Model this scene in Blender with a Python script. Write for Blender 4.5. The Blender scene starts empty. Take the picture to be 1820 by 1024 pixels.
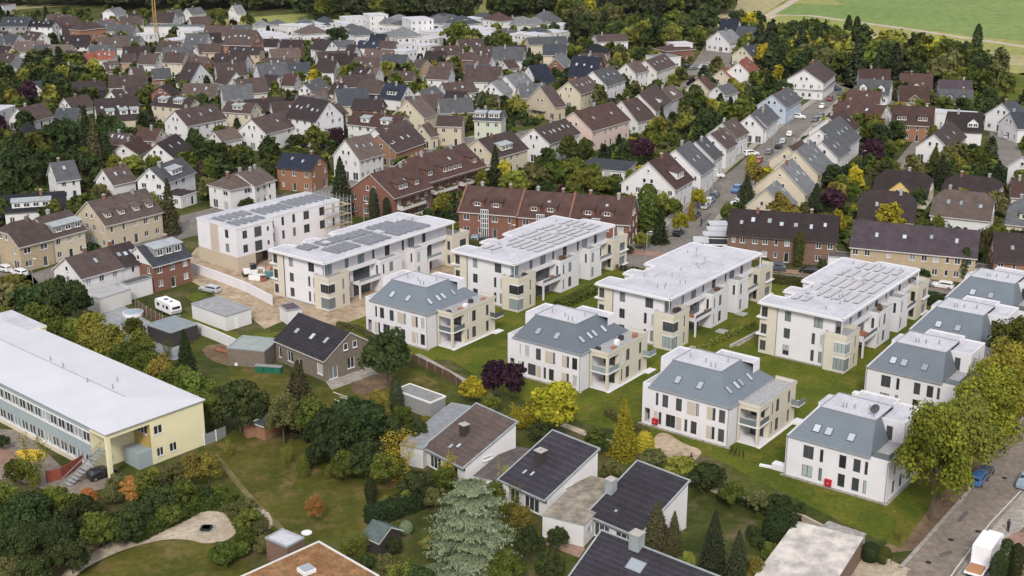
import bpy, math, random
import numpy as np
from mathutils import Vector, Matrix
R = math.radians
SC = bpy.context.scene
COL = SC.collection
# ---------------------------------------------------------------- camera, world, sun, exposure
F_PX, HOR, CAM_H = 2300.0, -240.0, 79.9          # focal length in photo pixels, horizon row, camera height
PITCH = math.atan((512 - HOR) / F_PX)
cam_d = bpy.data.cameras.new('camera'); cam = bpy.data.objects.new('camera', cam_d); COL.objects.link(cam)
cam_d.sensor_width = 36; cam_d.lens = F_PX / 1820 * 36; cam_d.clip_start = 1; cam_d.clip_end = 6000
cam.location = (0, 0, CAM_H); cam.rotation_euler = (math.pi / 2 - PITCH, 0, 0)
SC.camera = cam
w = bpy.data.worlds.new('World'); SC.world = w; w.use_nodes = True
SUN_EL, SUN_AZ = 40.0, -176.0                     # azimuth: degrees clockwise from +Y
nt = w.node_tree; nt.nodes.clear()
sky = nt.nodes.new('ShaderNodeTexSky'); sky.sky_type = 'NISHITA'; sky.sun_disc = False
sky.sun_elevation = R(SUN_EL); sky.sun_rotation = R(SUN_AZ); sky.air_density = 1.0; sky.dust_density = 4.0; sky.ozone_density = 1.0
mixw = nt.nodes.new('ShaderNodeMixRGB'); mixw.inputs[0].default_value = 0.72; mixw.inputs[2].default_value = (7.0, 7.0, 7.6, 1)
bg = nt.nodes.new('ShaderNodeBackground'); bg.inputs[1].default_value = 0.12
wo = nt.nodes.new('ShaderNodeOutputWorld')
nt.links.new(sky.outputs[0], mixw.inputs[1]); nt.links.new(mixw.outputs[0], bg.inputs[0]); nt.links.new(bg.outputs[0], wo.inputs[0])
sd = bpy.data.lights.new('sun', 'SUN'); sd.energy = 1.9; sd.angle = R(12); sd.color = (1, 0.95, 0.87)
so = bpy.data.objects.new('sun', sd); COL.objects.link(so)
az = R(SUN_AZ); el = R(SUN_EL)
sdir = Vector((math.sin(az) * math.cos(el), math.cos(az) * math.cos(el), math.sin(el)))
so.rotation_euler = sdir.to_track_quat('Z', 'Y').to_euler(); so.location = (0, 0, 300)
SC.view_settings.view_transform = 'Standard'; SC.view_settings.look = 'None'
SC.view_settings.exposure = 0.4; SC.view_settings.gamma = 1.0
SC.cycles.max_bounces = 4; SC.cycles.diffuse_bounces = 2; SC.cycles.glossy_bounces = 2; SC.cycles.transmission_bounces = 2; SC.cycles.transparent_max_bounces = 4
SC.cycles.use_denoising = True; SC.cycles.caustics_reflective = False; SC.cycles.caustics_refractive = False

# ---------------------------------------------------------------- pixel of the photo -> point of the place
COSP, SINP = math.cos(PITCH), math.sin(PITCH)
def P(px, py, z=0.0):
    a = (px - 910) / F_PX; b = (py - 512) / F_PX
    d = (a, COSP - b * SINP, -SINP - b * COSP)
    t = (z - CAM_H) / d[2]
    return np.array([d[0] * t, d[1] * t])
def PX(x, y, z=0.0):                             # point -> pixel (for labels and culling only)
    dx, dy, dz = x, y, z - CAM_H
    Z = dy * COSP - dz * SINP; Y = dy * SINP + dz * COSP
    return 910 + F_PX * dx / Z, 512 - F_PX * Y / Z
TILE = {}
for j, oy in enumerate((0, 250, 500, 764)):
    for i, ox in enumerate((0, 450, 900, 1350)):
        TILE['%d%d' % (j, i)] = (ox, oy, 3.872 if i == 3 else 3.939)
def T(t, x, y):
    if t is None: return x, y
    o = TILE[t]; return o[0] + x / o[2], o[1] + y / o[2]

# ---------------------------------------------------------------- materials
def newmat(name):
    m = bpy.data.materials.new(name); m.use_nodes = True
    n = m.node_tree.nodes; b = n['Principled BSDF']; return m, m.node_tree, n, b
def noise_col(ntr, c1, c2, scale, detail=3, coord='Object', rough=0.6, lo=0.35, hi=0.65):
    N = ntr.nodes; L = ntr.links
    tc = N.new('ShaderNodeTexCoord'); no = N.new('ShaderNodeTexNoise'); no.inputs['Scale'].default_value = scale
    no.inputs['Detail'].default_value = detail; no.inputs['Roughness'].default_value = rough
    cr = N.new('ShaderNodeValToRGB'); cr.color_ramp.elements[0].position = lo; cr.color_ramp.elements[1].position = hi
    cr.color_ramp.elements[0].color = (*c1, 1); cr.color_ramp.elements[1].color = (*c2, 1)
    L.new(tc.outputs[coord], no.inputs['Vector']); L.new(no.outputs['Fac'], cr.inputs['Fac'])
    return cr.outputs['Color']
def mul(ntr, a, b, fac=1.0, mode='MULTIPLY'):
    m = ntr.nodes.new('ShaderNodeMixRGB'); m.blend_type = mode; m.inputs[0].default_value = fac
    for k, v in ((1, a), (2, b)):
        if isinstance(v, tuple): m.inputs[k].default_value = (*v, 1)
        else: ntr.links.new(v, m.inputs[k])
    return m.outputs[0]
def objrand(ntr, lo, hi):
    N = ntr.nodes; oi = N.new('ShaderNodeObjectInfo'); mr = N.new('ShaderNodeMapRange')
    mr.inputs['To Min'].default_value = lo; mr.inputs['To Max'].default_value = hi
    ntr.links.new(oi.outputs['Random'], mr.inputs['Value']); return mr.outputs[0]
MATS = {}
def plain(name, c, rough=0.6, var=0.12, scale=1.2, spec=0.3, metal=0.0):
    if name in MATS: return MATS[name]
    m, t, n, b = newmat(name)
    c2 = tuple(max(0, x * (1 - var)) for x in c); c1 = tuple(min(1, x * (1 + var * 0.6)) for x in c)
    col = noise_col(t, c2, c1, scale, 5)
    t.links.new(col, b.inputs['Base Color']); b.inputs['Roughness'].default_value = rough
    b.inputs['Specular IOR Level'].default_value = spec; b.inputs['Metallic'].default_value = metal
    MATS[name] = m; return m
def wallmat(name, c, brick=False):
    if name in MATS: return MATS[name]
    m, t, n, b = newmat(name)
    N, L = t.nodes, t.links
    big = noise_col(t, tuple(x * 0.93 for x in c), c, 0.35, 5, lo=0.3, hi=0.6)
    tc = N.new('ShaderNodeTexCoord'); mp = N.new('ShaderNodeMapping'); mp.inputs['Scale'].default_value = (3.5, 3.5, 0.25)
    no = N.new('ShaderNodeTexNoise'); no.inputs['Scale'].default_value = 1.0; no.inputs['Detail'].default_value = 4
    L.new(tc.outputs['Object'], mp.inputs[0]); L.new(mp.outputs[0], no.inputs['Vector'])
    cr = N.new('ShaderNodeValToRGB'); cr.color_ramp.elements[0].position = 0.25; cr.color_ramp.elements[0].color = (0.975, 0.973, 0.965, 1)
    cr.color_ramp.elements[1].position = 0.55; cr.color_ramp.elements[1].color = (1, 1, 1, 1)
    L.new(no.outputs['Fac'], cr.inputs[0])
    col = mul(t, big, cr.outputs[0])
    if brick:
        sx = N.new('ShaderNodeSeparateXYZ'); L.new(tc.outputs['Object'], sx.inputs[0])
        ad = N.new('ShaderNodeMath'); ad.operation = 'ADD'; L.new(sx.outputs[0], ad.inputs[0]); L.new(sx.outputs[1], ad.inputs[1])
        cb = N.new('ShaderNodeCombineXYZ'); L.new(ad.outputs[0], cb.inputs[0]); L.new(sx.outputs[2], cb.inputs[1])
        bt = N.new('ShaderNodeTexBrick'); bt.inputs['Scale'].default_value = 1.0; bt.inputs['Brick Width'].default_value = 0.5; bt.inputs['Row Height'].default_value = 0.16
        bt.inputs['Mortar Size'].default_value = 0.02; bt.inputs['Color1'].default_value = (1, 1, 1, 1); bt.inputs['Color2'].default_value = (0.72, 0.72, 0.72, 1); bt.inputs['Mortar'].default_value = (1.15, 1.2, 1.2, 1)
        L.new(cb.outputs[0], bt.inputs['Vector']); col = mul(t, col, bt.outputs['Color'])
    L.new(col, b.inputs['Base Color']); b.inputs['Roughness'].default_value = 0.85; b.inputs['Specular IOR Level'].default_value = 0.2
    MATS[name] = m; return m
def roofmat(name, c, rough=0.8, row=0.33, amp=0.75, lichen=0.5, var=(0.72, 1.12)):
    c = tuple(x * 0.76 for x in c)
    if name in MATS: return MATS[name]
    m, t, n, b = newmat(name); N, L = t.nodes, t.links
    tc = N.new('ShaderNodeTexCoord')
    sx = N.new('ShaderNodeSeparateXYZ'); L.new(tc.outputs['Object'], sx.inputs[0])
    def saw(src, per):
        d = N.new('ShaderNodeMath'); d.operation = 'DIVIDE'; d.inputs[1].default_value = per; L.new(src, d.inputs[0])
        f = N.new('ShaderNodeMath'); f.operation = 'FRACT'; L.new(d.outputs[0], f.inputs[0]); return f.outputs[0]
    rz = saw(sx.outputs[2], row)
    cr = N.new('ShaderNodeValToRGB'); e = cr.color_ramp.elements
    e[0].position = 0.0; e[0].color = (amp, amp, amp, 1); e[1].position = 0.3; e[1].color = (1, 1, 1, 1)
    L.new(rz, cr.inputs[0])
    big = noise_col(t, tuple(x * var[0] for x in c), tuple(x * var[1] for x in c), 0.5, 6, lo=0.3, hi=0.7)
    fl = 0.8 if var[0] < .9 else .95
    fine = noise_col(t, (fl, fl, fl), (1.1, 1.1, 1.1) if fl < .9 else (1.02, 1.02, 1.02), 3.5, 2)
    col = mul(t, mul(t, big, cr.outputs[0]), fine)
    if lichen:
        li = noise_col(t, (1, 1, 1), (1.35, 1.35, 1.2), 1.6, 6, lo=0.55, hi=0.8); col = mul(t, col, li, lichen)
    orr = objrand(t, 0.8, 1.2)
    vm = N.new('ShaderNodeVectorMath'); vm.operation = 'SCALE'; L.new(col, vm.inputs[0]); L.new(orr, vm.inputs['Scale'])
    L.new(vm.outputs[0], b.inputs['Base Color']); b.inputs['Roughness'].default_value = rough; b.inputs['Specular IOR Level'].default_value = 0.15
    bp = N.new('ShaderNodeBump'); bp.inputs['Strength'].default_value = 0.5; bp.inputs['Distance'].default_value = 0.05
    L.new(rz, bp.inputs['Height']); L.new(bp.outputs[0], b.inputs['Normal'])
    MATS[name] = m; return m
def roofmembrane(name, c):
    m, t, n, b = newmat(name); N, L = t.nodes, t.links; tc = N.new('ShaderNodeTexCoord'); sx = N.new('ShaderNodeSeparateXYZ'); L.new(tc.outputs['Object'], sx.inputs[0])
    big = noise_col(t, tuple(x * .80 for x in c), c, 0.28, 6, lo=.32, hi=.58); fine = noise_col(t, (.9, .9, .9), (1.03, 1.03, 1.03), 2.2, 5); col = mul(t, big, fine)
    for ax, per in ((0, 1.6), (1, 7.5)):
        d = N.new('ShaderNodeMath'); d.operation = 'DIVIDE'; d.inputs[1].default_value = per; L.new(sx.outputs[ax], d.inputs[0]); f = N.new('ShaderNodeMath'); f.operation = 'FRACT'; L.new(d.outputs[0], f.inputs[0])
        cr = N.new('ShaderNodeValToRGB'); cr.color_ramp.elements[0].position = 0; cr.color_ramp.elements[0].color = (.84, .84, .84, 1); cr.color_ramp.elements[1].position = .08 if ax == 0 else .02; cr.color_ramp.elements[1].color = (1, 1, 1, 1); L.new(f.outputs[0], cr.inputs[0]); col = mul(t, col, cr.outputs[0])
    L.new(col, b.inputs['Base Color']); b.inputs['Roughness'].default_value = .75; b.inputs['Specular IOR Level'].default_value = .2; MATS[name] = m; return m
W = {
 'white': wallmat('white_render', (0.66, 0.655, 0.66)), 'offwhite': wallmat('offwhite_render', (0.60, 0.58, 0.55)),
 'cream': wallmat('cream_render', (0.58, 0.52, 0.40)), 'beige': wallmat('beige_render', (0.50, 0.43, 0.33)),
 'peach': wallmat('peach_render', (0.55, 0.40, 0.31)), 'tan': wallmat('tan_render', (0.38, 0.28, 0.19)),
 'yellow': wallmat('yellow_render', (0.66, 0.50, 0.17)), 'paleyellow': wallmat('pale_yellow_render', (0.74, 0.69, 0.45)),
 'pink': wallmat('pink_render', (0.60, 0.47, 0.42)), 'blue': wallmat('light_blue_render', (0.42, 0.50, 0.58)),
 'green': wallmat('pale_green_render', (0.50, 0.54, 0.44)), 'grey': wallmat('grey_render', (0.28, 0.28, 0.28)),
 'dark': wallmat('dark_cladding', (0.05, 0.045, 0.045)), 'brick': wallmat('red_brick', (0.22, 0.108, 0.08), True),
 'orange': wallmat('orange_brick', (0.30, 0.16, 0.10), True), 'brown': wallmat('brown_brick', (0.20, 0.125, 0.095), True),
 'greybrick': wallmat('grey_brick', (0.20, 0.165, 0.135), True), 'sandbrick': wallmat('sand_brick', (0.44, 0.35, 0.24), True),
 'newwhite': wallmat('new_white_render', (0.69, 0.68, 0.705)), 'newcream': wallmat('new_cream_render', (0.60, 0.555, 0.46)),
}
WN = {'white': 'white', 'offwhite': 'off-white', 'cream': 'cream', 'beige': 'beige', 'peach': 'peach', 'tan': 'tan', 'yellow': 'yellow', 'paleyellow': 'pale yellow',
      'pink': 'pale pink', 'blue': 'light blue', 'green': 'pale green', 'grey': 'grey', 'dark': 'dark-clad', 'brick': 'red brick', 'orange': 'orange brick', 'brown': 'brown brick',
      'greybrick': 'grey brick', 'sandbrick': 'sandy brick'}
RF = {
 'brown': roofmat('brown_tiles', (0.104, 0.076, 0.070)), 'dkbrown': roofmat('dark_brown_tiles', (0.056, 0.042, 0.043)),
 'redbrown': roofmat('reddish_brown_tiles', (0.104, 0.061, 0.054)), 'taupe': roofmat('taupe_tiles', (0.16, 0.122, 0.108)),
 'grey': roofmat('grey_tiles', (0.13, 0.135, 0.145)), 'ltgrey': roofmat('light_grey_tiles', (0.24, 0.25, 0.26)),
 'slate': roofmat('slate_tiles', (0.075, 0.085, 0.10)), 'black': roofmat('black_tiles', (0.026, 0.027, 0.033)),
 'navy': roofmat('navy_tiles', (0.032, 0.038, 0.06)), 'purple': roofmat('purple_brown_tiles', (0.10, 0.078, 0.09), lichen=0),
 'red': roofmat('red_tiles', (0.36, 0.12, 0.085)), 'green': roofmat('green_grey_metal', (0.13, 0.17, 0.165), row=3, amp=.95),
 'villa': roofmat('villa_slate', (0.175, 0.205, 0.235), rough=0.6, row=0.3, amp=0.92, lichen=0, var=(0.93, 1.03)), 'anthracite': roofmat('anthracite_tiles', (0.05, 0.045, 0.056), row=0.34, amp=1.6, lichen=0.3),
}
RN = {'brown': 'brown', 'dkbrown': 'dark brown', 'redbrown': 'reddish-brown', 'taupe': 'taupe', 'grey': 'grey', 'ltgrey': 'light grey', 'slate': 'slate-blue', 'black': 'black',
      'navy': 'navy', 'purple': 'purple-brown', 'red': 'red', 'green': 'green-grey'}
M_FR_W = plain('white_frame', (0.75, 0.75, 0.75), 0.4, 0.03); M_FR_D = plain('grey_frame', (0.10, 0.10, 0.105), 0.4, 0.05)
M_FASCIA = plain('fascia_board', (0.55, 0.54, 0.52), 0.6, 0.1); M_FASCIA_D = plain('dark_fascia', (0.08, 0.07, 0.07), 0.6, 0.1)
M_METAL = plain('zinc_sheet', (0.30, 0.33, 0.34), 0.4, 0.15, 0.8, 0.5); M_SHUT = plain('roller_shutter', (0.42, 0.42, 0.43), 0.5, 0.05)
M_CONC = plain('concrete', (0.40, 0.38, 0.35), 0.9, 0.2); M_ROOFW = roofmembrane('white_roof_membrane', (0.50, 0.50, 0.53))
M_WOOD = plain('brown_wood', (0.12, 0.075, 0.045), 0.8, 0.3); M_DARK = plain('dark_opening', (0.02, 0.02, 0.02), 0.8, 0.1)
M_GRAVEL = plain('roof_gravel', (0.30, 0.28, 0.25), 0.95, 0.35, 2.0)
def glassmat(name, c, rough=0.08, var=(0.5, 1.6)):
    m, t, n, b = newmat(name); r = objrand(t, *var); vm = t.nodes.new('ShaderNodeVectorMath'); vm.operation = 'SCALE'; vm.inputs[0].default_value = c
    t.links.new(r, vm.inputs['Scale']); t.links.new(vm.outputs[0], b.inputs['Base Color']); b.inputs['Roughness'].default_value = rough; b.inputs['Specular IOR Level'].default_value = 0.5
    MATS[name] = m; return m
M_GLASS = glassmat('window_glass', (0.045, 0.05, 0.055)); M_SKYL = glassmat('skylight_glass', (0.35, 0.39, 0.43), 0.1, (0.6, 1.3))  # skylight panes: pale sky reflection put into the base colour
M_GLASS2 = glassmat('pale_glass', (0.24, 0.28, 0.28), 0.1)
M_BALG = glassmat('balcony_glass', (0.16, 0.19, 0.20), 0.1)

# ---------------------------------------------------------------- mesh helpers
class MB:
    def __init__(s): s.v = []; s.f = []; s.m = []
    def q(s, pts, m=0):
        i = len(s.v); s.v += [tuple(p) for p in pts]; s.f.append(tuple(range(i, i + len(pts)))); s.m.append(m); return s
    def box(s, x0, x1, y0, y1, z0, z1, m=0, bottom=True, top=None):
        a, b, c, d = (x0, y0), (x1, y0), (x1, y1), (x0, y1)
        for p, q_ in ((a, b), (b, c), (c, d), (d, a)):
            s.q([(*p, z0), (*q_, z0), (*q_, z1), (*p, z1)], m)
        s.q([(*a, z1), (*b, z1), (*c, z1), (*d, z1)], m if top is None else top)
        if bottom: s.q([(*d, z0), (*c, z0), (*b, z0), (*a, z0)], m)
        return s
    def prism(s, prof, x0, x1, mside=0, mend=0, axis='x'):  # profile in (y,z), run along x
        n = len(prof)
        for i in range(n):
            a, b = prof[i], prof[(i + 1) % n]; mm = mside[i] if isinstance(mside, (list, tuple)) else mside
            s.q([(x0, *b), (x1, *b), (x1, *a), (x0, *a)], mm)
        s.q([(x0, *p) for p in prof], mend); s.q([(x1, *p) for p in reversed(prof)], mend); return s
    def poly(s, pts, z0, z1, m=0, top=None):        # outline in (x,y), counter-clockwise
        n = len(pts)
        for i in range(n):
            a, b = pts[i], pts[(i + 1) % n]
            s.q([(*a, z0), (*b, z0), (*b, z1), (*a, z1)], m)
        s.q([(*p, z1) for p in pts], m if top is None else top); s.q([(*p, z0) for p in reversed(pts)], m); return s
    def cyl(s, x, y, z0, z1, r0, r1=None, n=8, m=0):
        r1 = r0 if r1 is None else r1
        A = [(x + r0 * math.cos(2 * math.pi * i / n), y + r0 * math.sin(2 * math.pi * i / n), z0) for i in range(n)]
        B = [(x + r1 * math.cos(2 * math.pi * i / n), y + r1 * math.sin(2 * math.pi * i / n), z1) for i in range(n)]
        for i in range(n): s.q([A[i], A[(i + 1) % n], B[(i + 1) % n], B[i]], m)
        s.q(B, m); s.q(A[::-1], m); return s
    def tube(s, p, q, r, r2=None, n=6, m=0):
        p, q = Vector(p), Vector(q); d = (q - p).normalized(); u = d.orthogonal().normalized(); w_ = d.cross(u); r2 = r if r2 is None else r2
        A = [p + (u * math.cos(2 * math.pi * i / n) + w_ * math.sin(2 * math.pi * i / n)) * r for i in range(n)]
        B = [q + (u * math.cos(2 * math.pi * i / n) + w_ * math.sin(2 * math.pi * i / n)) * r2 for i in range(n)]
        for i in range(n): s.q([A[i], A[(i + 1) % n], B[(i + 1) % n], B[i]], m)
        s.q(B, m); s.q(A[::-1], m); return s
    def wall(s, a, b, z0, z1, ops=(), depth=0.14, m=0, mr=None):
        """vertical wall a->b (outside on the right hand of a->b), ops=(s0,s1,z0,z1) real openings with reveals"""
        a, b = np.array(a, float), np.array(b, float); L = np.linalg.norm(b - a); d = (b - a) / L; n = np.array([d[1], -d[0]])
        mr = m if mr is None else mr
        xs = sorted({0, L, *[o[0] for o in ops], *[o[1] for o in ops]}); zs = sorted({z0, z1, *[o[2] for o in ops], *[o[3] for o in ops]})
        pt = lambda x, z, off=0: (*(a + d * x - n * off), z)
        for i in range(len(xs) - 1):
            for j in range(len(zs) - 1):
                cx, cz = (xs[i] + xs[i + 1]) / 2, (zs[j] + zs[j + 1]) / 2
                if any(o[0] < cx < o[1] and o[2] < cz < o[3] for o in ops): continue
                s.q([pt(xs[i], zs[j]), pt(xs[i + 1], zs[j]), pt(xs[i + 1], zs[j + 1]), pt(xs[i], zs[j + 1])], m)
        for o in ops:
            dp = o[4] if len(o) > 4 else depth
            c = [(o[0], o[2]), (o[1], o[2]), (o[1], o[3]), (o[0], o[3])]
            for i in range(4):
                p, q_ = c[i], c[(i + 1) % 4]; s.q([pt(*q_), pt(*p), pt(*p, dp), pt(*q_, dp)][::-1], mr)
        return s
    def mesh(s, name, mats):
        me = bpy.data.meshes.new(name); me.from_pydata(s.v, [], s.f)
        for m in mats: me.materials.append(m)
        me.polygons.foreach_set('material_index', s.m); me.update(); return me
def link(name, me, parent=None, loc=(0, 0, 0), rz=0.0):
    o = bpy.data.objects.new(name, me); COL.objects.link(o); o.location = loc; o.rotation_euler = (0, 0, rz)
    if parent is not None: o.parent = parent
    return o
def build(mb, name, mats, parent=None, loc=(0, 0, 0), rz=0.0):
    return link(name, mb.mesh(name, mats if isinstance(mats, (list, tuple)) else [mats]), parent, loc, rz)
THINGS = []                                        # (object, look phrase, category, group, fixed label)
def thing(o, look, cat, group=None, fixed=None, z=0.0):
    o['category'] = cat
    if group: o['group'] = group
    THINGS.append((o, look, cat, fixed)); return o
def empty(name, loc, rz=0.0):
    o = bpy.data.objects.new(name, None); COL.objects.link(o); o.location = loc; o.rotation_euler = (0, 0, rz); o.empty_display_size = 0.5; return o
def structure(o, kind='structure'): o['kind'] = kind; return o
_cache = {}
def window_mesh(w, h, st):
    k = (round(w, 2), round(h, 2), st)
    if k in _cache: return _cache[k]
    mb = MB(); f = 0.07; fr, gl = {'w': (M_FR_W, M_GLASS), 'd': (M_FR_D, M_GLASS), 's': (M_FR_W, M_SHUT), 'h': (M_FR_D, M_SHUT), 'p': (M_FR_W, M_GLASS2), 'g': (M_FR_D, M_GLASS2)}[st]
    if st == 'h':                                   # half-lowered roller shutter over glass
        fr, gl, sh = M_FR_D, M_GLASS, M_SHUT
    x0, x1 = -w / 2, w / 2
    mb.box(x0, x0 + f, -0.05, 0.03, 0, h); mb.box(x1 - f, x1, -0.05, 0.03, 0, h); mb.box(x0 + f, x1 - f, -0.05, 0.03, 0, f); mb.box(x0 + f, x1 - f, -0.05, 0.03, h - f, h)
    mb.q([(x0 + f, 0, f), (x1 - f, 0, f), (x1 - f, 0, h - f), (x0 + f, 0, h - f)], 1)
    if w > 1.0 and st != 's':
        n = 2 if w < 1.9 else 3
        for i in range(1, n):
            c = x0 + w * i / n; mb.box(c - 0.04, c + 0.04, -0.045, 0.02, f, h - f)
    if st == 'h': mb.box(x0 + f, x1 - f, -0.035, 0.0, h * 0.45, h - f, 2)
    if st in 'wsp': mb.box(x0 - 0.05, x1 + 0.05, -0.2, 0.0, -0.06, 0.0, 0)
    me = mb.mesh('window', [fr, gl] + ([M_SHUT] if st == 'h' else [])); _cache[k] = me; return me
def put_window(par, x, y, z, ang, w, h, st='w', inset=0.1, name='window'):
    """ang: direction (radians, local) of the outward normal; window sits inset behind the wall face"""
    nx, ny = math.cos(ang), math.sin(ang)
    return link(name, window_mesh(w, h, st), par, (x - nx * inset, y - ny * inset, z), ang + math.pi / 2)
# ---------------------------------------------------------------- houses
FOOT = []                                          # footprints (polygon corners) that trees keep clear of
def frame_from(B, C, A, z, depth=None, clamp=(6.5, 14)):
    """three photo pixels of the eaves (gable-side corner, near corner, far corner) at height z -> origin, angle, length, depth"""
    c = P(*C, z); a = P(*A, z); x = a - c; L = float(np.linalg.norm(x)); d = x / L
    left = np.array([-d[1], d[0]])
    if depth is None:
        b = P(*B, z) - c; dep = float(b @ left)
        s = 1 if dep > 0 else -1; D = min(max(abs(dep), clamp[0]), clamp[1])
    else:
        D = abs(depth); s = 1 if (left[1] > 0) == (depth > 0) else -1
    if s > 0: O, ang = c, math.atan2(d[1], d[0])
    else: O, ang = a, math.atan2(-d[1], -d[0])
    return O, ang, L, D
def slope_item(mb, x0, x1, y0, y1, he, tn, h0, m, m2):
    pass
def skylight(par, x, y, zr, tn, w=0.8, h=1.2, st=0):
    """roof window lying on the front slope; y = distance in from the eave wall"""
    k = ('sky', round(tn, 2), w, h, st)
    if k not in _cache:
        c, s = 1 / math.hypot(1, tn), tn / math.hypot(1, tn)
        def tr(px, py, pz): return (px, py * c - pz * s, py * s + pz * c)
        mb = MB(); t = MB(); t.box(-w / 2, w / 2, 0, h, -0.05, 0.09, 0, top=0)
        t.q([(-w / 2 + .1, .1, .1), (w / 2 - .1, .1, .1), (w / 2 - .1, h - .1, .1), (-w / 2 + .1, h - .1, .1)], 1)
        mb.v = [tr(*p) for p in t.v]; mb.f = t.f; mb.m = t.m
        _cache[k] = mb.mesh('skylight', [M_FR_D, M_SKYL])
    return link('skylight', _cache[k], par, (x, y, zr))
def dormer(par, kind, x, y, zr, tn, w, wm, rm, hd=1.35, st='w', metal=False, nwin=1):
    """dormer standing on the front slope: its front wall at distance y from the eave wall, roof height there = zr"""
    mb = MB(); roof = M_METAL if metal else rm
    if kind == 'shed':
        ts = tn * 0.22; run = hd / (tn - ts) if tn > ts else 3
        z1 = zr + hd
        mb.q([(-w/2, 0, zr - .1), (w/2, 0, zr - .1), (w/2, 0, z1), (-w/2, 0, z1)], 0)
        for s in (-1, 1):
            p = [(s*w/2, 0, zr - .1), (s*w/2, 0, z1), (s*w/2, run, z1 + ts*run)]
            mb.q(p if s < 0 else p[::-1], 0)
        o = .25
        a, b_ = z1 - ts*o, z1 + ts*(run + .1)
        mb.prism([(-o, a), (run + .1, b_), (run + .1, b_ + .14), (-o, a + .14)], -w/2 - o, w/2 + o, 1, 1)
    else:                                           # gabled dormer
        hp = w / 2 * 0.85; run = (hd + hp) / tn; r0 = hd / tn; z1 = zr + hd
        mb.q([(-w/2, 0, zr - .1), (w/2, 0, zr - .1), (w/2, 0, z1), (0, 0, z1 + hp), (-w/2, 0, z1)], 0)
        for s in (-1, 1):
            p = [(s*w/2, 0, zr - .1), (s*w/2, 0, z1), (s*w/2, r0, z1)]
            mb.q(p if s < 0 else p[::-1], 0)
            o = .2
            e0 = (s*(w/2 + o), -o, z1 - .85*o + .1); e1 = (s*(w/2 + o), r0 - .85*o/tn + .1, z1 - .85*o + .1); p0 = (0, -o, z1 + hp + .1); p1 = (0, run, z1 + hp + .1)
            q_ = [e0, e1, p1, p0]; mb.q(q_ if s > 0 else q_[::-1], 1)
            mb.q([(a_[0], a_[1], a_[2] - .12) for a_ in (q_ if s < 0 else q_[::-1])], 1)
            mb.q([e0, p0, (p0[0], p0[1], p0[2] - .12), (e0[0], e0[1], e0[2] - .12)][::s], 1)
    d = build(mb, 'dormer', [wm, roof], par, (x, y, 0))
    ww = min(1.3, (w - .3) / nwin - .15)
    for i in range(nwin):
        cx = (i - (nwin - 1) / 2) * (w - .2) / nwin
        put_window(d, cx, 0, zr + .15, -math.pi / 2, ww, hd - .35, st, inset=-0.06)
    return d
def chimney(par, x, y, z0, z1, w=0.7, d=0.7, m=None, cap=None):
    mb = MB(); mb.box(x - w/2, x + w/2, y - d/2, y + d/2, z0, z1); mb.box(x - w/2 - .08, x + w/2 + .08, y - d/2 - .08, y + d/2 + .08, z1, z1 + .12, 1)
    mb.cyl(x, y, z1 + .12, z1 + .35, .12, .1, 6, 1)
    return build(mb, 'chimney', [m or W['brick'], cap or M_CONC], par)
_hc = 0
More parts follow.
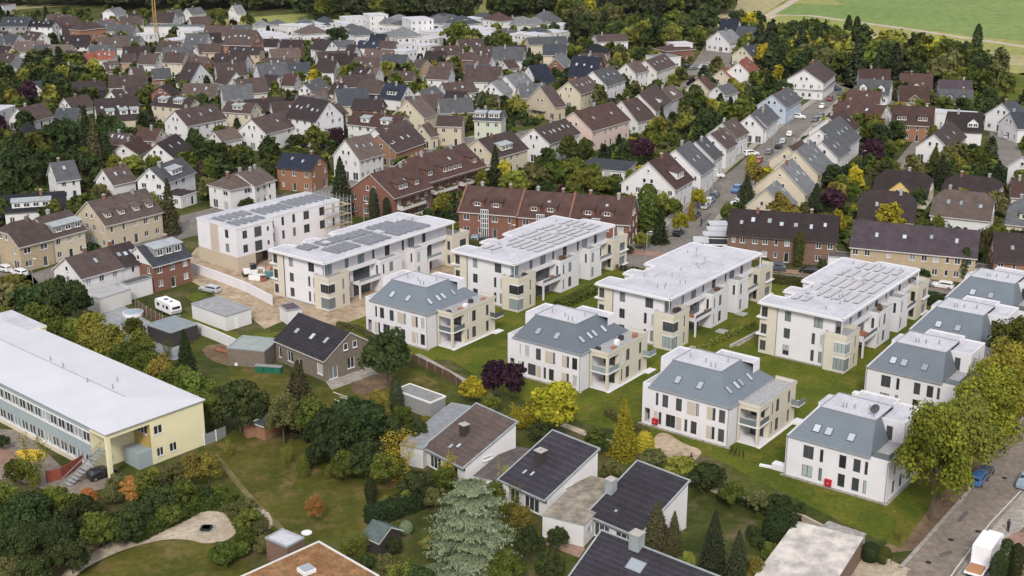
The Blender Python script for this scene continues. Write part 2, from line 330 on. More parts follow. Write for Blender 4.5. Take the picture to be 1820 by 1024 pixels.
def house(t, B, C, A, he=5.5, roof='brown', wall='white', kind='gable', pitch=40, depth=None, sky=0, dorm=(), chim=1, st='w', upper=None, gap=2.7,
          balc=0, plinth=None, look=None, name=None, cat='house', group=None, nogw=False, fixed=None, clamp=(6.5, 14), nowin=False, ov=0.35, win=(1.1, 1.25), hipf=0.5, door=True, fasc=None, cross=None, end='both'):
    global _hc; _hc += 1
    rnd = random.Random(_hc * 7 + 3)
    B = T(t, *B) if B else None; C = T(t, *C); A = T(t, *A)
    O, ang, L, D = frame_from(B, C, A, he, depth, clamp)
    wm, rm = W[wall], RF.get(roof, M_ROOFW)
    gname = {'gable': 'gabled', 'hip': 'hipped', 'half': 'half-hipped', 'flat': 'flat-roofed', 'mono': 'lean-roofed'}[kind]
    if look is None:
        look = '%s %s house with %s roof' % (WN[wall], gname, RN.get(roof, 'white')) if kind != 'flat' else '%s flat-roofed house' % WN[wall]
    root = empty(name or 'house', (O[0], O[1], 0), ang)
    thing(root, look, cat, group or 'houses of the neighbourhood', fixed)
    ca, sa = math.cos(ang), math.sin(ang)
    def wp(x, y): return (O[0] + ca * x - sa * y, O[1] + sa * x + ca * y)
    FOOT.append([wp(-.8, -.8), wp(L + .8, -.8), wp(L + .8, D + .8), wp(-.8, D + .8)])
    cx, cy = wp(L / 2, D / 2); tocam = math.atan2(-cy, -cx) - ang
    vis = {'f': math.cos(tocam + math.pi / 2) > 0.0, 'l': math.cos(tocam - math.pi) > 0.05, 'r': math.cos(tocam) > 0.05}
    dist = math.hypot(cx, cy)
    tn = math.tan(R(pitch)); rh = D / 2 * tn
    ns = max(1, round(he / 2.8)); sh = he / ns if ns * 2.8 <= he + .5 else 2.8
    # ---- openings
    mb = MB(); wins = []
    def side(a, b, key, isg):
        Ls = math.hypot(b[0] - a[0], b[1] - a[1]); ops = []
        if vis[key] and not nowin:
            n = max(1, int(Ls / gap)); 
            off = [rnd.uniform(-.2, .2) for _ in range(n)]; kk = [rnd.random() for _ in range(n)]
            for s_ in range(ns):
                for i in range(n):
                    if kk[i] < .12 and n > 2: continue
                    c = Ls * (i + .5) / n + off[i]; w_, h_ = win; z0 = s_ * sh + .95
                    if kk[i] > .8: w_ = .7
                    if s_ == 0 and door and not isg and i == n // 2 and key == 'f': h_, z0, w_ = 2.1, .1, 1.0
                    elif s_ == 0 and isg and kk[i] > .5: z0, h_, w_ = .15, 2.1, 1.8
                    if c - w_/2 < .3 or c + w_/2 > Ls - .3 or z0 + h_ > he - .15: continue
                    ops.append((c - w_/2, c + w_/2, z0, z0 + h_))
        mb.wall(a, b, 0, he, ops, 0.16, 0)
        dx, dy = (b[0] - a[0]) / Ls, (b[1] - a[1]) / Ls
        for o in ops:
            c = (o[0] + o[1]) / 2; x, y = a[0] + dx * c, a[1] + dy * c
            q_ = rnd.random(); sx = 's' if q_ < .12 else 'p' if q_ < .3 and st == 'w' else st
            isd = (o[3] - o[2] > 1.9 and o[1] - o[0] < 1.2)
            wins.append((x, y, o[2], math.atan2(-dx, dy), o[1] - o[0], o[3] - o[2], 'w' if isd else sx, 'door' if isd else 'window'))
    side((0, 0), (L, 0), 'f', False); side((L, 0), (L, D), 'r', True)
    mb.q([(L, D, 0), (0, D, 0), (0, D, he), (L, D, he)], 0)
    side((0, D), (0, 0), 'l', True)
    og = ov; oe = ov + .12; tk = .2
    gableh = {'gable': 1.0, 'half': 0.6, 'mono': 1.0}.get(kind, 0)
    if kind in ('gable', 'half'):
        zt = he + rh * gableh; yt = D / 2 * gableh
        for x, k in ((0, 'l'), (L, 'r')):
            pts = [(x, 0, he), (x, D, he), (x, D - yt, zt), (x, yt, zt)] if kind == 'half' else [(x, 0, he), (x, D, he), (x, D / 2, he + rh)]
            mb.q(pts if k == 'r' else pts[::-1], 1 if upper else 0)
    body = build(mb, 'wall', [wm] + ([W[upper]] if upper else []), root)
    # ---- roof
    rb = MB(); fm = fasc or (M_FASCIA_D if roof in ('black', 'navy', 'dkbrown') else M_FASCIA)
    if kind == 'gable':
        zo = he - oe * tn
        x0, x1 = -og, L + og; lo = [(-oe, zo), (D / 2, he + rh), (D + oe, zo)]; up = [(y, z + tk) for y, z in lo]
        for i in (0, 1):
            for pr, m_ in ((up, 0), (lo, 1)):
                rb.q([(x0, *pr[i]), (x1, *pr[i]), (x1, *pr[i + 1]), (x0, *pr[i + 1])], m_)
            for x in (x0, x1): rb.q([(x, *lo[i]), (x, *lo[i + 1]), (x, *up[i + 1]), (x, *up[i])], 1)
        for i in (0, 2): rb.q([(x0, *lo[i]), (x1, *lo[i]), (x1, *up[i]), (x0, *up[i])], 1)
    elif kind == 'flat':
        rb.box(-.15, L + .15, -.15, D + .15, he, he + .3, 1, top=0)
        rb.box(.35, L - .35, .35, D - .35, he + .18, he + .304, 2)
    elif kind == 'mono':
        pass
    else:
        f = gableh; zo = he - oe * tn
        hx = (D / 2 + oe) * (1 - f) * (hipf * 2)
        zc = zo + (D / 2 + oe) * tn * f + tk; yc = (D / 2 + oe) * f - oe; zr = he + rh + tk
        x0, x1 = -og, L + og; hx = min(hx, (x1 - x0) / 2 - .01)
        E = [(x0, -oe, zo + tk), (x1, -oe, zo + tk), (x1, D + oe, zo + tk), (x0, D + oe, zo + tk)]
        Rl, Rr = (x0 + hx, D / 2, zr), (x1 - hx, D / 2, zr)
        if f > 0:
            c0, c1, c2, c3 = (x0, yc, zc), (x1, yc, zc), (x1, D - yc, zc), (x0, D - yc, zc)
            rb.q([E[0], E[1], c1, Rr, Rl, c0], 0); rb.q([E[2], E[3], c3, Rl, Rr, c2], 0); rb.q([c1, c2, Rr], 0); rb.q([c3, c0, Rl], 0)
            rb.q([(x0, -oe, zo), (x0, -oe, zo + tk), c0, c3, (x0, D + oe, zo + tk), (x0, D + oe, zo), (x0, D - yc, zc - tk - .02), (x0, yc, zc - tk - .02)][::-1], 1)
            rb.q([(x1, -oe, zo), (x1, -oe, zo + tk), c1, c2, (x1, D + oe, zo + tk), (x1, D + oe, zo), (x1, D - yc, zc - tk - .02), (x1, yc, zc - tk - .02)], 1)
            for ya, yb in ((-oe, D / 2), (D + oe, D / 2)):
                pass
        else:
            rb.q([E[0], E[1], Rr, Rl], 0); rb.q([E[2], E[3], Rl, Rr], 0); rb.q([E[1], E[2], Rr], 0); rb.q([E[3], E[0], Rl], 0)
        lo = [(p[0], p[1], zo) for p in E]
        for i in range(4):
            if f > 0 and i in (1, 3): continue
            j = (i + 1) % 4; rb.q([lo[i], lo[j], E[j], E[i]], 1)
        rb.q([p for p in lo[::-1]], 1) if f == 0 else None
    rmats = [rm, fm] if kind != 'flat' else [RF.get(roof, M_ROOFW) if roof != 'brown' else M_ROOFW, wm, M_GRAVEL if roof == 'gravel' else (RF.get(roof) if roof in RF and roof != 'brown' else M_ROOFW)]
    rf = build(rb, 'roof', rmats, root)
    for a in wins:
        if dist > 560 and rnd.random() < .3: continue
        put_window(root, a[0], a[1], a[2], a[3], a[4], a[5], a[6], 0.1, a[7])
    # gable attic windows
    if kind in ('gable', 'half') and not nowin and not nogw:
        for x, k, an in ((0, 'l', math.pi), (L, 'r', 0.0)):
            if not vis[k]: continue
            if rh > 3.2:
                for c in (-.95, .95): put_window(root, x, D / 2 + c, he + .7, an, .85, 1.15, st, -0.06)
                if rh > 5.0: put_window(root, x, D / 2, he + rh * .58, an, .6, .7, st, -0.06)
            else: put_window(root, x, D / 2, he + .5, an, .9, 1.0, st, -0.06)
    if kind != 'flat':
        top = tk / math.cos(R(pitch)) - .0
        zrf = lambda y: he + y * tn + tk
        if sky:
            for i in range(sky):
                x = L * (i + .8 + rnd.uniform(-.15, .15)) / (sky + .6); yy = D * .5 * rnd.choice((.38, .42, .5))
                skylight(rf, x, yy, zrf(yy) - .02, tn, rnd.choice((.75, .9)), rnd.choice((1.1, 1.3)))
        for dd in dorm:
            kd, fx, ww = dd[:3]; oo = dd[3] if len(dd) > 3 else {}
            yy = oo.get('y', D * .5 * .18)
            dormer(root, kd, L * fx, yy, zrf(yy), tn, ww, W[oo['wall']] if 'wall' in oo else wm, rm, oo.get('h', 1.35), oo.get('st', st), oo.get('metal', False), oo.get('n', max(1, int(ww / 1.6))))
        if chim:
            for i in range(chim):
                x = L * (rnd.uniform(.2, .8) if chim == 1 else (i + .5) / chim); yy = D / 2 + rnd.choice((-.5, .6))
                z = he + rh - abs(yy - D / 2) * tn
                chimney(rf, x, yy, z - .2, he + rh + .9, .6, .6, rnd.choice((W['brick'], W['grey'], W['brown'], M_METAL)))
        if cross:                                   # cross gable on the front: (x fraction, width, wall)
            fx, ww, wl = cross; hp = ww / 2 * .9; zt = he + .8
            cb = MB(); cxx = L * fx
            run = (zt + hp - he) / tn
            cb.q([(cxx - ww/2, -.25, he - .8), (cxx + ww/2, -.25, he - .8), (cxx + ww/2, -.25, zt), (cxx, -.25, zt + hp), (cxx - ww/2, -.25, zt)], 0)
            for s in (-1, 1):
                xx = cxx + s * ww/2; p = [(xx, -.25, he - .8), (xx, -.25, zt), (xx, (zt - he) / tn + .2, zt), (xx, 0, he - .8)]; cb.q(p if s < 0 else p[::-1], 0)
                xe = cxx + s * (ww/2 + .3); ze = zt - .27 + .16
                q_ = [(xe, -.55, ze), (xe, (ze - he) / tn, ze), (cxx, run + .3, zt + hp + .16), (cxx, -.55, zt + hp + .16)]
                cb.q(q_ if s > 0 else q_[::-1], 1); cb.q([(a_[0], a_[1], a_[2] - .16) for a_ in (q_ if s < 0 else q_[::-1])], 2)
                f_ = [q_[0], q_[3], (q_[3][0], q_[3][1], q_[3][2] - .16), (q_[0][0], q_[0][1], q_[0][2] - .16)]; cb.q(f_[::s], 2)
            g = build(cb, 'cross_gable', [W[wl], rm, fm], root)
            put_window(g, cxx - .6, -.25, zt - .9, -math.pi/2, .9, 1.1, st, -.06); put_window(g, cxx + .6, -.25, zt - .9, -math.pi/2, .9, 1.1, st, -.06)
    if balc:
        for i in range(balc):
            key = 'l' if vis['l'] else 'r'; x = 0 if key == 'l' else L; s = -1 if key == 'l' else 1
            z0 = sh * (i + 1); bb = MB(); y0, y1 = D * .3, D * .75
            xa, xb = sorted((x, x + s * 1.3)); bb.box(xa, xb, y0, y1, z0 - .12, z0); xo = x + s * 1.3; xa, xb = sorted((xo, xo - s * .08)); bb.box(xa, xb, y0, y1, z0, z0 + .95, 1)
            build(bb, 'balcony', [M_CONC, wm], root)
    root['_dim'] = '%.1f %.1f' % (L, D)
    return root
# houses read off the photo: tile, gable-side eave corner, near eave corner, far eave corner (pixels of the enlarged tile), then looks
H = house
D2 = lambda *f, **k: tuple(('shed', x, k.get('w', 2.4), dict(metal=k.get('metal', True), **({'wall': k['wall']} if 'wall' in k else {}), **({'n': k['n']} if 'n' in k else {}), **({'y': k['y']} if 'y' in k else {}))) for x in f)
# --- top left tile
H('00', (110,825), (205,850), (372,810), 3.2, 'brown', 'white', pitch=42)
H('00', (30,925), (150,965), (278,955), 2.8, 'black', 'offwhite', kind='hip', pitch=32, chim=0)
H('00', (-60,800), (-20,790), (106,742), 5.6, 'white', 'white', kind='flat', depth=9)
H('00', (440,750), (515,772), (668,742), 3.4, 'brown', 'white', pitch=42)
H('00', (570,820), (525,858), (378,858), 3.0, 'slate', 'orange', pitch=38)
H('00', (590,790), (690,845), (985,825), 4.6, 'dkbrown', 'cream', pitch=38, sky=5, dorm=D2(.3,.62,.88,metal=True,wall='white'))
H('00', (740,700), (830,705), (1012,668), 3.2, 'brown', 'white', pitch=42, sky=1)
H('00', (765,600), (740,625), (490,640), 2.8, 'dkbrown', 'dark', kind='half', pitch=34)
H('00', (268,585), (292,628), (485,598), 3.0, 'slate', 'offwhite', pitch=28, depth=9, sky=2)
H('00', (1450,733), (1322,752), (1060,728), 6.0, 'dkbrown', 'cream', pitch=36, dorm=D2(.27,.68,w=3.2), chim=2)
H('00', (1145,853), (1310,880), (1582,828), 6.0, 'brown', 'white', pitch=36, sky=3, balc=1, fixed='long white gabled house with a pale balcony under its gable, beside a cream house')
H('00', (1010,990), (872,1012), (738,1005), 5.2, 'brown', 'orange', pitch=36, sky=3)
H('00', (1218,960), (1085,985), (945,975), 5.4, 'redbrown', 'pink', pitch=40)
H('00', (1850,775), (1750,793), (1560,778), 6.0, 'brown', 'cream', pitch=38, dorm=D2(.5,w=3.4))
H('00', (1420,985), (1555,990), (1692,962), 4.4, 'taupe', 'white', pitch=36, chim=1)
H('00', (1415,530), (1322,580), (1232,572), 3.6, 'dkbrown', 'white', pitch=42, sky=1)
H('00', (1742,440), (1702,468), (1482,462), 3.6, 'dkbrown', 'white', pitch=38, sky=2)
H('00', (1690,570), (1590,592), (1508,572), 3.2, 'brown', 'white', pitch=46)
H('00', (1305,420), (1272,440), (1140,435), 6.0, 'brown', 'cream', pitch=40)
H('00', (1450,440), (1425,457), (1297,450), 5.0, 'brown', 'orange', pitch=40)
H('00', (1120,430), (1082,450), (955,442), 4.4, 'brown', 'white', pitch=44)
H('00', (955,425), (928,436), (848,436), 5.0, 'brown', 'tan', pitch=42)
H('00', (812,400), (790,416), (662,416), 4.6, 'red', 'white', pitch=40, sky=3)
H('00', (668,410), (656,420), (596,422), 4.6, 'red', 'brick', pitch=36, depth=7)
H('00', (588,408), (552,422), (432,412), 4.6, 'dkbrown', 'brown', pitch=42)
H('00', (538,512), (602,522), (702,508), 3.2, 'taupe', 'white', pitch=44)
H('00', (688,488), (752,498), (852,488), 3.6, 'taupe', 'white', pitch=42, dorm=D2(.55,w=3.5,metal=False))
H('00', (450,515), (530,520), (570,503), 3.0, 'taupe', 'white', pitch=42)
H('00', (855,532), (950,547), (1026,540), 3.4, 'brown', 'white', pitch=42)
H('00', (1008,547), (1078,552), (1198,545), 4.0, 'grey', 'orange', pitch=44)
H('00', (215,455), (130,475), (70,452), 3.6, 'grey', 'white', pitch=42)
H('00', (425,178), (362,186), (190,182), 8.0, 'black', 'white', pitch=34, sky=4)
H('00', (190,178), (185,186), (0,186), 8.0, 'slate', 'grey', pitch=34, sky=3, depth=11)
H('00', (482,203), (560,212), (742,192), 7.5, 'brown', 'orange', kind='hip', pitch=32)
H('00', (268,262), (252,284), (145,270), 5.0, 'brown', 'white', pitch=40, sky=2)
H('00', (95,290), (90,315), (5,312), 4.0, 'slate', 'white', pitch=36)
H('00', (1402,180), (1395,192), (1005,192), 5.0, 'green', 'white', kind='flat', depth=9, look='long white hall with green-grey flat roof', nowin=False)
H('00', (1802,288), (1755,318), (1562,312), 9.0, 'brown', 'orange', pitch=38, sky=5)
H('00', (1582,352), (1532,366), (1420,362), 6.0, 'brown', 'peach', pitch=38)
H('00', (1850,370), (1812,378), (1592,372), 6.0, 'dkbrown', 'peach', pitch=34, sky=3)
H('00', (1242,328), (1222,346), (1108,346), 3.5, 'red', 'white', pitch=36, depth=8)
H('00', (92,368), (35,384), (-50,372), 3.8, 'dkbrown', 'cream', pitch=42)
H('00', (1130,640), (1190,660), (1250,640), 6.5, 'dkbrown', 'brick', pitch=35, depth=7)
H('00', (530,300), (560,305), (640,300), 3.4, 'ltgrey', 'white', kind='flat', depth=8)
H('00', (1190,275), (1240,285), (1340,270), 4.2, 'white', 'white', kind='flat', depth=8)
H('00', (985,225), (1040,248), (1108,240), 5.4, 'white', 'white', kind='flat', depth=9)
H('00', (1300,215), (1350,225), (1480,205), 5.4, 'white', 'white', kind='flat', depth=10)
H('00', (1500,200), (1560,215), (1690,200), 4.4, 'white', 'white', kind='flat', depth=10)
H('00', (1640,90), (1660,95), (1720,90), 4.4, 'ltgrey', 'white', depth=9)
H('00', (880,130), (920,140), (1000,125), 5.0, 'dkbrown', 'white', pitch=38)
H('00', (1210,115), (1235,118), (1300,105), 4.0, 'grey', 'white', pitch=42)
H('00', (1300,95), (1345,105), (1440,95), 4.6, 'grey', 'white', pitch=36)
H('00', (755,85), (800,95), (880,80), 4.6, 'ltgrey', 'white', pitch=30)
H('00', (740,165), (770,175), (830,165), 3.6, 'red', 'offwhite', pitch=34)
H('00', (-20,35), (20,45), (110,30), 5.0, 'redbrown', 'white', kind='flat', depth=9)
# --- top second tile
H('01', (-118,915), (88,935), (316,875), 5.5, 'brown', 'white', pitch=36, sky=1, chim=0)
H('01', (587,800), (437,846), (232,812), 8.2, 'dkbrown', 'white', pitch=42, sky=5, balc=2, fixed='tall white gabled apartment house with stacked balconies and a dark brown roof')
H('01', (1125,872), (1008,903), (662,866), 5.4, 'redbrown', 'white', pitch=36, dorm=D2(.32,.72,w=2.8), chim=1)
H('01', (965,757), (882,768), (690,758), 5.2, 'dkbrown', 'brick', pitch=38)
H('01', (325,640), (432,662), (536,606), 4.0, 'grey', 'white', pitch=42, sky=1)
H('01', (370,690), (440,702), (572,688), 3.0, 'taupe', 'white', pitch=38)
H('01', (702,642), (602,656), (532,648), 5.0, 'dkbrown', 'white', pitch=42, sky=1)
H('01', (922,620), (882,655), (715,648), 4.0, 'brown', 'dark', pitch=36, kind='half')
H('01', (1106,664), (1032,694), (886,680), 4.8, 'navy', 'white', pitch=42, dorm=(('shed',.5,3.6,dict(n=3)),))
H('01', (1135,690), (1217,706), (1332,662), 3.2, 'grey', 'white', pitch=42, sky=1)
H('01', (1065,772), (1196,824), (1282,790), 4.6, 'taupe', 'cream', pitch=42)
H('01', (1515,690), (1452,712), (1330,702), 4.0, 'dkbrown', 'beige', pitch=38)
H('01', (1560,860), (1456,884), (1286,880), 6.0, 'brown', 'beige', pitch=36)
H('01', (1812,835), (1735,846), (1548,838), 6.0, 'slate', 'green', pitch=38, dorm=D2(.2,.72,w=3.4,wall='cream'), upper='brick')
H('01', (1150,930), (1240,955), (1292,942), 4.0, 'taupe', 'cream', pitch=42)
H('01', (825,980), (985,1040), (1195,975), 4.6, 'brown', 'white', pitch=38, sky=3)
H('01', (625,510), (562,502), (440,498), 5.0, 'dkbrown', 'white', pitch=42, depth=9)
H('01', (355,582), (284,598), (200,594), 3.6, 'redbrown', 'white', pitch=46)
H('01', (212,592), (135,604), (50,594), 3.6, 'dkbrown', 'white', pitch=46)
H('01', (325,448), (287,466), (50,462), 4.0, 'brown', 'white', pitch=36, sky=1)
H('01', (352,322), (332,332), (190,330), 5.0, 'dkbrown', 'orange', pitch=40)
H('01', (186,312), (162,322), (35,320), 4.4, 'dkbrown', 'white', pitch=38)
H('01', (546,330), (502,350), (402,332), 6.0, 'dkbrown', 'white', pitch=44)
H('01', (712,325), (692,332), (562,330), 4.0, 'grey', 'white', pitch=38)
H('01', (712,375), (692,385), (640,382), 3.6, 'dkbrown', 'white', pitch=42, depth=8)
H('01', (902,530), (852,544), (772,538), 4.4, 'taupe', 'white', pitch=42)
H('01', (792,520), (772,545), (684,534), 4.4, 'dkbrown', 'white', pitch=42, sky=1)
H('01', (1150,545), (1112,566), (946,562), 4.0, 'brown', 'beige', pitch=38, sky=2)
H('01', (1232,468), (1172,480), (1105,470), 5.0, 'brown', 'tan', pitch=40)
H('01', (1358,400), (1322,412), (1200,408), 4.0, 'dkbrown', 'orange', pitch=38)
H('01', (1560,412), (1542,420), (1406,416), 5.5, 'brown', 'brick', pitch=38)
H('01', (1686,445), (1642,458), (1536,450), 6.0, 'brown', 'white', pitch=42, chim=2)
H('01', (1662,490), (1642,506), (1480,500), 5.4, 'slate', 'beige', pitch=36)
H('01', (1432,485), (1372,494), (1282,490), 5.6, 'brown', 'brick', pitch=38)
H('01', (1392,530), (1362,556), (1216,550), 6.0, 'brown', 'white', pitch=40)
H('01', (1575,652), (1747,656), (1842,612), 4.4, 'ltgrey', 'white', pitch=40)
H('01', (1782,716), (1692,730), (1566,724), 4.0, 'brown', 'peach', pitch=38)
H('01', (882,320), (872,334), (732,330), 5.0, 'navy', 'white', pitch=36, sky=2)
H('01', (1000,326), (982,342), (872,336), 5.0, 'brown', 'brick', pitch=36)
H('01', (938,272), (918,282), (816,280), 5.0, 'navy', 'white', pitch=36)
H('01', (322,220), (345,240), (525,228), 4.0, 'taupe', 'white', kind='hip', pitch=30)
H('01', (560,800), (600,812), (660,790), 5.0, 'brown', 'white', pitch=40)
H('01', (1760,470), (1790,480), (1860,470), 4.0, 'brown', 'white', pitch=38)
# new white district far behind
for k, (a, b_, c, he, rf, kd) in enumerate([
    ((0,225),(30,262),(240,238),6.4,'white','flat'), ((200,172),(240,186),(345,178),5,'white','flat'), ((470,150),(500,178),(600,170),4.6,'slate','hip'), ((345,160),(365,180),(455,172),4.6,'green','hip'),
    ((150,160),(170,175),(240,168),4.4,'grey','hip'), ((0,170),(30,185),(130,180),4.4,'ltgrey','hip'), ((640,115),(650,130),(795,122),6.4,'white','flat'), ((800,95),(815,112),(945,106),8.4,'white','flat'),
    ((660,190),(690,205),(770,195),4.4,'grey','hip'), ((880,140),(930,170),(1030,160),4.6,'ltgrey','hip'), ((1095,120),(1105,145),(1262,138),11,'white','flat'), ((1010,170),(1040,178),(1100,170),4.4,'grey','hip'),
    ((690,220),(720,250),(870,240),5,'grey','hip'), ((960,235),(1010,262),(1185,250),6.6,'ltgrey','hip'), ((1190,210),(1230,230),(1390,215),6.0,'white','flat'), ((1200,255),(1230,280),(1330,265),5.6,'white','flat'),
    ((1280,140),(1310,165),(1410,155),4.6,'grey','hip'), ((1420,140),(1450,175),(1600,160),4.6,'slate','hip'), ((1580,120),(1610,140),(1720,130),5.6,'slate','hip'), ((1700,120),(1730,150),(1830,140),6.4,'redbrown','hip'),
    ((1565,180),(1590,215),(1700,200),6.4,'white','flat'), ((1570,220),(1600,240),(1700,228),5.0,'white','flat'), ((1000,300),(1020,320),(1140,305),6.2,'white','flat'), ((1010,350),(1060,365),(1150,350),6.2,'white','flat'),
    ((1180,310),(1200,325),(1290,312),5.6,'white','flat'), ((500,205),(520,215),(650,205),4.4,'white','flat'), ((880,215),(900,230),(960,220),5,'white','flat'), ((1360,185),(1390,200),(1480,190),4.6,'ltgrey','hip')]):
    H('01', a, b_, c, he, rf, 'white', kind=kd, pitch=27, chim=0, gap=2.6, look='%s house with %s roof in the far white district' % ('white flat-topped' if kd == 'flat' else 'low white hipped', RN.get(rf, 'white')), group='white houses of the far new district', clamp=(8, 14))
# more of the low white houses that stand in close rows there
wr = random.Random(11)
def cpoly(poly, x, y):
    c = False; j = len(poly) - 1
    for i in range(len(poly)):
        if (poly[i][1] > y) != (poly[j][1] > y) and x < (poly[j][0] - poly[i][0]) * (y - poly[i][1]) / (poly[j][1] - poly[i][1]) + poly[i][0]: c = not c
        j = i
    return c
for gy in range(0, 9):
    for gx in range(0, 22):
        px, py = 452 + gx * 25 + (gy % 2) * 12 + wr.uniform(-4, 4), 40 + gy * 7 + wr.uniform(-1.5, 1.5)
        if not cpoly([(448,92),(455,64),(560,48),(640,40),(920,38),(1010,60),(1000,78),(930,76),(860,78),(790,84),(720,98),(690,84),(560,82),(520,74)], px, py): continue
        w_ = P(px, py)
        if any(math.hypot(w_[0] - np.mean([q[0] for q in f]), w_[1] - np.mean([q[1] for q in f])) < 15.5 for f in FOOT): continue
        kd, rf, he = wr.choice((('flat', 'white', 6.2), ('flat', 'white', 5.2), ('hip', 'grey', 4.6), ('hip', 'ltgrey', 4.4), ('hip', 'slate', 4.4)))
        H(None, (px - 9, py - 6), (px, py - 3), (px + wr.uniform(24, 40), py - wr.uniform(4, 8)), he, rf, 'white', kind=kd, pitch=26, chim=0, gap=2.6, depth=wr.uniform(9, 12), look='%s house with %s roof in the far white district' % ('white flat-topped' if kd == 'flat' else 'low white hipped', RN.get(rf, 'white')), group='white houses of the far new district')
# --- top third tile
H('02', (70,985), (300,1005), (511,930), 6.0, 'brown', 'white', pitch=36, sky=6)
H('02', (435,855), (600,915), (862,838), 6.2, 'redbrown', 'pink', pitch=36, sky=2, balc=1)
H('02', (810,790), (920,852), (1042,822), 4.0, 'brown', 'white', pitch=42, sky=1)
H('02', (836,745), (1046,782), (1152,702), 5.6, 'brown', 'white', pitch=42, dorm=D2(.5,w=3,metal=False))
H('02', (1090,650), (1152,702), (1232,664), 5.6, 'taupe', 'white', pitch=40, dorm=D2(.5,w=2.4,metal=False))
H('02', (355,640), (520,657), (652,612), 5.6, 'taupe', 'cream', pitch=38, sky=4)
H('02', (580,562), (702,602), (832,560), 5.4, 'grey', 'white', pitch=40, sky=3)
H('02', (770,500), (902,512), (1002,490), 6.6, 'taupe', 'white', pitch=38)
H('02', (940,470), (1052,500), (1182,452), 6.4, 'brown', 'offwhite', pitch=38, sky=4)
H('02', (-30,592), (72,622), (192,588), 4.8, 'ltgrey', 'white', pitch=42, sky=3)
H('02', (165,520), (230,600), (347,588), 4.0, 'navy', 'white', pitch=42)
H('02', (692,490), (625,540), (432,530), 5.0, 'navy', 'brown', pitch=42, sky=3)
H('02', (470,462), (520,482), (612,470), 4.4, 'slate', 'white', pitch=44)
H('02', (318,440), (402,472), (442,420), 4.6, 'ltgrey', 'brick', pitch=44)
H('02', (180,692), (342,750), (412,738), 4.6, 'brown', 'beige', pitch=40, balc=1)
H('02', (1225,630), (1430,642), (1482,628), 4.4, 'redbrown', 'cream', pitch=38)
H('02', (1570,482), (1712,522), (1766,478), 4.6, 'red', 'white', pitch=40, sky=2)
H('02', (1450,532), (1562,542), (1622,520), 3.4, 'red', 'cream', pitch=38, sky=1)
H('02', (1490,640), (1530,665), (1622,642), 4.0, 'grey', 'white', pitch=38)
H('02', (1620,875), (1800,902), (1905,820), 4.6, 'grey', 'white', pitch=42)
H('02', (150,305), (165,315), (432,305), 5.0, 'grey', 'cream', pitch=30, depth=9)
H('02', (718,350), (702,368), (535,362), 4.0, 'black', 'tan', kind='hip', pitch=34, chim=1)
H('02', (615,275), (642,294), (852,286), 4.8, 'brown', 'white', pitch=30, depth=9)
H('02', (1060,395), (1072,412), (1222,400), 4.6, 'ltgrey', 'white', kind='flat', depth=10)
H('02', (1110,345), (1125,360), (1320,345), 4.6, 'redbrown', 'brick', kind='hip', pitch=20, depth=10)
H('02', (1170,295), (1175,312), (1305,305), 6.8, 'white', 'white', kind='flat', depth=7)
H('02', (1656,215), (1602,242), (1480,236), 4.4, 'navy', 'white', pitch=42, cross=(.4,3,'white'))
H('02', (1755,255), (1722,278), (1592,270), 4.2, 'slate', 'cream', pitch=38)
H('02', (1480,272), (1562,302), (1652,288), 4.4, 'ltgrey', 'white', pitch=36)
H('02', (1642,375), (1722,402), (1835,380), 4.4, 'slate', 'cream', pitch=38, sky=2)
H('02', (705,170), (725,182), (855,175), 4.4, 'slate', 'white', kind='hip', pitch=38)
H('02', (870,150), (890,162), (975,152), 4.4, 'ltgrey', 'white', kind='hip', pitch=30)
H('02', (240,135), (260,160), (395,140), 4.6, 'grey', 'white', kind='hip', pitch=40)
H('02', (40,150), (60,175), (240,155), 4.6, 'ltgrey', 'white', kind='hip', pitch=24)
H('02', (380,165), (395,185), (485,170), 5.0, 'white', 'white', kind='flat', depth=9)
H('02', (180,215), (195,230), (310,220), 6.0, 'slate', 'cream', kind='hip', pitch=26)
H('02', (-10,235), (10,245), (85,235), 5.0, 'grey', 'white', kind='hip', pitch=26)
H('02', (1150,160), (1160,168), (1240,165), 3.4, 'ltgrey', 'white', kind='flat', depth=8)
H('02', (0,120), (10,135), (62,128), 6.0, 'redbrown', 'white', kind='flat', depth=9)
# row on the street's near side
H('02', (1340,1022), (1512,1032), (1612,962), 5.4, 'taupe', 'white', pitch=40, sky=2)
H('02', (1545,880), (1610,965), (1692,925), 5.4, 'taupe', 'white', pitch=40, sky=1)
# --- top right tile
H('03', (235,500), (440,575), (522,508), 6.0, 'brown', 'white', pitch=32)
H('03', (210,608), (430,625), (520,560), 3.4, 'grey', 'white', kind='hip', pitch=32, depth=9)
H('03', (-5,720), (182,742), (288,682), 5.4, 'grey', 'blue', pitch=38, sky=2)
H('03', (-70,830), (48,870), (112,800), 5.0, 'grey', 'white', pitch=40)
H('03', (905,560), (900,585), (690,580), 3.6, 'redbrown', 'white', depth=10, pitch=44, cross=(.45,3.4,'white'))
H('03', (900,640), (884,655), (664,640), 3.6, 'grey', 'white', depth=9.5, pitch=42, dorm=(('gable',.2,2.4,{}),('gable',.76,2.4,{})))
H('03', (1190,600), (1185,620), (970,612), 3.6, 'redbrown', 'white', depth=10, pitch=44, cross=(.5,3.2,'white'))
H('03', (1170,690), (1163,705), (966,698), 3.4, 'redbrown', 'white', depth=9.5, pitch=44, cross=(.5,3.6,'brown'))
H('03', (1470,630), (1465,650), (1246,645), 3.6, 'purple', 'grey', depth=9, pitch=42)
H('03', (1470,690), (1463,715), (1240,705), 4.2, 'grey', 'grey', depth=9, pitch=40, dorm=(('gable',.3,1.8,{}),('gable',.72,1.8,{})))
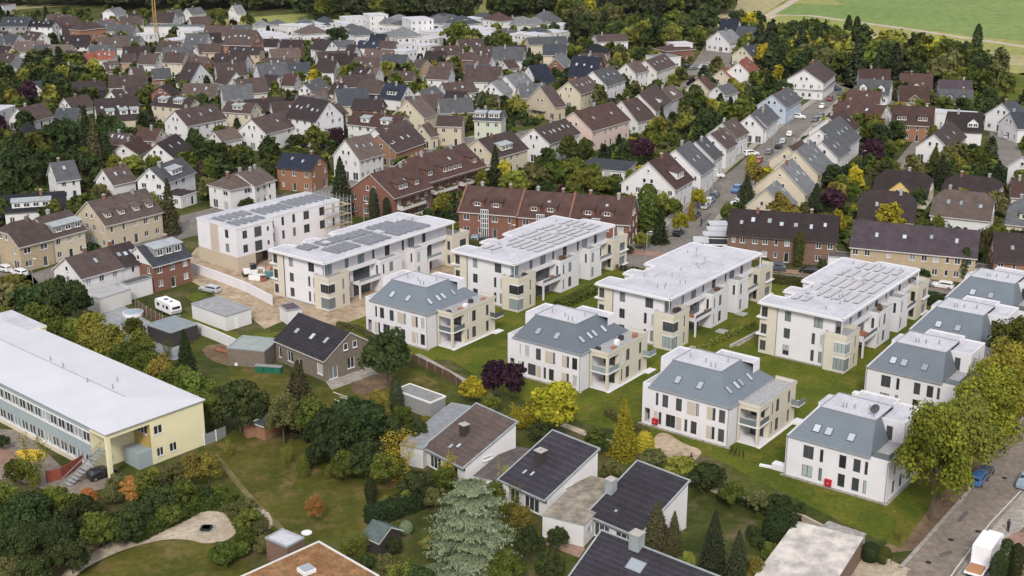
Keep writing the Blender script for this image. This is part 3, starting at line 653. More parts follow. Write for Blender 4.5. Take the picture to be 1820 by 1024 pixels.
H('03', (830,700), (820,714), (596,700), 6.4, 'redbrown', 'white', depth=9, pitch=34, sky=1)
H('03', (830,800), (820,822), (500,782), 5.4, 'redbrown', 'white', depth=9.5, pitch=36, sky=2, look='white terrace with red-framed stair window under reddish-brown roof')
H('03', (1205,850), (1193,866), (915,852), 5.2, 'redbrown', 'orange', depth=11, pitch=40, dorm=D2(.22,.74,w=3,metal=False,n=2))
H('03', (1490,790), (1480,800), (1160,775), 5.0, 'white', 'white', kind='flat', depth=7)
H('03', (1560,870), (1532,908), (1300,898), 4.2, 'dkbrown', 'white', depth=11, pitch=40, dorm=(('gable',.72,3,{'n':2}),))
H('03', (1078,1010), (1312,1034), (1418,938), 4.2, 'brown', 'white', pitch=40, sky=2, fixed='white gabled house with an arched trio of gable windows above a red car')
H('03', (1690,800), (1768,815), (1850,790), 5.0, 'slate', 'white', depth=10, pitch=38)
H('03', (1760,860), (1780,885), (1880,880), 4.4, 'slate', 'white', depth=10, pitch=38)
# --- street rows (second row of tiles)
H('13', (-106,458), (190,488), (252,424), 3.2, 'ltgrey', 'cream', pitch=43, sky=5, gap=3)
H('13', (60,255), (315,366), (388,312), 3.6, 'ltgrey', 'cream', pitch=43, sky=4)
H('13', (170,130), (402,228), (492,150), 4.6, 'ltgrey', 'cream', pitch=42, sky=3)
H('13', (230,40), (320,160), (400,110), 4.6, 'redbrown', 'cream', pitch=38, sky=2)
H('13', (385,40), (540,120), (620,60), 5.0, 'grey', 'white', pitch=40, sky=2)
H('03', (330,950), (560,1035), (690,940), 5.2, 'grey', 'white', pitch=40, sky=4)
H('03', (430,850), (600,925), (690,870), 5.4, 'redbrown', 'white', pitch=38, sky=3)
H('12', (890,252), (1180,340), (1304,268), 5.6, 'redbrown', 'white', pitch=40, dorm=(('shed',.55,4.6,dict(n=3,h=1.7)),), fixed='white gabled house with a brown roof and a planted roof terrace, beside the long street')
H('12', (1130,120), (1362,238), (1452,172), 5.6, 'grey', 'white', pitch=40, sky=2)
H('12', (1310,42), (1450,135), (1512,96), 5.6, 'grey', 'white', pitch=40, sky=1)
H('12', (1430,-30), (1540,60), (1610,18), 5.6, 'brown', 'white', pitch=38, sky=1)
# --- left of the second row
H('10', (243,250), (402,282), (556,262), 5.2, 'grey', 'white', pitch=42, sky=1)
H('10', (628,287), (792,306), (946,272), 4.8, 'taupe', 'white', pitch=42, sky=2)
H('10', (930,290), (1152,296), (1362,216), 5.4, 'grey', 'white', pitch=40, dorm=D2(.5,w=4.4,n=3), win=(1.4,1.2), gap=3)
H(None, (355,331), (409,337), (489,319), 5.6, 'taupe', 'white', kind='hip', pitch=30, chim=3, win=(1.8,1.1), gap=3.4)
H('10', (640,400), (452,470), (32,500), 3.6, 'black', 'white', pitch=36, dorm=(('shed',.45,8.5,dict(wall='white',n=4,metal=True,y=.5)),), fixed='black-roofed white house with one very wide metal dormer')
H('10', (-90,690), (132,742), (366,684), 5.6, 'brown', 'sandbrick', pitch=36, sky=0, kind='half', win=(1.6,1.2), fixed='sandy yellow house with half-hipped brown roof adjoining a cream neighbour')
H('10', (148,600), (368,680), (592,620), 5.6, 'brown', 'cream', pitch=36, depth=9.6, dorm=(('shed',.55,7.4,dict(wall='grey',n=3,metal=True,y=.6)),), fixed='cream house whose roof has a wide grey dormer with three white windows')
H('10', (560,527), (738,592), (1132,495), 5.8, 'taupe', 'beige', pitch=38, dorm=tuple(('shed',x,1.5,dict(metal=False,y=1.2,n=1,h=1.1)) for x in (.12,.36,.62,.86)), sky=0, chim=2, fixed='long beige gabled house with four small dormers on its taupe roof')
H('10', (440,800), (570,962), (852,884), 5.4, 'brown', 'white', pitch=34, depth=9, sky=1, fixed='terraced house with white gable, red brick bands and a white awning below')
H('10', (700,850), (852,882), (1003,842), 5.4, 'dkbrown', 'white', pitch=34, depth=9, sky=3, fixed='middle terraced house with speckled dark roof, between white-gabled and red brick neighbours')
H('10', (930,680), (1070,880), (1332,808), 5.4, 'slate', 'brick', pitch=34, depth=9, dorm=(('shed',.55,6.5,dict(wall='grey',n=3,metal=True,y=1.4,h=1.6)),), upper='white', fixed='red brick end house with grey slate roof and a glazed metal dormer')
H('10', (1240,380), (1265,398), (1375,362), 2.8, 'dkbrown', 'white', kind='flat', depth=6, look='low white annex with dark flat roof', name='annex', cat='annex')
H('10', (945,90), (965,100), (1110,20), 3.4, 'redbrown', 'white', pitch=34, depth=8)
H('10', (1070,75), (1215,118), (1340,48), 4.0, 'dkbrown', 'white', pitch=40, sky=2)
# --- second row, middle
H('11', (583,165), (405,205), (165,182), 6.0, 'navy', 'orange', pitch=34, sky=2, fixed='orange brick house with navy roof at the bend of the street')
H('11', (546,108), (742,132), (908,86), 6.0, 'taupe', 'white', pitch=46, sky=3, gap=2.4, fixed='tall white gabled house with taupe roof next to the orange brick house')
H('11', (860,20), (1000,82), (1196,12), 4.2, 'brown', 'orange', pitch=36, sky=3)
H('11', (1530,62), (1695,120), (1920,55), 5.8, 'brown', 'cream', pitch=36, dorm=D2(.45,w=5,n=3), balc=1)
H('11', (-10,310), (10,322), (148,270), 5.4, 'taupe', 'white', pitch=30, depth=9)
# low pavilion with grey roofs
H('12', (545,158), (690,190), (780,140), 2.9, 'slate', 'white', kind='hip', pitch=14, chim=0)
H('12', (700,170), (830,215), (905,150), 2.9, 'slate', 'white', kind='hip', pitch=14, chim=0)
# terraces facing the camera
H('12', None, (2307,708), (1550,652), 5.4, 'dkbrown', 'brown', depth=10.5, pitch=38, sky=7, chim=2, gap=2.2, end='r', fixed='brown brick terrace with dark brown roof behind white flat-roofed carports')
H('13', None, (1490,805), (630,726), 5.4, 'purple', 'sandbrick', depth=10.5, pitch=38, sky=4, gap=2.1, fixed='sandy brick terrace under a ribbed purple-brown roof')
H('13', None, (1062,548), (680,522), 3.2, 'dkbrown', 'cream', kind='half', depth=10.5, pitch=44, sky=2, fixed='house with dark half-hipped roof behind the ribbed purple roof')
H('13', None, (1150,385), (782,345), 3.2, 'dkbrown', 'cream', kind='half', depth=10, pitch=42, cross=(.5,5.2,'yellow'), fixed='dark-roofed house with a bright yellow cross gable')
H('13', None, (1582,548), (1180,505), 4.4, 'taupe', 'white', kind='half', depth=10.5, pitch=42, sky=3, fixed='broad white house with grey half-hipped roof and three roof windows')
H('13', None, (1618,400), (1255,350), 3.2, 'dkbrown', 'brown', kind='half', depth=9.5, pitch=38, chim=2)
H('13', None, (1900,590), (1698,567), 4.4, 'grey', 'cream', kind='half', depth=10, pitch=42, dorm=D2(.6,w=2.4,metal=False))
H('13', None, (1880,395), (1735,385), 3.6, 'redbrown', 'cream', depth=9, pitch=38)
H('13', None, (1980,850), (1622,826), 5.4, 'dkbrown', 'orange', depth=11, pitch=38, sky=2, gap=2.2)
H('13', (1760,150), (1900,200), (1990,150), 5.0, 'grey', 'white', pitch=40)
# red brick apartment blocks
RB = dict(balc=0, chim=2, gap=3.2, win=(1.4,1.3))
H('11', (700,335), (985,400), (1243,318), 6.0, 'redbrown', 'brick', pitch=34, sky=1, dorm=(('shed',.35,3.6,dict(n=2,y=1.2)),('shed',.72,2.4,dict(n=1,y=1.2))), group='red brick apartment blocks', fixed='red brick apartment block with flower balconies, the nearer staggered half', **RB)
H('11', (925,190), (1215,292), (1622,172), 6.0, 'redbrown', 'brick', pitch=34, sky=1, dorm=(('shed',.12,2.4,dict(n=1,y=1.2)),('shed',.48,8.0,dict(n=4,y=1.0)),('shed',.88,2.4,dict(n=1,y=1.2))), group='red brick apartment blocks', fixed='longer staggered half of the red brick balcony block, with a wide dormer', **RB)
for i, (x0, y0, x1, y1) in enumerate([(815.6,374.5,918,383), (920,384,1010,391), (1012,391,1117,398.5)]):
    H(None, None, (x1, y1), (x0, y0), 5.8, 'redbrown', 'brick', depth=12, pitch=36, sky=1, dorm=(('shed',.3,2.6,dict(n=1,y=1.2,h=1.2)),('shed',.62,2.6,dict(n=1,y=1.2,h=1.2))),
      group='red brick apartment blocks', fixed=['red brick block with glazed white stair tower, furthest from the street corner', 'middle one of the three joined red brick blocks with white stair towers', 'red brick block with white stair tower at the street corner'][i], **RB)
STAIRS = THINGS[-3:]
for (o, *_r) in STAIRS:
    L_ = float(o['_dim'].split()[0]); mb = MB(); x = L_ * .46
    mb.box(x - .9, x + .9, -.35, .3, .2, 6.6, 1)
    for i in range(5): xx = x - .9 + i * .43; mb.box(xx - .04, xx + .08, -.42, -.3, .2, 6.65, 0)
    for z in (.2, 2.3, 3.4, 4.5, 5.6, 6.55): mb.box(x - .95, x + .95, -.42, -.32, z, z + .14, 0)
    build(mb, 'stair_tower', [M_FR_W, M_GLASS], o)
    D_ = float(o['_dim'].split()[1]); tn_ = math.tan(R(36)); zz_ = 5.8 + D_ / 2 * tn_
    fw_ = MB(); fw_.prism([(-.5, 5.3), (D_ / 2, zz_), (D_ + .5, 5.3), (D_ + .5, 5.9), (D_ / 2, zz_ + .62), (-.5, 5.9)], -.22, .16); build(fw_, 'fire_wall', W['brick'], o)
# ---------------------------------------------------------------- ground, roads, lawns
def groundmat(name, cols, scale=0.05, fine=1.5, rough=0.95, famt=0.8, mid=None):
    m, t, n, b = newmat(name); L = t.links
    a = noise_col(t, cols[0], cols[1], scale, 6, lo=0.38, hi=0.62)
    if len(cols) > 2:
        c = noise_col(t, (0, 0, 0), (1, 1, 1), scale * 2.3, 5, lo=0.5, hi=0.66)
        mx = t.nodes.new('ShaderNodeMixRGB'); L.new(c, mx.inputs[0]); L.new(a, mx.inputs[1]); mx.inputs[2].default_value = (*cols[2], 1); a = mx.outputs[0]
    f = noise_col(t, (0.72, 0.72, 0.72), (1.2, 1.2, 1.2), fine, 4)
    L.new(mul(t, a, f, famt), b.inputs['Base Color']); b.inputs['Roughness'].default_value = rough; b.inputs['Specular IOR Level'].default_value = 0.1
    MATS[name] = m; return m
G = dict(
 ground=groundmat('garden_ground', [(0.035, 0.047, 0.011), (0.075, 0.085, 0.018), (0.12, 0.10, 0.05)], 0.07, 0.8),
 lawn=groundmat('lawn_grass', [(0.062, 0.086, 0.010), (0.108, 0.124, 0.015), (0.135, 0.124, 0.022)], 0.09, 1.6),
 park=groundmat('park_grass', [(0.056, 0.064, 0.011), (0.098, 0.092, 0.018), (0.15, 0.11, 0.045)], 0.09, 1.2),
 field=groundmat('green_crop', [(0.145, 0.21, 0.06), (0.185, 0.245, 0.075)], 0.008, 0.2),
 field2=groundmat('pale_crop', [(0.30, 0.27, 0.13), (0.36, 0.30, 0.17)], 0.02, 0.3),
 field3=groundmat('yellow_green_meadow', [(0.23, 0.25, 0.07), (0.29, 0.27, 0.10)], 0.02, 0.3),
 asphalt=groundmat('asphalt', [(0.165, 0.15, 0.132), (0.21, 0.19, 0.17)], 0.12, 1.0),
 asphalt2=groundmat('old_asphalt', [(0.195, 0.165, 0.135), (0.25, 0.21, 0.175)], 0.12, 1.0),
 paving=groundmat('concrete_paving', [(0.27, 0.25, 0.22), (0.36, 0.33, 0.29)], 0.2, 1.5),
 redpave=groundmat('red_paving', [(0.24, 0.15, 0.115), (0.31, 0.20, 0.155)], 0.2, 1.5),
 dirt=groundmat('bare_earth', [(0.33, 0.25, 0.17), (0.45, 0.36, 0.26), (0.27, 0.20, 0.14)], 0.12, 0.9),
 sand=groundmat('sandy_gravel', [(0.36, 0.30, 0.22), (0.48, 0.41, 0.32)], 0.2, 1.2),
 yard=groundmat('grey_yard', [(0.25, 0.26, 0.27), (0.32, 0.33, 0.34)], 0.15, 1.2),
 yellowsand=groundmat('yellow_play_floor', [(0.55, 0.36, 0.04), (0.60, 0.40, 0.06)], 0.2, 1.2),
 bare=groundmat('brown_soil', [(0.13, 0.085, 0.055), (0.20, 0.14, 0.09)], 0.2, 1.2),
 marking=plain('road_paint', (0.6, 0.6, 0.58), 0.7, 0.1),
)
ROADS = []
def sheet(name, mat, pts, lv, kind='structure', road=False, smooth=0, thick=None):
    """flat sheet through photo pixels laid on the ground, 4 mm per level above it"""
    q_ = [P(*p) for p in pts]
    if smooth:
        for _ in range(smooth):
            r = []
            for i in range(len(q_)):
                a, b = q_[i], q_[(i + 1) % len(q_)]; r += [a * .75 + b * .25, a * .25 + b * .75]
            q_ = r
    mb = MB(); z = 0.012 * lv if thick is None else thick
    me = bpy.data.meshes.new(name)
    import mathutils
    tri = mathutils.geometry.tessellate_polygon([[Vector((*p, 0)) for p in q_]])
    me.from_pydata([(*p, z) for p in q_], [], [tuple(t) for t in tri]); me.materials.append(mat); me.update()
    o = link(name, me); structure(o, kind)
    if road: ROADS.append(np.array(q_))
    return o
def strip(name, mat, pts, wd, lv, road=True, thick=None):
    c = [P(*p) for p in pts]; l, r = [], []
    for i in range(len(c)):
        d = c[min(i + 1, len(c) - 1)] - c[max(i - 1, 0)]; d = d / np.linalg.norm(d); n = np.array([-d[1], d[0]])
        l.append(c[i] + n * wd / 2); r.append(c[i] - n * wd / 2)
    z = 0.012 * lv if thick is None else thick; me = bpy.data.meshes.new(name); n = len(c)
    vs = [(*p, z) for p in l] + [(*p, z) for p in r]; fs = [(i, i + 1, n + i + 1, n + i) for i in range(n - 1)]
    if thick:
        m_ = len(vs); vs += [(*p, -.01) for p in l] + [(*p, -.01) for p in r]
        fs += [(i, i + 1, m_ + i + 1, m_ + i) for i in range(n - 1)] + [(n + i, n + i + 1, m_ + n + i + 1, m_ + n + i) for i in range(n - 1)]
    me.from_pydata(vs, [], fs); me.materials.append(mat); me.update()
    o = link(name, me); structure(o)
    if road: ROADS.append(np.array(l + r[::-1]))
    return o
gm = bpy.data.meshes.new('ground'); gm.from_pydata([(-3000, -200, 0), (3000, -200, 0), (3000, 5000, 0), (-3000, 5000, 0)], [], [(0, 1, 2, 3)]); gm.materials.append(G['ground'])
structure(link('ground', gm))
# far fields
sheet('field', G['field3'], [(1340,28),(1420,-6),(1560,-60),(3200,-90),(2600,190),(1960,150),(1820,134),(1700,108),(1600,88),(1500,72),(1400,60)], 1)
sheet('field', G['field2'], [(1400,42),(1500,52),(1660,76),(1820,100),(1960,120),(1960,140),(1820,118),(1640,92),(1500,68),(1400,58)], 2.5)
sheet('field', G['field'], [(1372,24),(1432,-4),(1520,-40),(2600,-60),(2400,130),(1820,74),(1600,48)], 2)
sheet('field', G['field2'], [(1560,62),(1640,70),(1740,92),(1745,100),(1640,92),(1580,76)], 2)
sheet('field', G['field3'], [(1392,6),(1400,0),(1480,0),(1500,9),(1460,8)], 3)
sheet('field', G['field2'], [(1292,-12),(1420,-12),(1352,26),(1330,40),(1278,52),(1270,30)], 2)
sheet('field', G['lawn'], [(1768,138),(1840,126),(1840,190),(1772,176)], 1)
sheet('field', G['field3'], [(330,52),(350,38),(560,22),(700,26),(640,36),(480,50),(400,60)], 1)
sheet('field', G['field3'], [(835,-10),(870,-10),(868,30),(845,30)], 1)
sheet('field', G['field2'], [(-40,24),(40,16),(130,10),(140,4),(-40,4)], 1)
strip('path', G['sand'], [(1345,38),(1380,27),(1440,28),(1600,50),(1820,83),(2000,108)], 5.5, 3)
strip('path', G['sand'], [(1345,38),(1390,14),(1420,-4)], 5, 4)
# streets
strip('road', G['asphalt'], [(1140,462),(1215,412),(1275,352),(1340,298),(1400,240),(1445,200),(1480,170),(1500,148)], 9.5, 2)
strip('pavement', G['paving'], [(1098,452),(1165,412),(1222,362),(1290,300),(1350,250),(1410,205),(1450,175)], 2.2, 3, thick=0.12)
strip('pavement', G['paving'], [(1245,425),(1305,358),(1365,305),(1425,245),(1470,200),(1492,178)], 1.6, 3, thick=0.12)
strip('road', G['asphalt'], [(1290,62),(1280,85),(1265,112),(1250,135)], 15, 2)
strip('road', G['asphalt'], [(1255,135),(1200,160),(1120,185),(1040,205),(990,225),(930,238)], 6, 2)
strip('road', G['asphalt'], [(780,412),(900,436),(1000,452),(1120,466),(1360,492),(1640,520),(1860,552)], 6.5, 3)
strip('pavement', G['redpave'], [(1074,447),(1150,450),(1210,462)], 3.4, 4, thick=0.12)
strip('pavement', G['redpave'], [(1350,478),(1480,490),(1640,508),(1850,534)], 2.4, 4, thick=0.12)
strip('road', G['asphalt'], [(40,505),(110,480),(230,440),(330,415),(345,385),(400,372),(500,352),(600,345)], 7, 2)
strip('road', G['asphalt'], [(-20,420),(0,460),(40,505),(20,560)], 6, 2)
strip('road', G['asphalt'], [(560,350),(640,320),(720,285),(830,250),(930,240)], 7, 3)
sheet('pavement', G['paving'], [(752,262),(846,240),(930,246),(905,272),(850,262),(800,280),(760,285)], 2, road=True)
strip('road', G['asphalt'], [(1500,150),(1530,160),(1600,190),(1640,250),(1600,300)], 5, 2)
strip('road', G['asphalt'], [(1790,190),(1780,240),(1800,290),(1830,310)], 7, 2)
strip('road', G['asphalt'], [(1700,225),(1790,215)], 5, 2)
strip('path', G['sand'], [(1652,256),(1700,260),(1720,250)], 3, 2)
# the wide street at the lower right
sheet('road', G['asphalt2'], [(1590,1060),(1608,1008),(1624,986),(1711,888),(1768,803),(1822,740),(1900,660),(2300,660),(2300,1200),(1560,1200)], 2, road=True)
strip('road_marking', G['marking'], [(1640,1100),(1700,1010),(1760,930),(1815,872),(1900,790)], 0.14, 3)
strip('road_marking', G['marking'], [(1716,974),(1728,977)], 0.14, 3)
strip('kerb', G['paving'], [(1600,1010),(1626,982),(1713,884),(1770,799),(1826,735)], 0.5, 3, thick=0.14)
sheet('path', G['bare'], [(1560,985),(1626,978),(1708,884),(1760,800),(1720,810),(1650,900),(1600,940)], 1, road=False)
sheet('pavement', G['paving'], [(1900,780),(1830,862),(1765,938),(1703,1018),(1650,1090),(1740,1110),(1778,1030),(1806,950),(1900,860)], 3.3)
sheet('ground', G['bare'], [(1806,950),(1900,862),(2000,900),(1960,1120),(1740,1112),(1778,1030)], 3.8)
sheet('pavement', G['redpave'], [(1786,958),(1806,946),(1830,950),(1822,975),(1800,985)], 4.4)
# new estate: lawns, earth, paths
sheet('lawn', G['lawn'], [(560,600),(640,560),(880,500),(1070,468),(1360,500),(1660,536),(1660,570),(1740,690),(1720,810),(1600,975),(1500,930),(1400,880),(1270,815),(1140,775),(1040,752),(900,700),(800,640),(700,640)], 2)
sheet('ground', G['dirt'], [(325,470),(350,440),(500,410),(620,400),(800,430),(850,470),(820,500),(660,540),(655,560),(600,580),(530,560),(470,585),(440,560),(340,500)], 3)
sheet('ground', G['dirt'], [(1158,780),(1180,765),(1215,790),(1250,800),(1240,815),(1225,825),(1170,812)], 3, smooth=2)
sheet('ground', G['sand'], [(1300,612),(1350,585),(1352,592),(1312,616)], 3)
sheet('path', G['paving'], [(735,632),(745,628),(850,686),(832,698)], 3)
strip('path', G['sand'], [(1000,755),(1090,790),(1170,830),(1270,860)], 1.4, 4)
strip('path', G['sand'], [(1270,868),(1330,895),(1420,920),(1500,962),(1580,1005),(1610,1018)], 2.2, 4)
sheet('pavement', G['sand'], [(1488,958),(1560,985),(1612,1018),(1600,1060),(1420,1060)], 3)
# yards west of the new estate
sheet('yard', G['yard'], [(170,560),(215,540),(245,560),(300,590),(330,610),(330,640),(270,640),(240,620),(190,590)], 2)
sheet('lawn', G['lawn'], [(328,528),(362,512),(376,520),(344,538)], 5)
sheet('lawn', G['lawn'], [(330,560),(440,600),(455,594),(500,590),(470,610),(420,612),(350,585)], 4)
sheet('lawn', G['park'], [(400,640),(470,650),(560,690),(640,680),(720,650),(800,690),(780,720),(640,760),(500,745),(420,700)], 2)
sheet('ground', G['bare'], [(355,615),(420,610),(455,640),(420,655),(370,640)], 3, smooth=1)
sheet('ground', G['bare'], [(620,690),(650,660),(700,668),(690,690),(640,705)], 3, smooth=1)
# park and school
sheet('lawn', G['park'], [(350,775),(420,755),(560,790),(700,830),(760,880),(700,930),(600,960),(500,960),(440,900),(395,850)], 2)
strip('path', groundmat('worn_grass', [(0.13,0.115,0.05),(0.20,0.16,0.09)], .3, 2), [(380,808),(400,830),(425,862),(455,896),(500,940)], 0.8, 3)
sheet('lawn', G['park'], [(110,1040),(180,1000),(250,965),(340,958),(400,975),(440,975),(440,1060),(100,1060)], 2)
sheet('ground', G['bare'], [(60,1060),(40,1000),(130,965),(190,940),(170,990),(110,1030)], 2, smooth=1)
sheet('path', G['sand'], [(100,1026),(160,985),(230,945),(290,925),(340,910),(385,908),(418,918),(425,942),(405,962),(365,968),(330,958),(280,960),(210,980),(150,1010),(130,1030)], 3, smooth=2)
sheet('yard', G['asphalt2'], [(-40,760),(40,765),(110,830),(205,845),(225,860),(180,870),(120,885),(20,850),(-60,860)], 2)
sheet('ground', G['yellowsand'], [(24,803),(44,798),(78,800),(82,812),(70,820),(48,822),(36,816)], 3, smooth=2)
sheet('ground', G['redpave'], [(-30,800),(10,797),(26,806),(30,822),(0,830),(-30,836)], 3, smooth=1)
sheet('yard', G['redpave'], [(968,968),(985,948),(1040,975),(1030,992)], 3)
# further small houses standing in the gaps of the far rows
hr = random.Random(77); nadd = 0
for gy in range(0, 40):
    for gx in range(0, 62):
        wx, wy = -290 + gx * 9 + hr.uniform(-2, 2), 345 + gy * 9 + hr.uniform(-2, 2)
        px, py = PX(wx, wy)
        if not cpoly([(-20,62),(260,50),(440,64),(440,100),(920,102),(1060,130),(1200,180),(1130,200),(930,215),(700,225),(500,225),(280,170),(190,200),(190,140),(50,105),(-20,140)], px, py): continue
        if any(math.hypot(wx - np.mean([q[0] for q in f]), wy - np.mean([q[1] for q in f])) < 13.0 for f in FOOT): continue
        if any(cpoly([tuple(p) for p in f], wx + a, wy + b) for f in ROADS for a in (-5, 0, 5) for b in (-5, 0, 5)): continue
        if nadd > 70: continue
        nadd += 1; an = hr.choice((R(12), R(20), R(-8), R(28))); L_ = hr.uniform(9, 13); D_ = hr.uniform(8, 9.5); he = hr.choice((3.2, 3.6, 4.6, 5.2))
        c0 = np.array([wx - math.cos(an) * L_ / 2 + math.sin(an) * D_ / 2, wy - math.sin(an) * L_ / 2 - math.cos(an) * D_ / 2]); c1 = c0 + np.array([math.cos(an), math.sin(an)]) * L_
        nv = np.array([-math.sin(an), math.cos(an)]) * D_; pts_ = [c0 + (c1 - c0) * a + nv * b for a in (-.08, .5, 1.08) for b in (-.1, .5, 1.1)]; box_ = [tuple(c0), tuple(c1), tuple(c1 + nv), tuple(c0 + nv)]
        if any(cpoly([tuple(q) for q in f], p[0], p[1]) for f in FOOT for p in pts_) or any(cpoly(box_, q[0], q[1]) for f in FOOT for q in f): nadd -= 1; continue
        H(None, None, PX(c0[0], c0[1], he), PX(c1[0], c1[1], he), he, hr.choice(('brown', 'brown', 'dkbrown', 'taupe', 'grey', 'slate')), hr.choice(('white', 'white', 'white', 'offwhite', 'cream')), pitch=hr.choice((38, 42, 45)), depth=D_, sky=hr.choice((0, 0, 1, 2)))
print('added houses', nadd)
# ---------------------------------------------------------------- the new estate: villas and flats
VA = R(-36.9)                                     # direction of the villas' fronts; local x runs along the front, y back into the plot
NW, NC = W['newwhite'], W['newcream']
M_CAP = plain('grey_coping', (0.25, 0.27, 0.28), 0.4, 0.1); M_TERR = plain('terrace_slabs', (0.33, 0.33, 0.33), 0.8, 0.2, 2.0)
M_PANEL = plain('beige_panel', (0.50, 0.43, 0.36), 0.7, 0.05); M_SOLAR = plain('solar_module', (0.145, 0.15, 0.17), 0.35, 0.25, 1.5, 0.5)
M_RED = plain('red_box_paint', (0.45, 0.02, 0.03), 0.5, 0.1)
def wb(mb, wins, x0, x1, y0, y1, z0, z1, m=0, front=(), right=(), left=(), back=(), top=None, sides='frlb', rv=None):
    for key, ops in (('f', front), ('r', right), ('l', left), ('b', back)):
        if key not in sides: continue
        a, b = {'f': ((x0, y0), (x1, y0)), 'r': ((x1, y0), (x1, y1)), 'l': ((x0, y1), (x0, y0)), 'b': ((x1, y1), (x0, y1))}[key]
        an = {'f': -math.pi / 2, 'r': 0, 'l': math.pi, 'b': math.pi / 2}[key]; oo = []
        for (c, w_, z, h, st) in ops:
            s = {'f': c - x0, 'r': c - y0, 'l': y1 - c, 'b': x1 - c}[key]; oo.append((s - w_ / 2, s + w_ / 2, z, z + h, 0.2))
            p = {'f': (c, y0), 'r': (x1, c), 'l': (x0, c), 'b': (c, y1)}[key]
            wins.append((*p, z, an, w_, h, st))
        mb.wall(a, b, z0, z1, oo, 0.2, m, m if rv is None else rv)
    if top is not None: mb.q([(x0, y0, z1), (x1, y0, z1), (x1, y1, z1), (x0, y1, z1)], top)
def addwins(root, wins):
    for (x, y, z, an, w_, h, st) in wins:
        if st is None: continue
        if st == 'd' and (x * 7.3 + y * 3.1 + z * 1.7) % 1 < .22: st = 'g'
        put_window(root, x, y, z, an, w_, h, st, 0.12)
def parapet(mb, x0, x1, y0, y1, z0, z1, t=.18, m=0, cap=None, sides='frlb'):
    if 'f' in sides: mb.box(x0, x1, y0, y0 + t, z0, z1, m, top=cap)
    if 'b' in sides: mb.box(x0, x1, y1 - t, y1, z0, z1, m, top=cap)
    if 'l' in sides: mb.box(x0, x0 + t, y0 + t, y1 - t, z0, z1, m, top=cap)
    if 'r' in sides: mb.box(x1 - t, x1, y0 + t, y1 - t, z0, z1, m, top=cap)
def sky_at(par, x, y, z, ang, tn, w=.95, h=1.4):
    o = skylight(par, x, y, z, tn, w, h); o.rotation_euler = (0, 0, ang); return o
def foot(O, ang, x0, x1, y0, y1):
    ca, sa = math.cos(ang), math.sin(ang); FOOT.append([(O[0] + ca*x - sa*y, O[1] + sa*x + ca*y) for x, y in ((x0, y0), (x1, y0), (x1, y1), (x0, y1))])
def pipes(par, pts, z):
    if 'vp' not in _cache: m_ = MB(); m_.cyl(0, 0, 0, .7, .09, .09, 6); _cache['vp'] = m_.mesh('vent_pipe', [M_CAP])
    for (x, y) in pts: link('vent_pipe', _cache['vp'], par, (x, y, z))
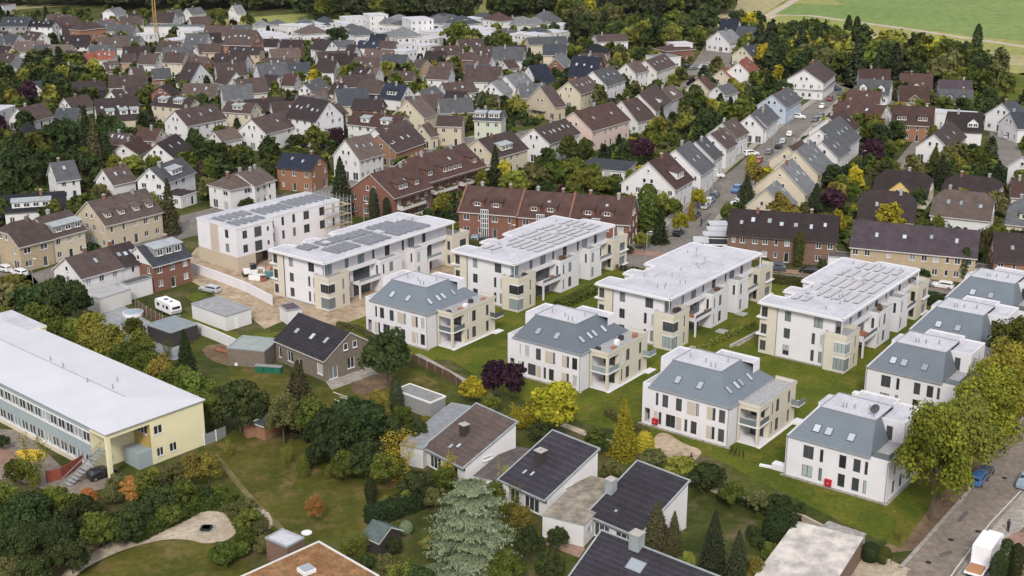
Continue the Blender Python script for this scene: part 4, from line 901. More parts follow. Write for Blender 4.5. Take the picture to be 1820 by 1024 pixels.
def villa(o, look, shut=(), red=False, E=6.5, furn=True, group='white villas with slate mansard roofs'):
    root = empty('villa', (o[0], o[1], 0), VA); thing(root, None, 'villa', group, look); foot(o, VA, -16, 5.5, -1, 16)
    mb = MB(); wins = []
    S = lambda i, d='d': 's' if i in shut else d
    up, lo = 3.55, 0.6
    front = [(-12.0, .45, up, 2, S(0)), (-10.6, 1.0, up, 2, S(1)), (-8.3, 1.0, up, 2, S(2)), (-5.2, .5, up, 2, 'd'), (-2.5, .5, up, 2, 'd'), (-1.2, 1.0, up, 2, S(3)),
             (-11.4, .5, lo, 2, 'd'), (-9.6, 1.6, lo, 2, 'd'), (-7.0, .5, lo, 2, 'd'), (-5.7, 1.0, lo, 2, S(4)), (-2.5, .5, lo, 2, S(5)), (-1.2, 1.0, lo, 2, S(6)), (-13.6, .9, .3, 2.4, None)]
    wb(mb, wins, -14.5, 0, 0, 14, 0, E, 0, front, back=(), left=[(5, 1.2, up, 1.8, 'd'), (9, 1.2, up, 1.8, 'd'), (5, 1.2, lo, 1.8, 'd')], top=1, rv=0)
    mb.box(-14.2, -13.1, .2, 2.2, 0, .3, 0); mb.q([(-14.3, 1.6, .0), (-12.9, 1.6, 0), (-12.9, 1.6, 2.9), (-14.3, 1.6, 2.9)], 2)  # near-black back face: shade of the recess put into the colour
    mb.box(-14.9, .35, -.45, 0, 0, .12, 3)         # gravel edge / plinth
    # attic blocks behind the mansard
    wb(mb, wins, -14.0, -11.9, 4.2, 9.9, E, 9.3, 0, top=1, sides='flb', left=[(7, 1.0, E + .6, 1.6, 'd')])
    wb(mb, wins, -8.2, -1.8, 10.4, 12.6, E, 9.3, 0, top=1, sides='rlb')
    parapet(mb, -14.5, -13.3, .0, 14, E, E + .35, .15, 0, None, 'flb')
    parapet(mb, -14.0, -11.9, 4.2, 9.9, 9.3, 9.55, .15, 0, None, 'lb'); parapet(mb, -8.2, -1.8, 10.4, 12.6, 9.3, 9.55, .15, 0, None, 'rlb')
    body = build(mb, 'wall', [NW, M_ROOFW, M_DARK, M_GRAVEL], root)
    # cream bay with corner loggias and roof terrace
    mb = MB(); bw = []
    wb(mb, bw, 0, 3.4, 6.0, 14.6, 0, E - .3, 0, [(1.5, 2.2, .1, 2.3, 'd'), (1.5, 2.2, 3.2, 2.3, 'd')],
       [(6.9, .45, .6, 2, 'd'), (8.6, 1.1, .6, 2, 'd'), (12.4, .8, .6, 2, 'd'), (6.9, .45, 3.6, 2, 's' if shut else 'd'), (8.6, 1.1, 3.6, 2, 'h' if 2 in shut else 'd'), (12.4, .8, 3.6, 2, 'd')], top=None, sides='frb')
    for z in (.0, 2.85): mb.box(.02, 3.5, 2.5, 6.0, z, z + .22, 1)
    mb.box(3.0, 3.4, 2.6, 3.0, .22, E - .9, 0); mb.box(0.02, 3.4, 2.6, 6.0, E - .9, E - .3, 0); mb.box(.02, .35, 2.6, 2.85, .22, E - .9, 0)
    mb.box(.0, 3.4, 2.6, 14.6, E - .3, E - .25, 2); parapet(mb, 0.02, 3.5, 2.5, 14.7, E - .3, E + .25, .2, 0, 3, 'frb')
    mb.box(3.4, 4.7, 13.2, 15.4, 2.9, 3.1, 1); mb.box(3.4, 4.7, 13.2, 15.6, 0, .15, 1); mb.box(3.42, 3.9, 2.3, 14.8, 0, .1, 1)
    bay = build(mb, 'bay', [NC, NW, M_TERR, M_CAP], root); addwins(bay, bw)
    for z in (3.07,):
        g = MB(); g.box(.35, 3.0, 2.62, 2.66, z, z + .85); g.box(3.33, 3.37, 3.0, 6.0, z, z + .85); build(g, 'balcony_railing', M_BALG, root)
    g = MB(); g.box(4.64, 4.68, 13.2, 15.4, 3.1, 4.0); g.box(3.4, 4.68, 13.2, 13.24, 3.1, 4.0); build(g, 'balcony_railing', M_BALG, root)
    addwins(root, wins)
    p = MB(); 
    for (x, z, w_) in ((-6.2, up, 1.4), (-3.2, up, .85), (-8.2, lo, .9), (-3.2, lo, .85), (-12.1, lo, .6)): p.box(x - w_/2, x + w_/2, -.03, .01, z, z + 2)
    build(p, 'wall_panel', M_PANEL, root)
    # mansard
    rb = MB(); zt = 9.4; a, b, c, d = (-13.4, -.12), (.12, -.12), (.12, 14.1), (-13.4, 14.1); A, B_, C_, D_ = (-12, 4.3), (-3.9, 4.3), (-3.9, 10.5), (-12, 10.5)
    e = E - .02
    for (p0, p1, q1, q0) in ((a, b, B_, A), (b, c, C_, B_), (c, d, D_, C_), (d, a, A, D_)):
        rb.q([(*p0, e), (*p1, e), (*q1, zt), (*q0, zt)], 0)
    rb.q([(*A, zt), (*B_, zt), (*C_, zt), (*D_, zt)], 1); rb.q([(*a, e), (*b, e), (*c, e), (*d, e)], 1)
    for (p0, p1) in ((A, B_), (B_, C_), (C_, D_), (D_, A)):
        x0, x1 = sorted((p0[0], p1[0])); y0, y1 = sorted((p0[1], p1[1])); rb.box(x0 - .06, x1 + .06, y0 - .06, y1 + .06, zt, zt + .12, 2)
    rb.box(-13.45, .3, -.32, -.1, E - .16, E - .02, 2); rb.box(.1, .3, -.1, 2.5, E - .16, E - .02, 2)
    rf = build(rb, 'roof', [RF['villa'], M_ROOFW, M_CAP], root)
    tn = (zt - E) / 4.42; zf = lambda y: E + (y + .12) * tn
    for x in (-9.6, -5.9): sky_at(rf, x, 1.2, zf(1.2), 0, tn)
    tr = (zt - E) / 4.02
    for y in (2.6, 4.9, 6.3, 9.0): sky_at(rf, .12 - 1.25, y, E + 1.25 * tr, math.pi / 2, tr, .8, 1.4)
    pipes(rf, [(-7.6, 6.5), (-6.2, 5.4), (-5.4, 5.4), (-5.0, 8.5), (-10.5, 7)], zt)
    dp = MB(); dp.tube((-.12, -.1, 0), (-.12, -.1, E), .06); dp.tube((.06, 2.4, 0), (.06, 2.4, E), .06); build(dp, 'downpipe', M_CAP, root)
    if furn:
        f = MB(); rr = random.Random(int(o[1])); 
        for k in range(5):
            x, y = rr.uniform(.8, 2.8), 3.4 + k * 2.2; f.box(x - .35, x + .35, y - .35, y + .35, E - .25, E + rr.uniform(.2, .5), k % 3)
        fo = build(f, 'terrace_furniture', [plain('rattan', (.05, .045, .045), .8), plain('terracotta', (.35, .15, .09), .8), M_FR_W], None, (o[0], o[1], 0), VA)
        thing(fo, 'dark seats and clay tubs on the villa roof terrace', 'garden furniture', 'terrace furniture on the villas')
    return root
villa(P(760.9, 622), 'white villa farthest west, a dark broad tree before its lower corner', shut=(3, 5))
villa(P(1031.5, 697.5), 'middle white villa behind the yellow-green broad tree, plants on its roof terrace', shut=(0, 1, 6))
villa(P(1293.5, 796), 'white villa with empty roof terrace and bare earth patch before it', furn=False, E=6.3)
def villa2(o, look, E=6.0, third=True, group='white villas along the tree-lined street'):
    root = empty('villa', (o[0], o[1], 0), VA); thing(root, None, 'villa', group, look); foot(o, VA, -16, 2.5, -1, 15)
    mb = MB(); wins = []; up, lo = 3.3, .55
    front = []
    for z in (up, lo): front += [(-11.2, 1.5, z, 1.9 if z == up else 1.75, 'd'), (-9.3, .5, z, 1.9, 'd'), (-6.3, 1.0, z, 1.9, 'd'), (-4.3, 1.0, z, 1.9, 'd'), (-3.0, .45, z, 1.9, 'd')]
    right = [(y, w_, z, 1.9, 'd') for z in (up, lo) for y, w_ in ((2.4, .9), (5.0, .9), (8, 1.6), (11.6, .9))]
    wb(mb, wins, -14.5, 0, 0, 13.4, 0, E, 0, front, right, left=[(4, 1.2, up, 1.8, 'd'), (9, 1.2, up, 1.8, 'd')], top=1)
    mb.box(-14.9, .45, -.5, 0, 0, .12, 3); mb.box(0, .45, 0, 13.6, 0, .12, 3); mb.box(-16.6, -14.5, .4, 1.6, 0, .9, 0)
    wb(mb, wins, -3.9, -.6, 6.3, 12.8, E, 8.9, 0, [(-2.6, .9, E + .1, 2.1, 'd')], [(8, .9, E + .3, 1.9, 'd'), (10.5, .5, E + .3, 1.9, 'd')], top=1)
    parapet(mb, -3.9, -.6, 6.3, 12.8, 8.9, 9.15, .15, 0, None, 'frb')
    wb(mb, wins, -14.3, -11.9, 9.6, 13.2, E, 7.6, 0, top=1, sides='flb'); wb(mb, wins, -9.5, -3.9, 10.6, 13.2, E, 9.2, 0, top=1, sides='rlb')
    parapet(mb, -9.5, -3.9, 10.6, 13.2, 9.2, 9.45, .15, 0, None, 'rlb')
    mb.box(-2.4, -.15, .15, 6.3, E, E + .06, 2); parapet(mb, -2.5, 0, 0, 6.3, E, E + .12, .15, 0, 4, 'fr')
    body = build(mb, 'wall', [NW, M_ROOFW, M_TERR, M_GRAVEL, M_CAP], root); addwins(root, wins)
    g = MB(); g.box(-2.2, -.1, .1, .14, E + .06, E + .95); g.box(-.14, -.1, .14, 6.2, E + .06, E + .95); build(g, 'balcony_railing', M_BALG, root)
    rb = MB(); zt = 9.3; e = E - .02
    a, b, A, B_ = (-14.3, -.12), (-2.5, -.12), (-11.8, 4.3), (-3.9, 4.3); C_, D_ = (-3.9, 10.5), (-11.8, 10.5); d = (-14.3, 9.6)
    rb.q([(*a, e), (*b, e), (*B_, zt), (*A, zt)], 0); rb.q([(*a, e), (*A, zt), (*D_, zt), (*d, e)], 1)
    rb.q([(*b, e), (-2.5, 6.3, e), (-3.9, 6.3, zt), (*B_, zt)], 0); rb.q([(*A, zt), (*B_, zt), (*C_, zt), (*D_, zt)], 1)
    rb.q([(*b, e), (-2.5, 6.3, e), (-14.3, 9.6, e), (*a, e)], 1)
    for (p0, p1) in ((A, B_), (B_, C_), (C_, D_), (D_, A)):
        x0, x1 = sorted((p0[0], p1[0])); y0, y1 = sorted((p0[1], p1[1])); rb.box(x0 - .05, x1 + .05, y0 - .05, y1 + .05, zt, zt + .1, 2)
    rb.box(-14.35, -2.5, -.3, -.1, E - .14, E, 2)
    # sloping white verge on the left edge
    rb.q([(-14.5, -.1, E), (-14.15, -.1, E + .02), (-11.7, 4.3, zt + .18), (-12.0, 4.3, zt + .18)], 1); rb.q([(-14.5, -.1, E - .1), (-14.5, -.1, E), (-12.0, 4.3, zt + .18), (-12.0, 4.3, zt)], 1)
    rf = build(rb, 'roof', [RF['villa'], M_ROOFW, M_CAP], root)
    tn = (zt - E) / 4.42; zf = lambda y: E + (y + .12) * tn
    for x in ((-10.9, -9.2, -6.0) if third else (-10.2, -7.0)): sky_at(rf, x, 1.1, zf(1.1), 0, tn, 1.05, 1.3)
    pipes(rf, [(-9.2, 6.0), (-8.8, 6.2), (-7.8, 6.6), (-6.0, 7.4)], zt)
    dp = MB(); dp.tube((-14.3, -.08, 0), (-14.3, -.08, E), .06); dp.tube((-.1, -.1, 0), (-.1, -.1, E), .05); build(dp, 'downpipe', M_CAP, root)
    return root
O4 = P(1573.4, 895.6)
villa2(O4, 'white villa with a satellite dish and a red wall box, beside the street trees')
# its three neighbours up the street: anchored by the lower right corner of each slate slope
for (px, py, look, th) in ((1675.3, 682.6, 'second white villa up the tree-lined street, planted balcony notch at its corner', True),
                           (1743.3, 611.9, 'third white villa up the tree-lined street, half hidden by round crowns', False),
                           (1800.1, 551.1, 'fourth white villa up the tree-lined street, by the car park hedge', False)):
    c = P(px, py, 6.0); ub = np.array([math.cos(VA), math.sin(VA)]); va_ = np.array([-ub[1], ub[0]])
    villa2(c + ub * 2.5 + va_ * .1, look, third=th)
def redbox(o, x, z, look):
    ca, sa = math.cos(VA), math.sin(VA); mb = MB(); mb.box(-.45, .45, -.35, -.0, z, z + .85); mb.box(-.48, .48, -.38, 0, z + .85, z + .92); mb.box(-.05, .05, -.37, -.35, z + .35, z + .5, 1)
    ob = build(mb, 'wall_box', [M_RED, M_FR_W], None, (o[0] + ca * x, o[1] + sa * x, 0), VA); thing(ob, None, 'box', 'red boxes on the villas', look)
redbox(O4, -8.0, .3, 'red box under the windows of the villa with the satellite dish')
redbox(P(1293.5, 796), -12.1, .5, 'red box on the villa wall above the bare earth patch')
# satellite dish on the nearest street villa, and one on the flats
def dish(x, y, z, look, r=.55):
    mb = MB(); mb.cyl(0, 0, 0, 1.1, .04); n = 10
    ring = [(r * math.cos(2*math.pi*i/n), -.12, 1.25 + r * math.sin(2*math.pi*i/n)) for i in range(n)]
    for i in range(n): mb.q([ring[i], ring[(i+1) % n], (0, .05, 1.25)], 0)
    mb.tube((0, 0, 1.1), (0, -.55, 1.15), .025, n=4)
    o = build(mb, 'satellite_dish', M_FR_D, None, (x, y, z), R(10)); thing(o, None, 'satellite dish', None, look)
ca, sa = math.cos(VA), math.sin(VA)
dish(O4[0] + ca * -4.6 - sa * 5.4, O4[1] + sa * -4.6 + ca * 5.4, 9.3, 'dark satellite dish on the flat roof of the nearest street villa', .7)

def flats(o, look, solar='none', ang=VA, L=33.0, green=False, shut=0, plants=True, group='white three-storey apartment blocks'):
    root = empty('apartment_block', (o[0], o[1], 0), ang); thing(root, None, 'apartment block', group, look); foot(o, ang, -5, 15, -2, L + 6)
    Z1, Z2, Z3 = .55, 3.55, 6.6; mb = MB(); wins = []
    fr = [(1.9, 1.15, z, 1.8, 'd') for z in (Z1, Z2, Z3)] + [(7.4, 1.6, Z3, 1.8, 'g' if green else 'd')]
    for z in (Z1, Z2): fr += [(6.7, .6, z, 2.0, 'd'), (8.1, .6, z, 2.0, 's' if shut and z == Z2 else 'd')]
    if shut == 2: fr[0] = (*fr[0][:4], 'h')
    rt = []
    for (y, w_) in ((6.8, .9), (16.5, .5), (18.3, 1.2), (21, .9), (29.5, 1.0)):
        for z in (Z1, Z2): rt.append((y, w_, z, 2.0, 'd'))
    rt += [(y, w_, 6.1, 2.2, 'd') for y, w_ in ((1.5, 2.2), (6.6, 1.0), (10.5, 1.8), (14, .6), (18.0, 1.4), (22.6, .7), (25, 2.0), (29, 1.1))]
    wb(mb, wins, 0, 10.3, 0, L, 0, 9.0, 0, fr, rt, left=[(y, 1.2, z, 1.8, 'd') for y in (8, 13, 20, 26) for z in (Z1, Z2, Z3)])
    mb.box(-.4, 9.4, -.5, 0, 0, .12, 3)
    # stair and side projections on the far long side
    for (y0, y1) in ((7.2, 10), (14.6, L - 3)): wb(mb, wins, -2.2, 0, y0, y1, 0, 9.0, 0, sides='flb', left=[(y0 + 1.3, 1.1, z, 1.8, 'd') for z in (Z1, Z2, Z3)])
    build(mb, 'wall', [NW, M_ROOFW, M_TERR, M_GRAVEL], root); addwins(root, wins)
    # white two-storey boxes with terraces on top, on the long side
    for (y0, y1) in ((13.5, 19.8), (23.6, 27.4)):
        mb = MB(); wn = []
        wb(mb, wn, 10.3, 12.5, y0, y1, 0, 6.0, 0, [(11.6, .5, Z2, 1.9, 'd')], [(y, w_, z, 2.0, 'd') for z in (Z1, Z2) for y, w_ in ([(y0 + 1.0, .5), (y0 + 3.2, 1.1)] if y1 - y0 > 5 else [(y0 + 1.2, .9)])], sides='frb')
        mb.box(10.3, 12.5, y0, y1, 6.0, 6.06, 1); parapet(mb, 10.3, 12.6, y0 - .05, y1 + .05, 6.0, 6.6, .15, 0, 2, 'frb')
        b = build(mb, 'terrace_block', [NW, M_TERR, M_CAP], root); addwins(b, wn)
    # cream corner bays
    for (x0, x1, y0, y1, z1) in ((9.1, 12.9, -1.0, 4.5, 6.0), (10.3, 12.7, L - 1, L + 4.5, 6.0), (-3.1, 0.0, -.2, 3.6, 9.0)):
        mb = MB(); wn = []
        if x0 == 9.1:
            f = [(10.1 + .0, .01, 1, .01, None)]
            wb(mb, wn, x0, x1, y0, y1, 0, z1, 0, [], [(2.9, .55, z, 2.0, 'd') for z in (Z1, Z2)], sides='frlb')
            for z, hh in ((.45, 2.1), (3.5, 1.7)):        # corner window bands with white surrounds
                mb.box(x1 - 2.15, x1 + .1, y0 - .1, y0 - .02, z - .16, z, 3); mb.box(x1 - 2.15, x1 + .1, y0 - .1, y0 - .02, z + hh, z + hh + .14, 3); mb.box(x1 + .02, x1 + .1, y0 - .02, y0 + 1.75, z - .16, z, 3); mb.box(x1 + .02, x1 + .1, y0 - .02, y0 + 1.75, z + hh, z + hh + .14, 3)
                mb.box(x1 - 2.15, x1 - 2.03, y0 - .1, y0 - .02, z, z + hh, 3); mb.box(x1 + .02, x1 + .1, y0 + 1.63, y0 + 1.75, z, z + hh, 3)
        elif x0 < 0:
            wb(mb, wn, x0, x1, y0, y1, 0, z1, 0, [(x0 + .8, 1.1, z, 1.8, 'd') for z in (Z1, Z2, Z3)], left=[(1.4, 2.2, z, 1.7, 'd') for z in (Z1, Z2, Z3)], sides='flb')
            for z in (Z2, Z3): mb.box(x0 - .5, x0 + 1.4, y0 - .45, y0 - .02, z - .2, z, 3); mb.box(x0 - .5, x0 - .02, y0 - .02, y0 + 2.6, z - .2, z, 3)
        else:
            wb(mb, wn, x0, x1, y0, y1, 0, z1, 0, [(x0 + 1.5, .8, z, 1.9, 'd') for z in (Z1, Z2)], [(y0 + 3.6, 2.0, z, 1.7, 'd') for z in (Z1, Z2)], sides='frb')
            for z in (Z1, Z2): mb.box(x1 + .02, x1 + .45, y0 + 2.4, y1, z - .2, z, 3)
        if z1 < 9:
            mb.box(x0, x1, y0, y1, z1 + .002, z1 + .06, 1); parapet(mb, x0 - (0 if x0 > 10 else .0), x1 + .05, y0 - .05, y1 + .05, z1, z1 + .75, .18, 0, 2, 'frb' if x0 > 10 else 'frlb')
        b = build(mb, 'bay', [NC, M_TERR, M_CAP, NW], root); addwins(b, wn)
        if x0 == 9.1:
            for z, hh in ((.45, 2.1), (3.5, 1.7)):
                g = MB(); g.box(x1 - 2.03, x1 - .06, y0 - .06, y0 - .01, z, z + hh, 1); g.box(x1 + .01, x1 + .06, y0 + .06, y0 + 1.63, z, z + hh, 1)
                for xx in (x1 - 2.03, x1 - 1.4, x1 - .75, x1 - .04): g.box(xx, xx + .07, y0 - .08, y0, z, z + hh, 0)
                for yy in (y0 + .5, y0 + 1.1): g.box(x1, x1 + .08, yy, yy + .07, z, z + hh, 0)
                build(g, 'corner_window', [M_FR_D, M_GLASS2 if green or z < 1 else M_GLASS], b)
    # balconies between the boxes
    for (y0, y1) in ((7.6, 13.3), (27.6, 31.8)):
        mb = MB(); mb.box(10.3, 12.6, y0, y1, 2.85, 3.05); mb.box(12.3, 12.6, y0, y0 + .3, 0, 2.85); mb.box(12.5, 12.6, y0, y1, 3.05, 3.5); mb.box(10.3, 12.6, y0, y0 + .1, 3.05, 3.5)
        b = build(mb, 'balcony', NW, root)
        g = MB(); g.box(12.53, 12.57, y0, y1, 3.5, 4.05); build(g, 'balcony_railing', M_BALG, b)
        g = MB(); g.box(10.32, 10.38, y0 + .6, y1 - .6, .15, 2.5); g.box(10.32, 10.38, y0 + .6, y1 - .6, 3.1, 5.5); build(g, 'glass_door', M_GLASS, b)
    for (y0, y1) in ((4.6, 13.4), (27.5, L - 1.1)):
        mb = MB(); mb.box(10.3, 11.3, y0, y1, 5.8, 6.0, 0); mb.box(11.2, 11.3, y0, y1, 6.0, 6.7, 0); build(mb, 'terrace_ledge', NW, root)
    # roof slab with stepped outline
    out = [(-3.3, -1.1), (12.1, -1.1), (12.1, L + .9), (4, L + .9), (4, L - .6), (-2.5, L - .6), (-2.5, 14.3), (-.2, 14.3), (-.2, 10.3), (-2.5, 10.3), (-2.5, 6.9), (-.2, 6.9), (-.2, 3.9), (-3.3, 3.9)]
    rb = MB(); rb.poly(out, 9.0, 9.3, 0, 1); rf = build(rb, 'roof', [NW, M_ROOFW], root)
    n = len(out); rim = MB()
    for i in range(n):
        a, b = np.array(out[i]), np.array(out[(i + 1) % n]); d = (b - a) / np.linalg.norm(b - a); nn = np.array([-d[1], d[0]]) * .22
        rim.poly([tuple(a), tuple(b), tuple(b + nn), tuple(a + nn)], 9.3, 9.42, 0)
    build(rim, 'roof_edge', NW, rf)
    col = MB(); col.cyl(12.0, L + .2, 6.06, 9.0, .12); col.cyl(11.9, -.9, 6.06, 9.0, .06); build(col, 'column', NW, root)
    rr = random.Random(int(o[0] * 10))
    pipes(rf, [(rr.uniform(0, 10), rr.uniform(2, L - 2)) for _ in range(14)], 9.3)
    hat = MB(); hat.box(2, 3.4, 8, 9.4, 9.3, 9.75); build(hat, 'roof_hatch', M_ROOFW, rf); hat = MB(); hat.box(4.5, 6.5, 20, 21.5, 9.3, 9.7); build(hat, 'roof_hatch', M_ROOFW, rf)
    if solar != 'none':
        rows = {'dark': [(0, 3.6, 3.0, 6.2), (.5, 4, 7.2, 12.5), (5, 9.5, 5, 11.5), (1, 4.6, 13.5, 19.5), (5.4, 10.2, 13, 20), (1, 10.2, 21.4, 27), (3, 10.5, 28, 31.5)],
                'light': [(.4, 3, 4, 7), (1.0, 10.4, 8, 13.6), (1, 10.4, 14.6, 20.4), (1, 10.4, 21.4, 26.4), (2, 10.6, 27.4, 31.4)]}[solar]
        for (x0, x1, y0, y1) in rows:
            if solar == 'dark':
                y = y0
                while y < y1:
                    s = MB(); s.q([(x0, y, 9.42), (x1, y, 9.42), (x1, y + 1.15, 9.66), (x0, y + 1.15, 9.66)]); s.q([(x0, y + 1.15, 9.66), (x1, y + 1.15, 9.66), (x1, y + 1.2, 9.4), (x0, y + 1.2, 9.4)], 1)
                    build(s, 'solar_panel', [M_SOLAR, M_CAP], rf); y += 1.75
            else:
                x = x0
                while x < x1:
                    s = MB(); s.q([(x, y0, 9.42), (x + 1.0, y0, 9.5), (x + 1.0, y1, 9.5), (x, y1, 9.42)]); s.q([(x + 1.0, y0, 9.5), (x + 1.03, y0, 9.4), (x + 1.03, y1, 9.4), (x + 1.0, y1, 9.5)], 1)
                    build(s, 'solar_panel', [plain('pale_module', (.44, .42, .425), .5, .12, 2.0), M_CAP], rf); x += 1.75
    if plants:
        f = MB(); 
        for k in range(7):
            x, y, z = ((rr.uniform(9.6, 12.4), rr.uniform(-.6, 3.6), 6.06), (rr.uniform(10.7, 12.2), rr.uniform(8, 13), 3.05), (rr.uniform(10.6, 12.3), rr.uniform(14, 19), 6.06))[k % 3]
            f.box(x - .35, x + .35, y - .3, y + .3, z, z + rr.uniform(.4, .9), k % 3)
        fo = build(f, 'terrace_furniture', [MATS['rattan'], MATS['terracotta'], M_WOOD], None, (o[0], o[1], 0), ang); thing(fo, 'dark seats and tubs on the apartment terraces', 'garden furniture', 'terrace furniture on the apartment blocks')
    return root
flats(P(1377.1, 632.0), 'white apartment block with pale ribbed roof panels and a green front window', 'light', green=True, shut=2)
# second block (offset so that its white front starts where the photo shows it)
F4O = P(1084, 565.5); flats(F4O + np.array([math.cos(VA), math.sin(VA)]) * 5.2 - np.array([-math.sin(VA), math.cos(VA)]) * 7.3, 'white apartment block with plain white roof between the two lawns', 'none', shut=1)
flats(P(508.6, 528.5), 'white apartment block roofed with dark solar rows, on bare earth', 'dark', ang=R(-37.6), L=36, plants=False)
b3 = P(908, 553)                                   # right bay corner of the fourth block
flats(b3 - np.array([math.cos(VA), math.sin(VA)]) * 11.2 + np.array([-math.sin(VA), math.cos(VA)]) * 1.0, 'white apartment block nearest the red brick blocks, dark umbrella on its terrace', 'light', shut=1)
# ---------------------------------------------------------------- unfinished block, school, bungalows, brick house, sheds
leafmat0 = plain('balcony_flowers', (.06, .08, .02), .9, .6, 3)
def unfinished():
    O, ang, L, D = frame_from((347,390), (419,409), (575,370), 9.0); L = 30
    root = empty('apartment_block', (O[0], O[1], 0), ang); thing(root, None, 'apartment block', 'white three-storey apartment blocks', 'unfinished white apartment block with scaffolding at its far end'); foot(O, ang, -1, L + 1, -1, D + 1)
    mb = MB(); wins = []
    Z = (3.7, 6.7)
    wb(mb, wins, 0, 9.5, 0, D, 3.1, 9.0, 0, [(2.2, 1.2, z, 1.7, 'd') for z in Z] + [(5.6, 1.9, z, 2.2, 'd') for z in (3.4, 6.4)] + [(8.2, .6, z + .4, 1.0, 'd') for z in Z], left=[(3.2, 1.2, z, 1.8, 'd') for z in Z] + [(7.5, 1.2, z, 1.8, 'd') for z in Z], sides='fl')
    wb(mb, wins, 9.5, L, 2.2, D, 0, 9.0, 0, [(x, w_, z, 1.9, 'd') for z in Z for x, w_ in ((11.2, .7), (14, .7), (17, .8), (20.5, 1.6), (25, 1.6), (28.2, .7))] , sides='frb')
    wb(mb, wins, 0, 4.6, 0, D, 0, 3.1, 1, sides='fl'); wb(mb, wins, 4.6, 9.5, 4, D, 0, 3.1, 1, sides='f')
    mb.q([(9.5, 0, 3.1), (9.5, 2.2, 3.1), (9.5, 2.2, 9), (9.5, 0, 9)], 0); mb.q([(0, 0, 3.1), (9.5, 0, 3.1), (9.5, D, 3.1), (0, D, 3.1)], 0); mb.q([(4.6, 0, 0), (4.6, 4, 0), (4.6, 4, 3.1), (4.6, 0, 3.1)], 1)
    mb.box(-.02, .0, 6.0, 8.8, 3.2, 9, 2)
    build(mb, 'wall', [NW, W['beige'], M_PANEL, W['cream']], root); addwins(root, wins)
    rb = MB(); out = [(-.1, -.1), (9.6, -.1), (9.6, 2.1), (L + .1, 2.1), (L + .1, D + .1), (-.1, D + .1)]; rb.poly(out, 9.0, 9.4, 0, 1); rf = build(rb, 'roof', [NW, M_ROOFW], root)
    for (x0, x1, y0, y1) in ((1.2, 5, 1, 5), (1.2, 8.5, 6, 10), (10.5, 18, 4, 9), (19.5, 28.5, 4, 10), (6, 9, 1.2, 4.4)):
        x = x0
        while x < x1:
            s = MB(); s.q([(x, y0, 9.5), (x + 1.0, y0, 9.7), (x + 1.0, y1, 9.7), (x, y1, 9.5)]); build(s, 'solar_panel', M_SOLAR, rf); x += 1.75
    ca, sa = math.cos(ang), math.sin(ang)
    r2 = empty('scaffold', (O[0] + ca * (L + .3) - sa * 1.0, O[1] + sa * (L + .3) + ca * 1.0, 0), ang); thing(r2, None, 'scaffold', None, 'scaffolding with plank decks wrapped round the unfinished white block')
    p = MB(); dk = MB()
    for x in (0, 1.1):
        for y in np.arange(-1.2, D, 2.4): p.tube((x, y, 0), (x, y, 10.4), .045, n=5)
        for z in (2.2, 4.3, 6.4, 8.5, 9.5, 5.3, 7.4): p.tube((x, -1.2, z), (x, D - .6, z), .035, n=4)
    for x in np.arange(-6, 1, 2.3):
        for y in (-.3, -1.2): p.tube((x, y, 0), (x, y, 10.2), .045, n=5)
    for z in (2.2, 4.3, 6.4, 8.5): dk.box(.05, 1.05, -1.2, D - .6, z - .06, z); dk.box(-6.2, 0, -1.1, -.35, z - .06, z); p.tube((-6.2, -1.2, z + 1), (0, -1.2, z + 1), .035, n=4)
    build(p, 'frame', plain('galvanised_tube', (.35, .35, .36), .4, .1), r2); build(dk, 'deck', plain('scaffold_plank', (.36, .26, .17), .8), r2)
unfinished()
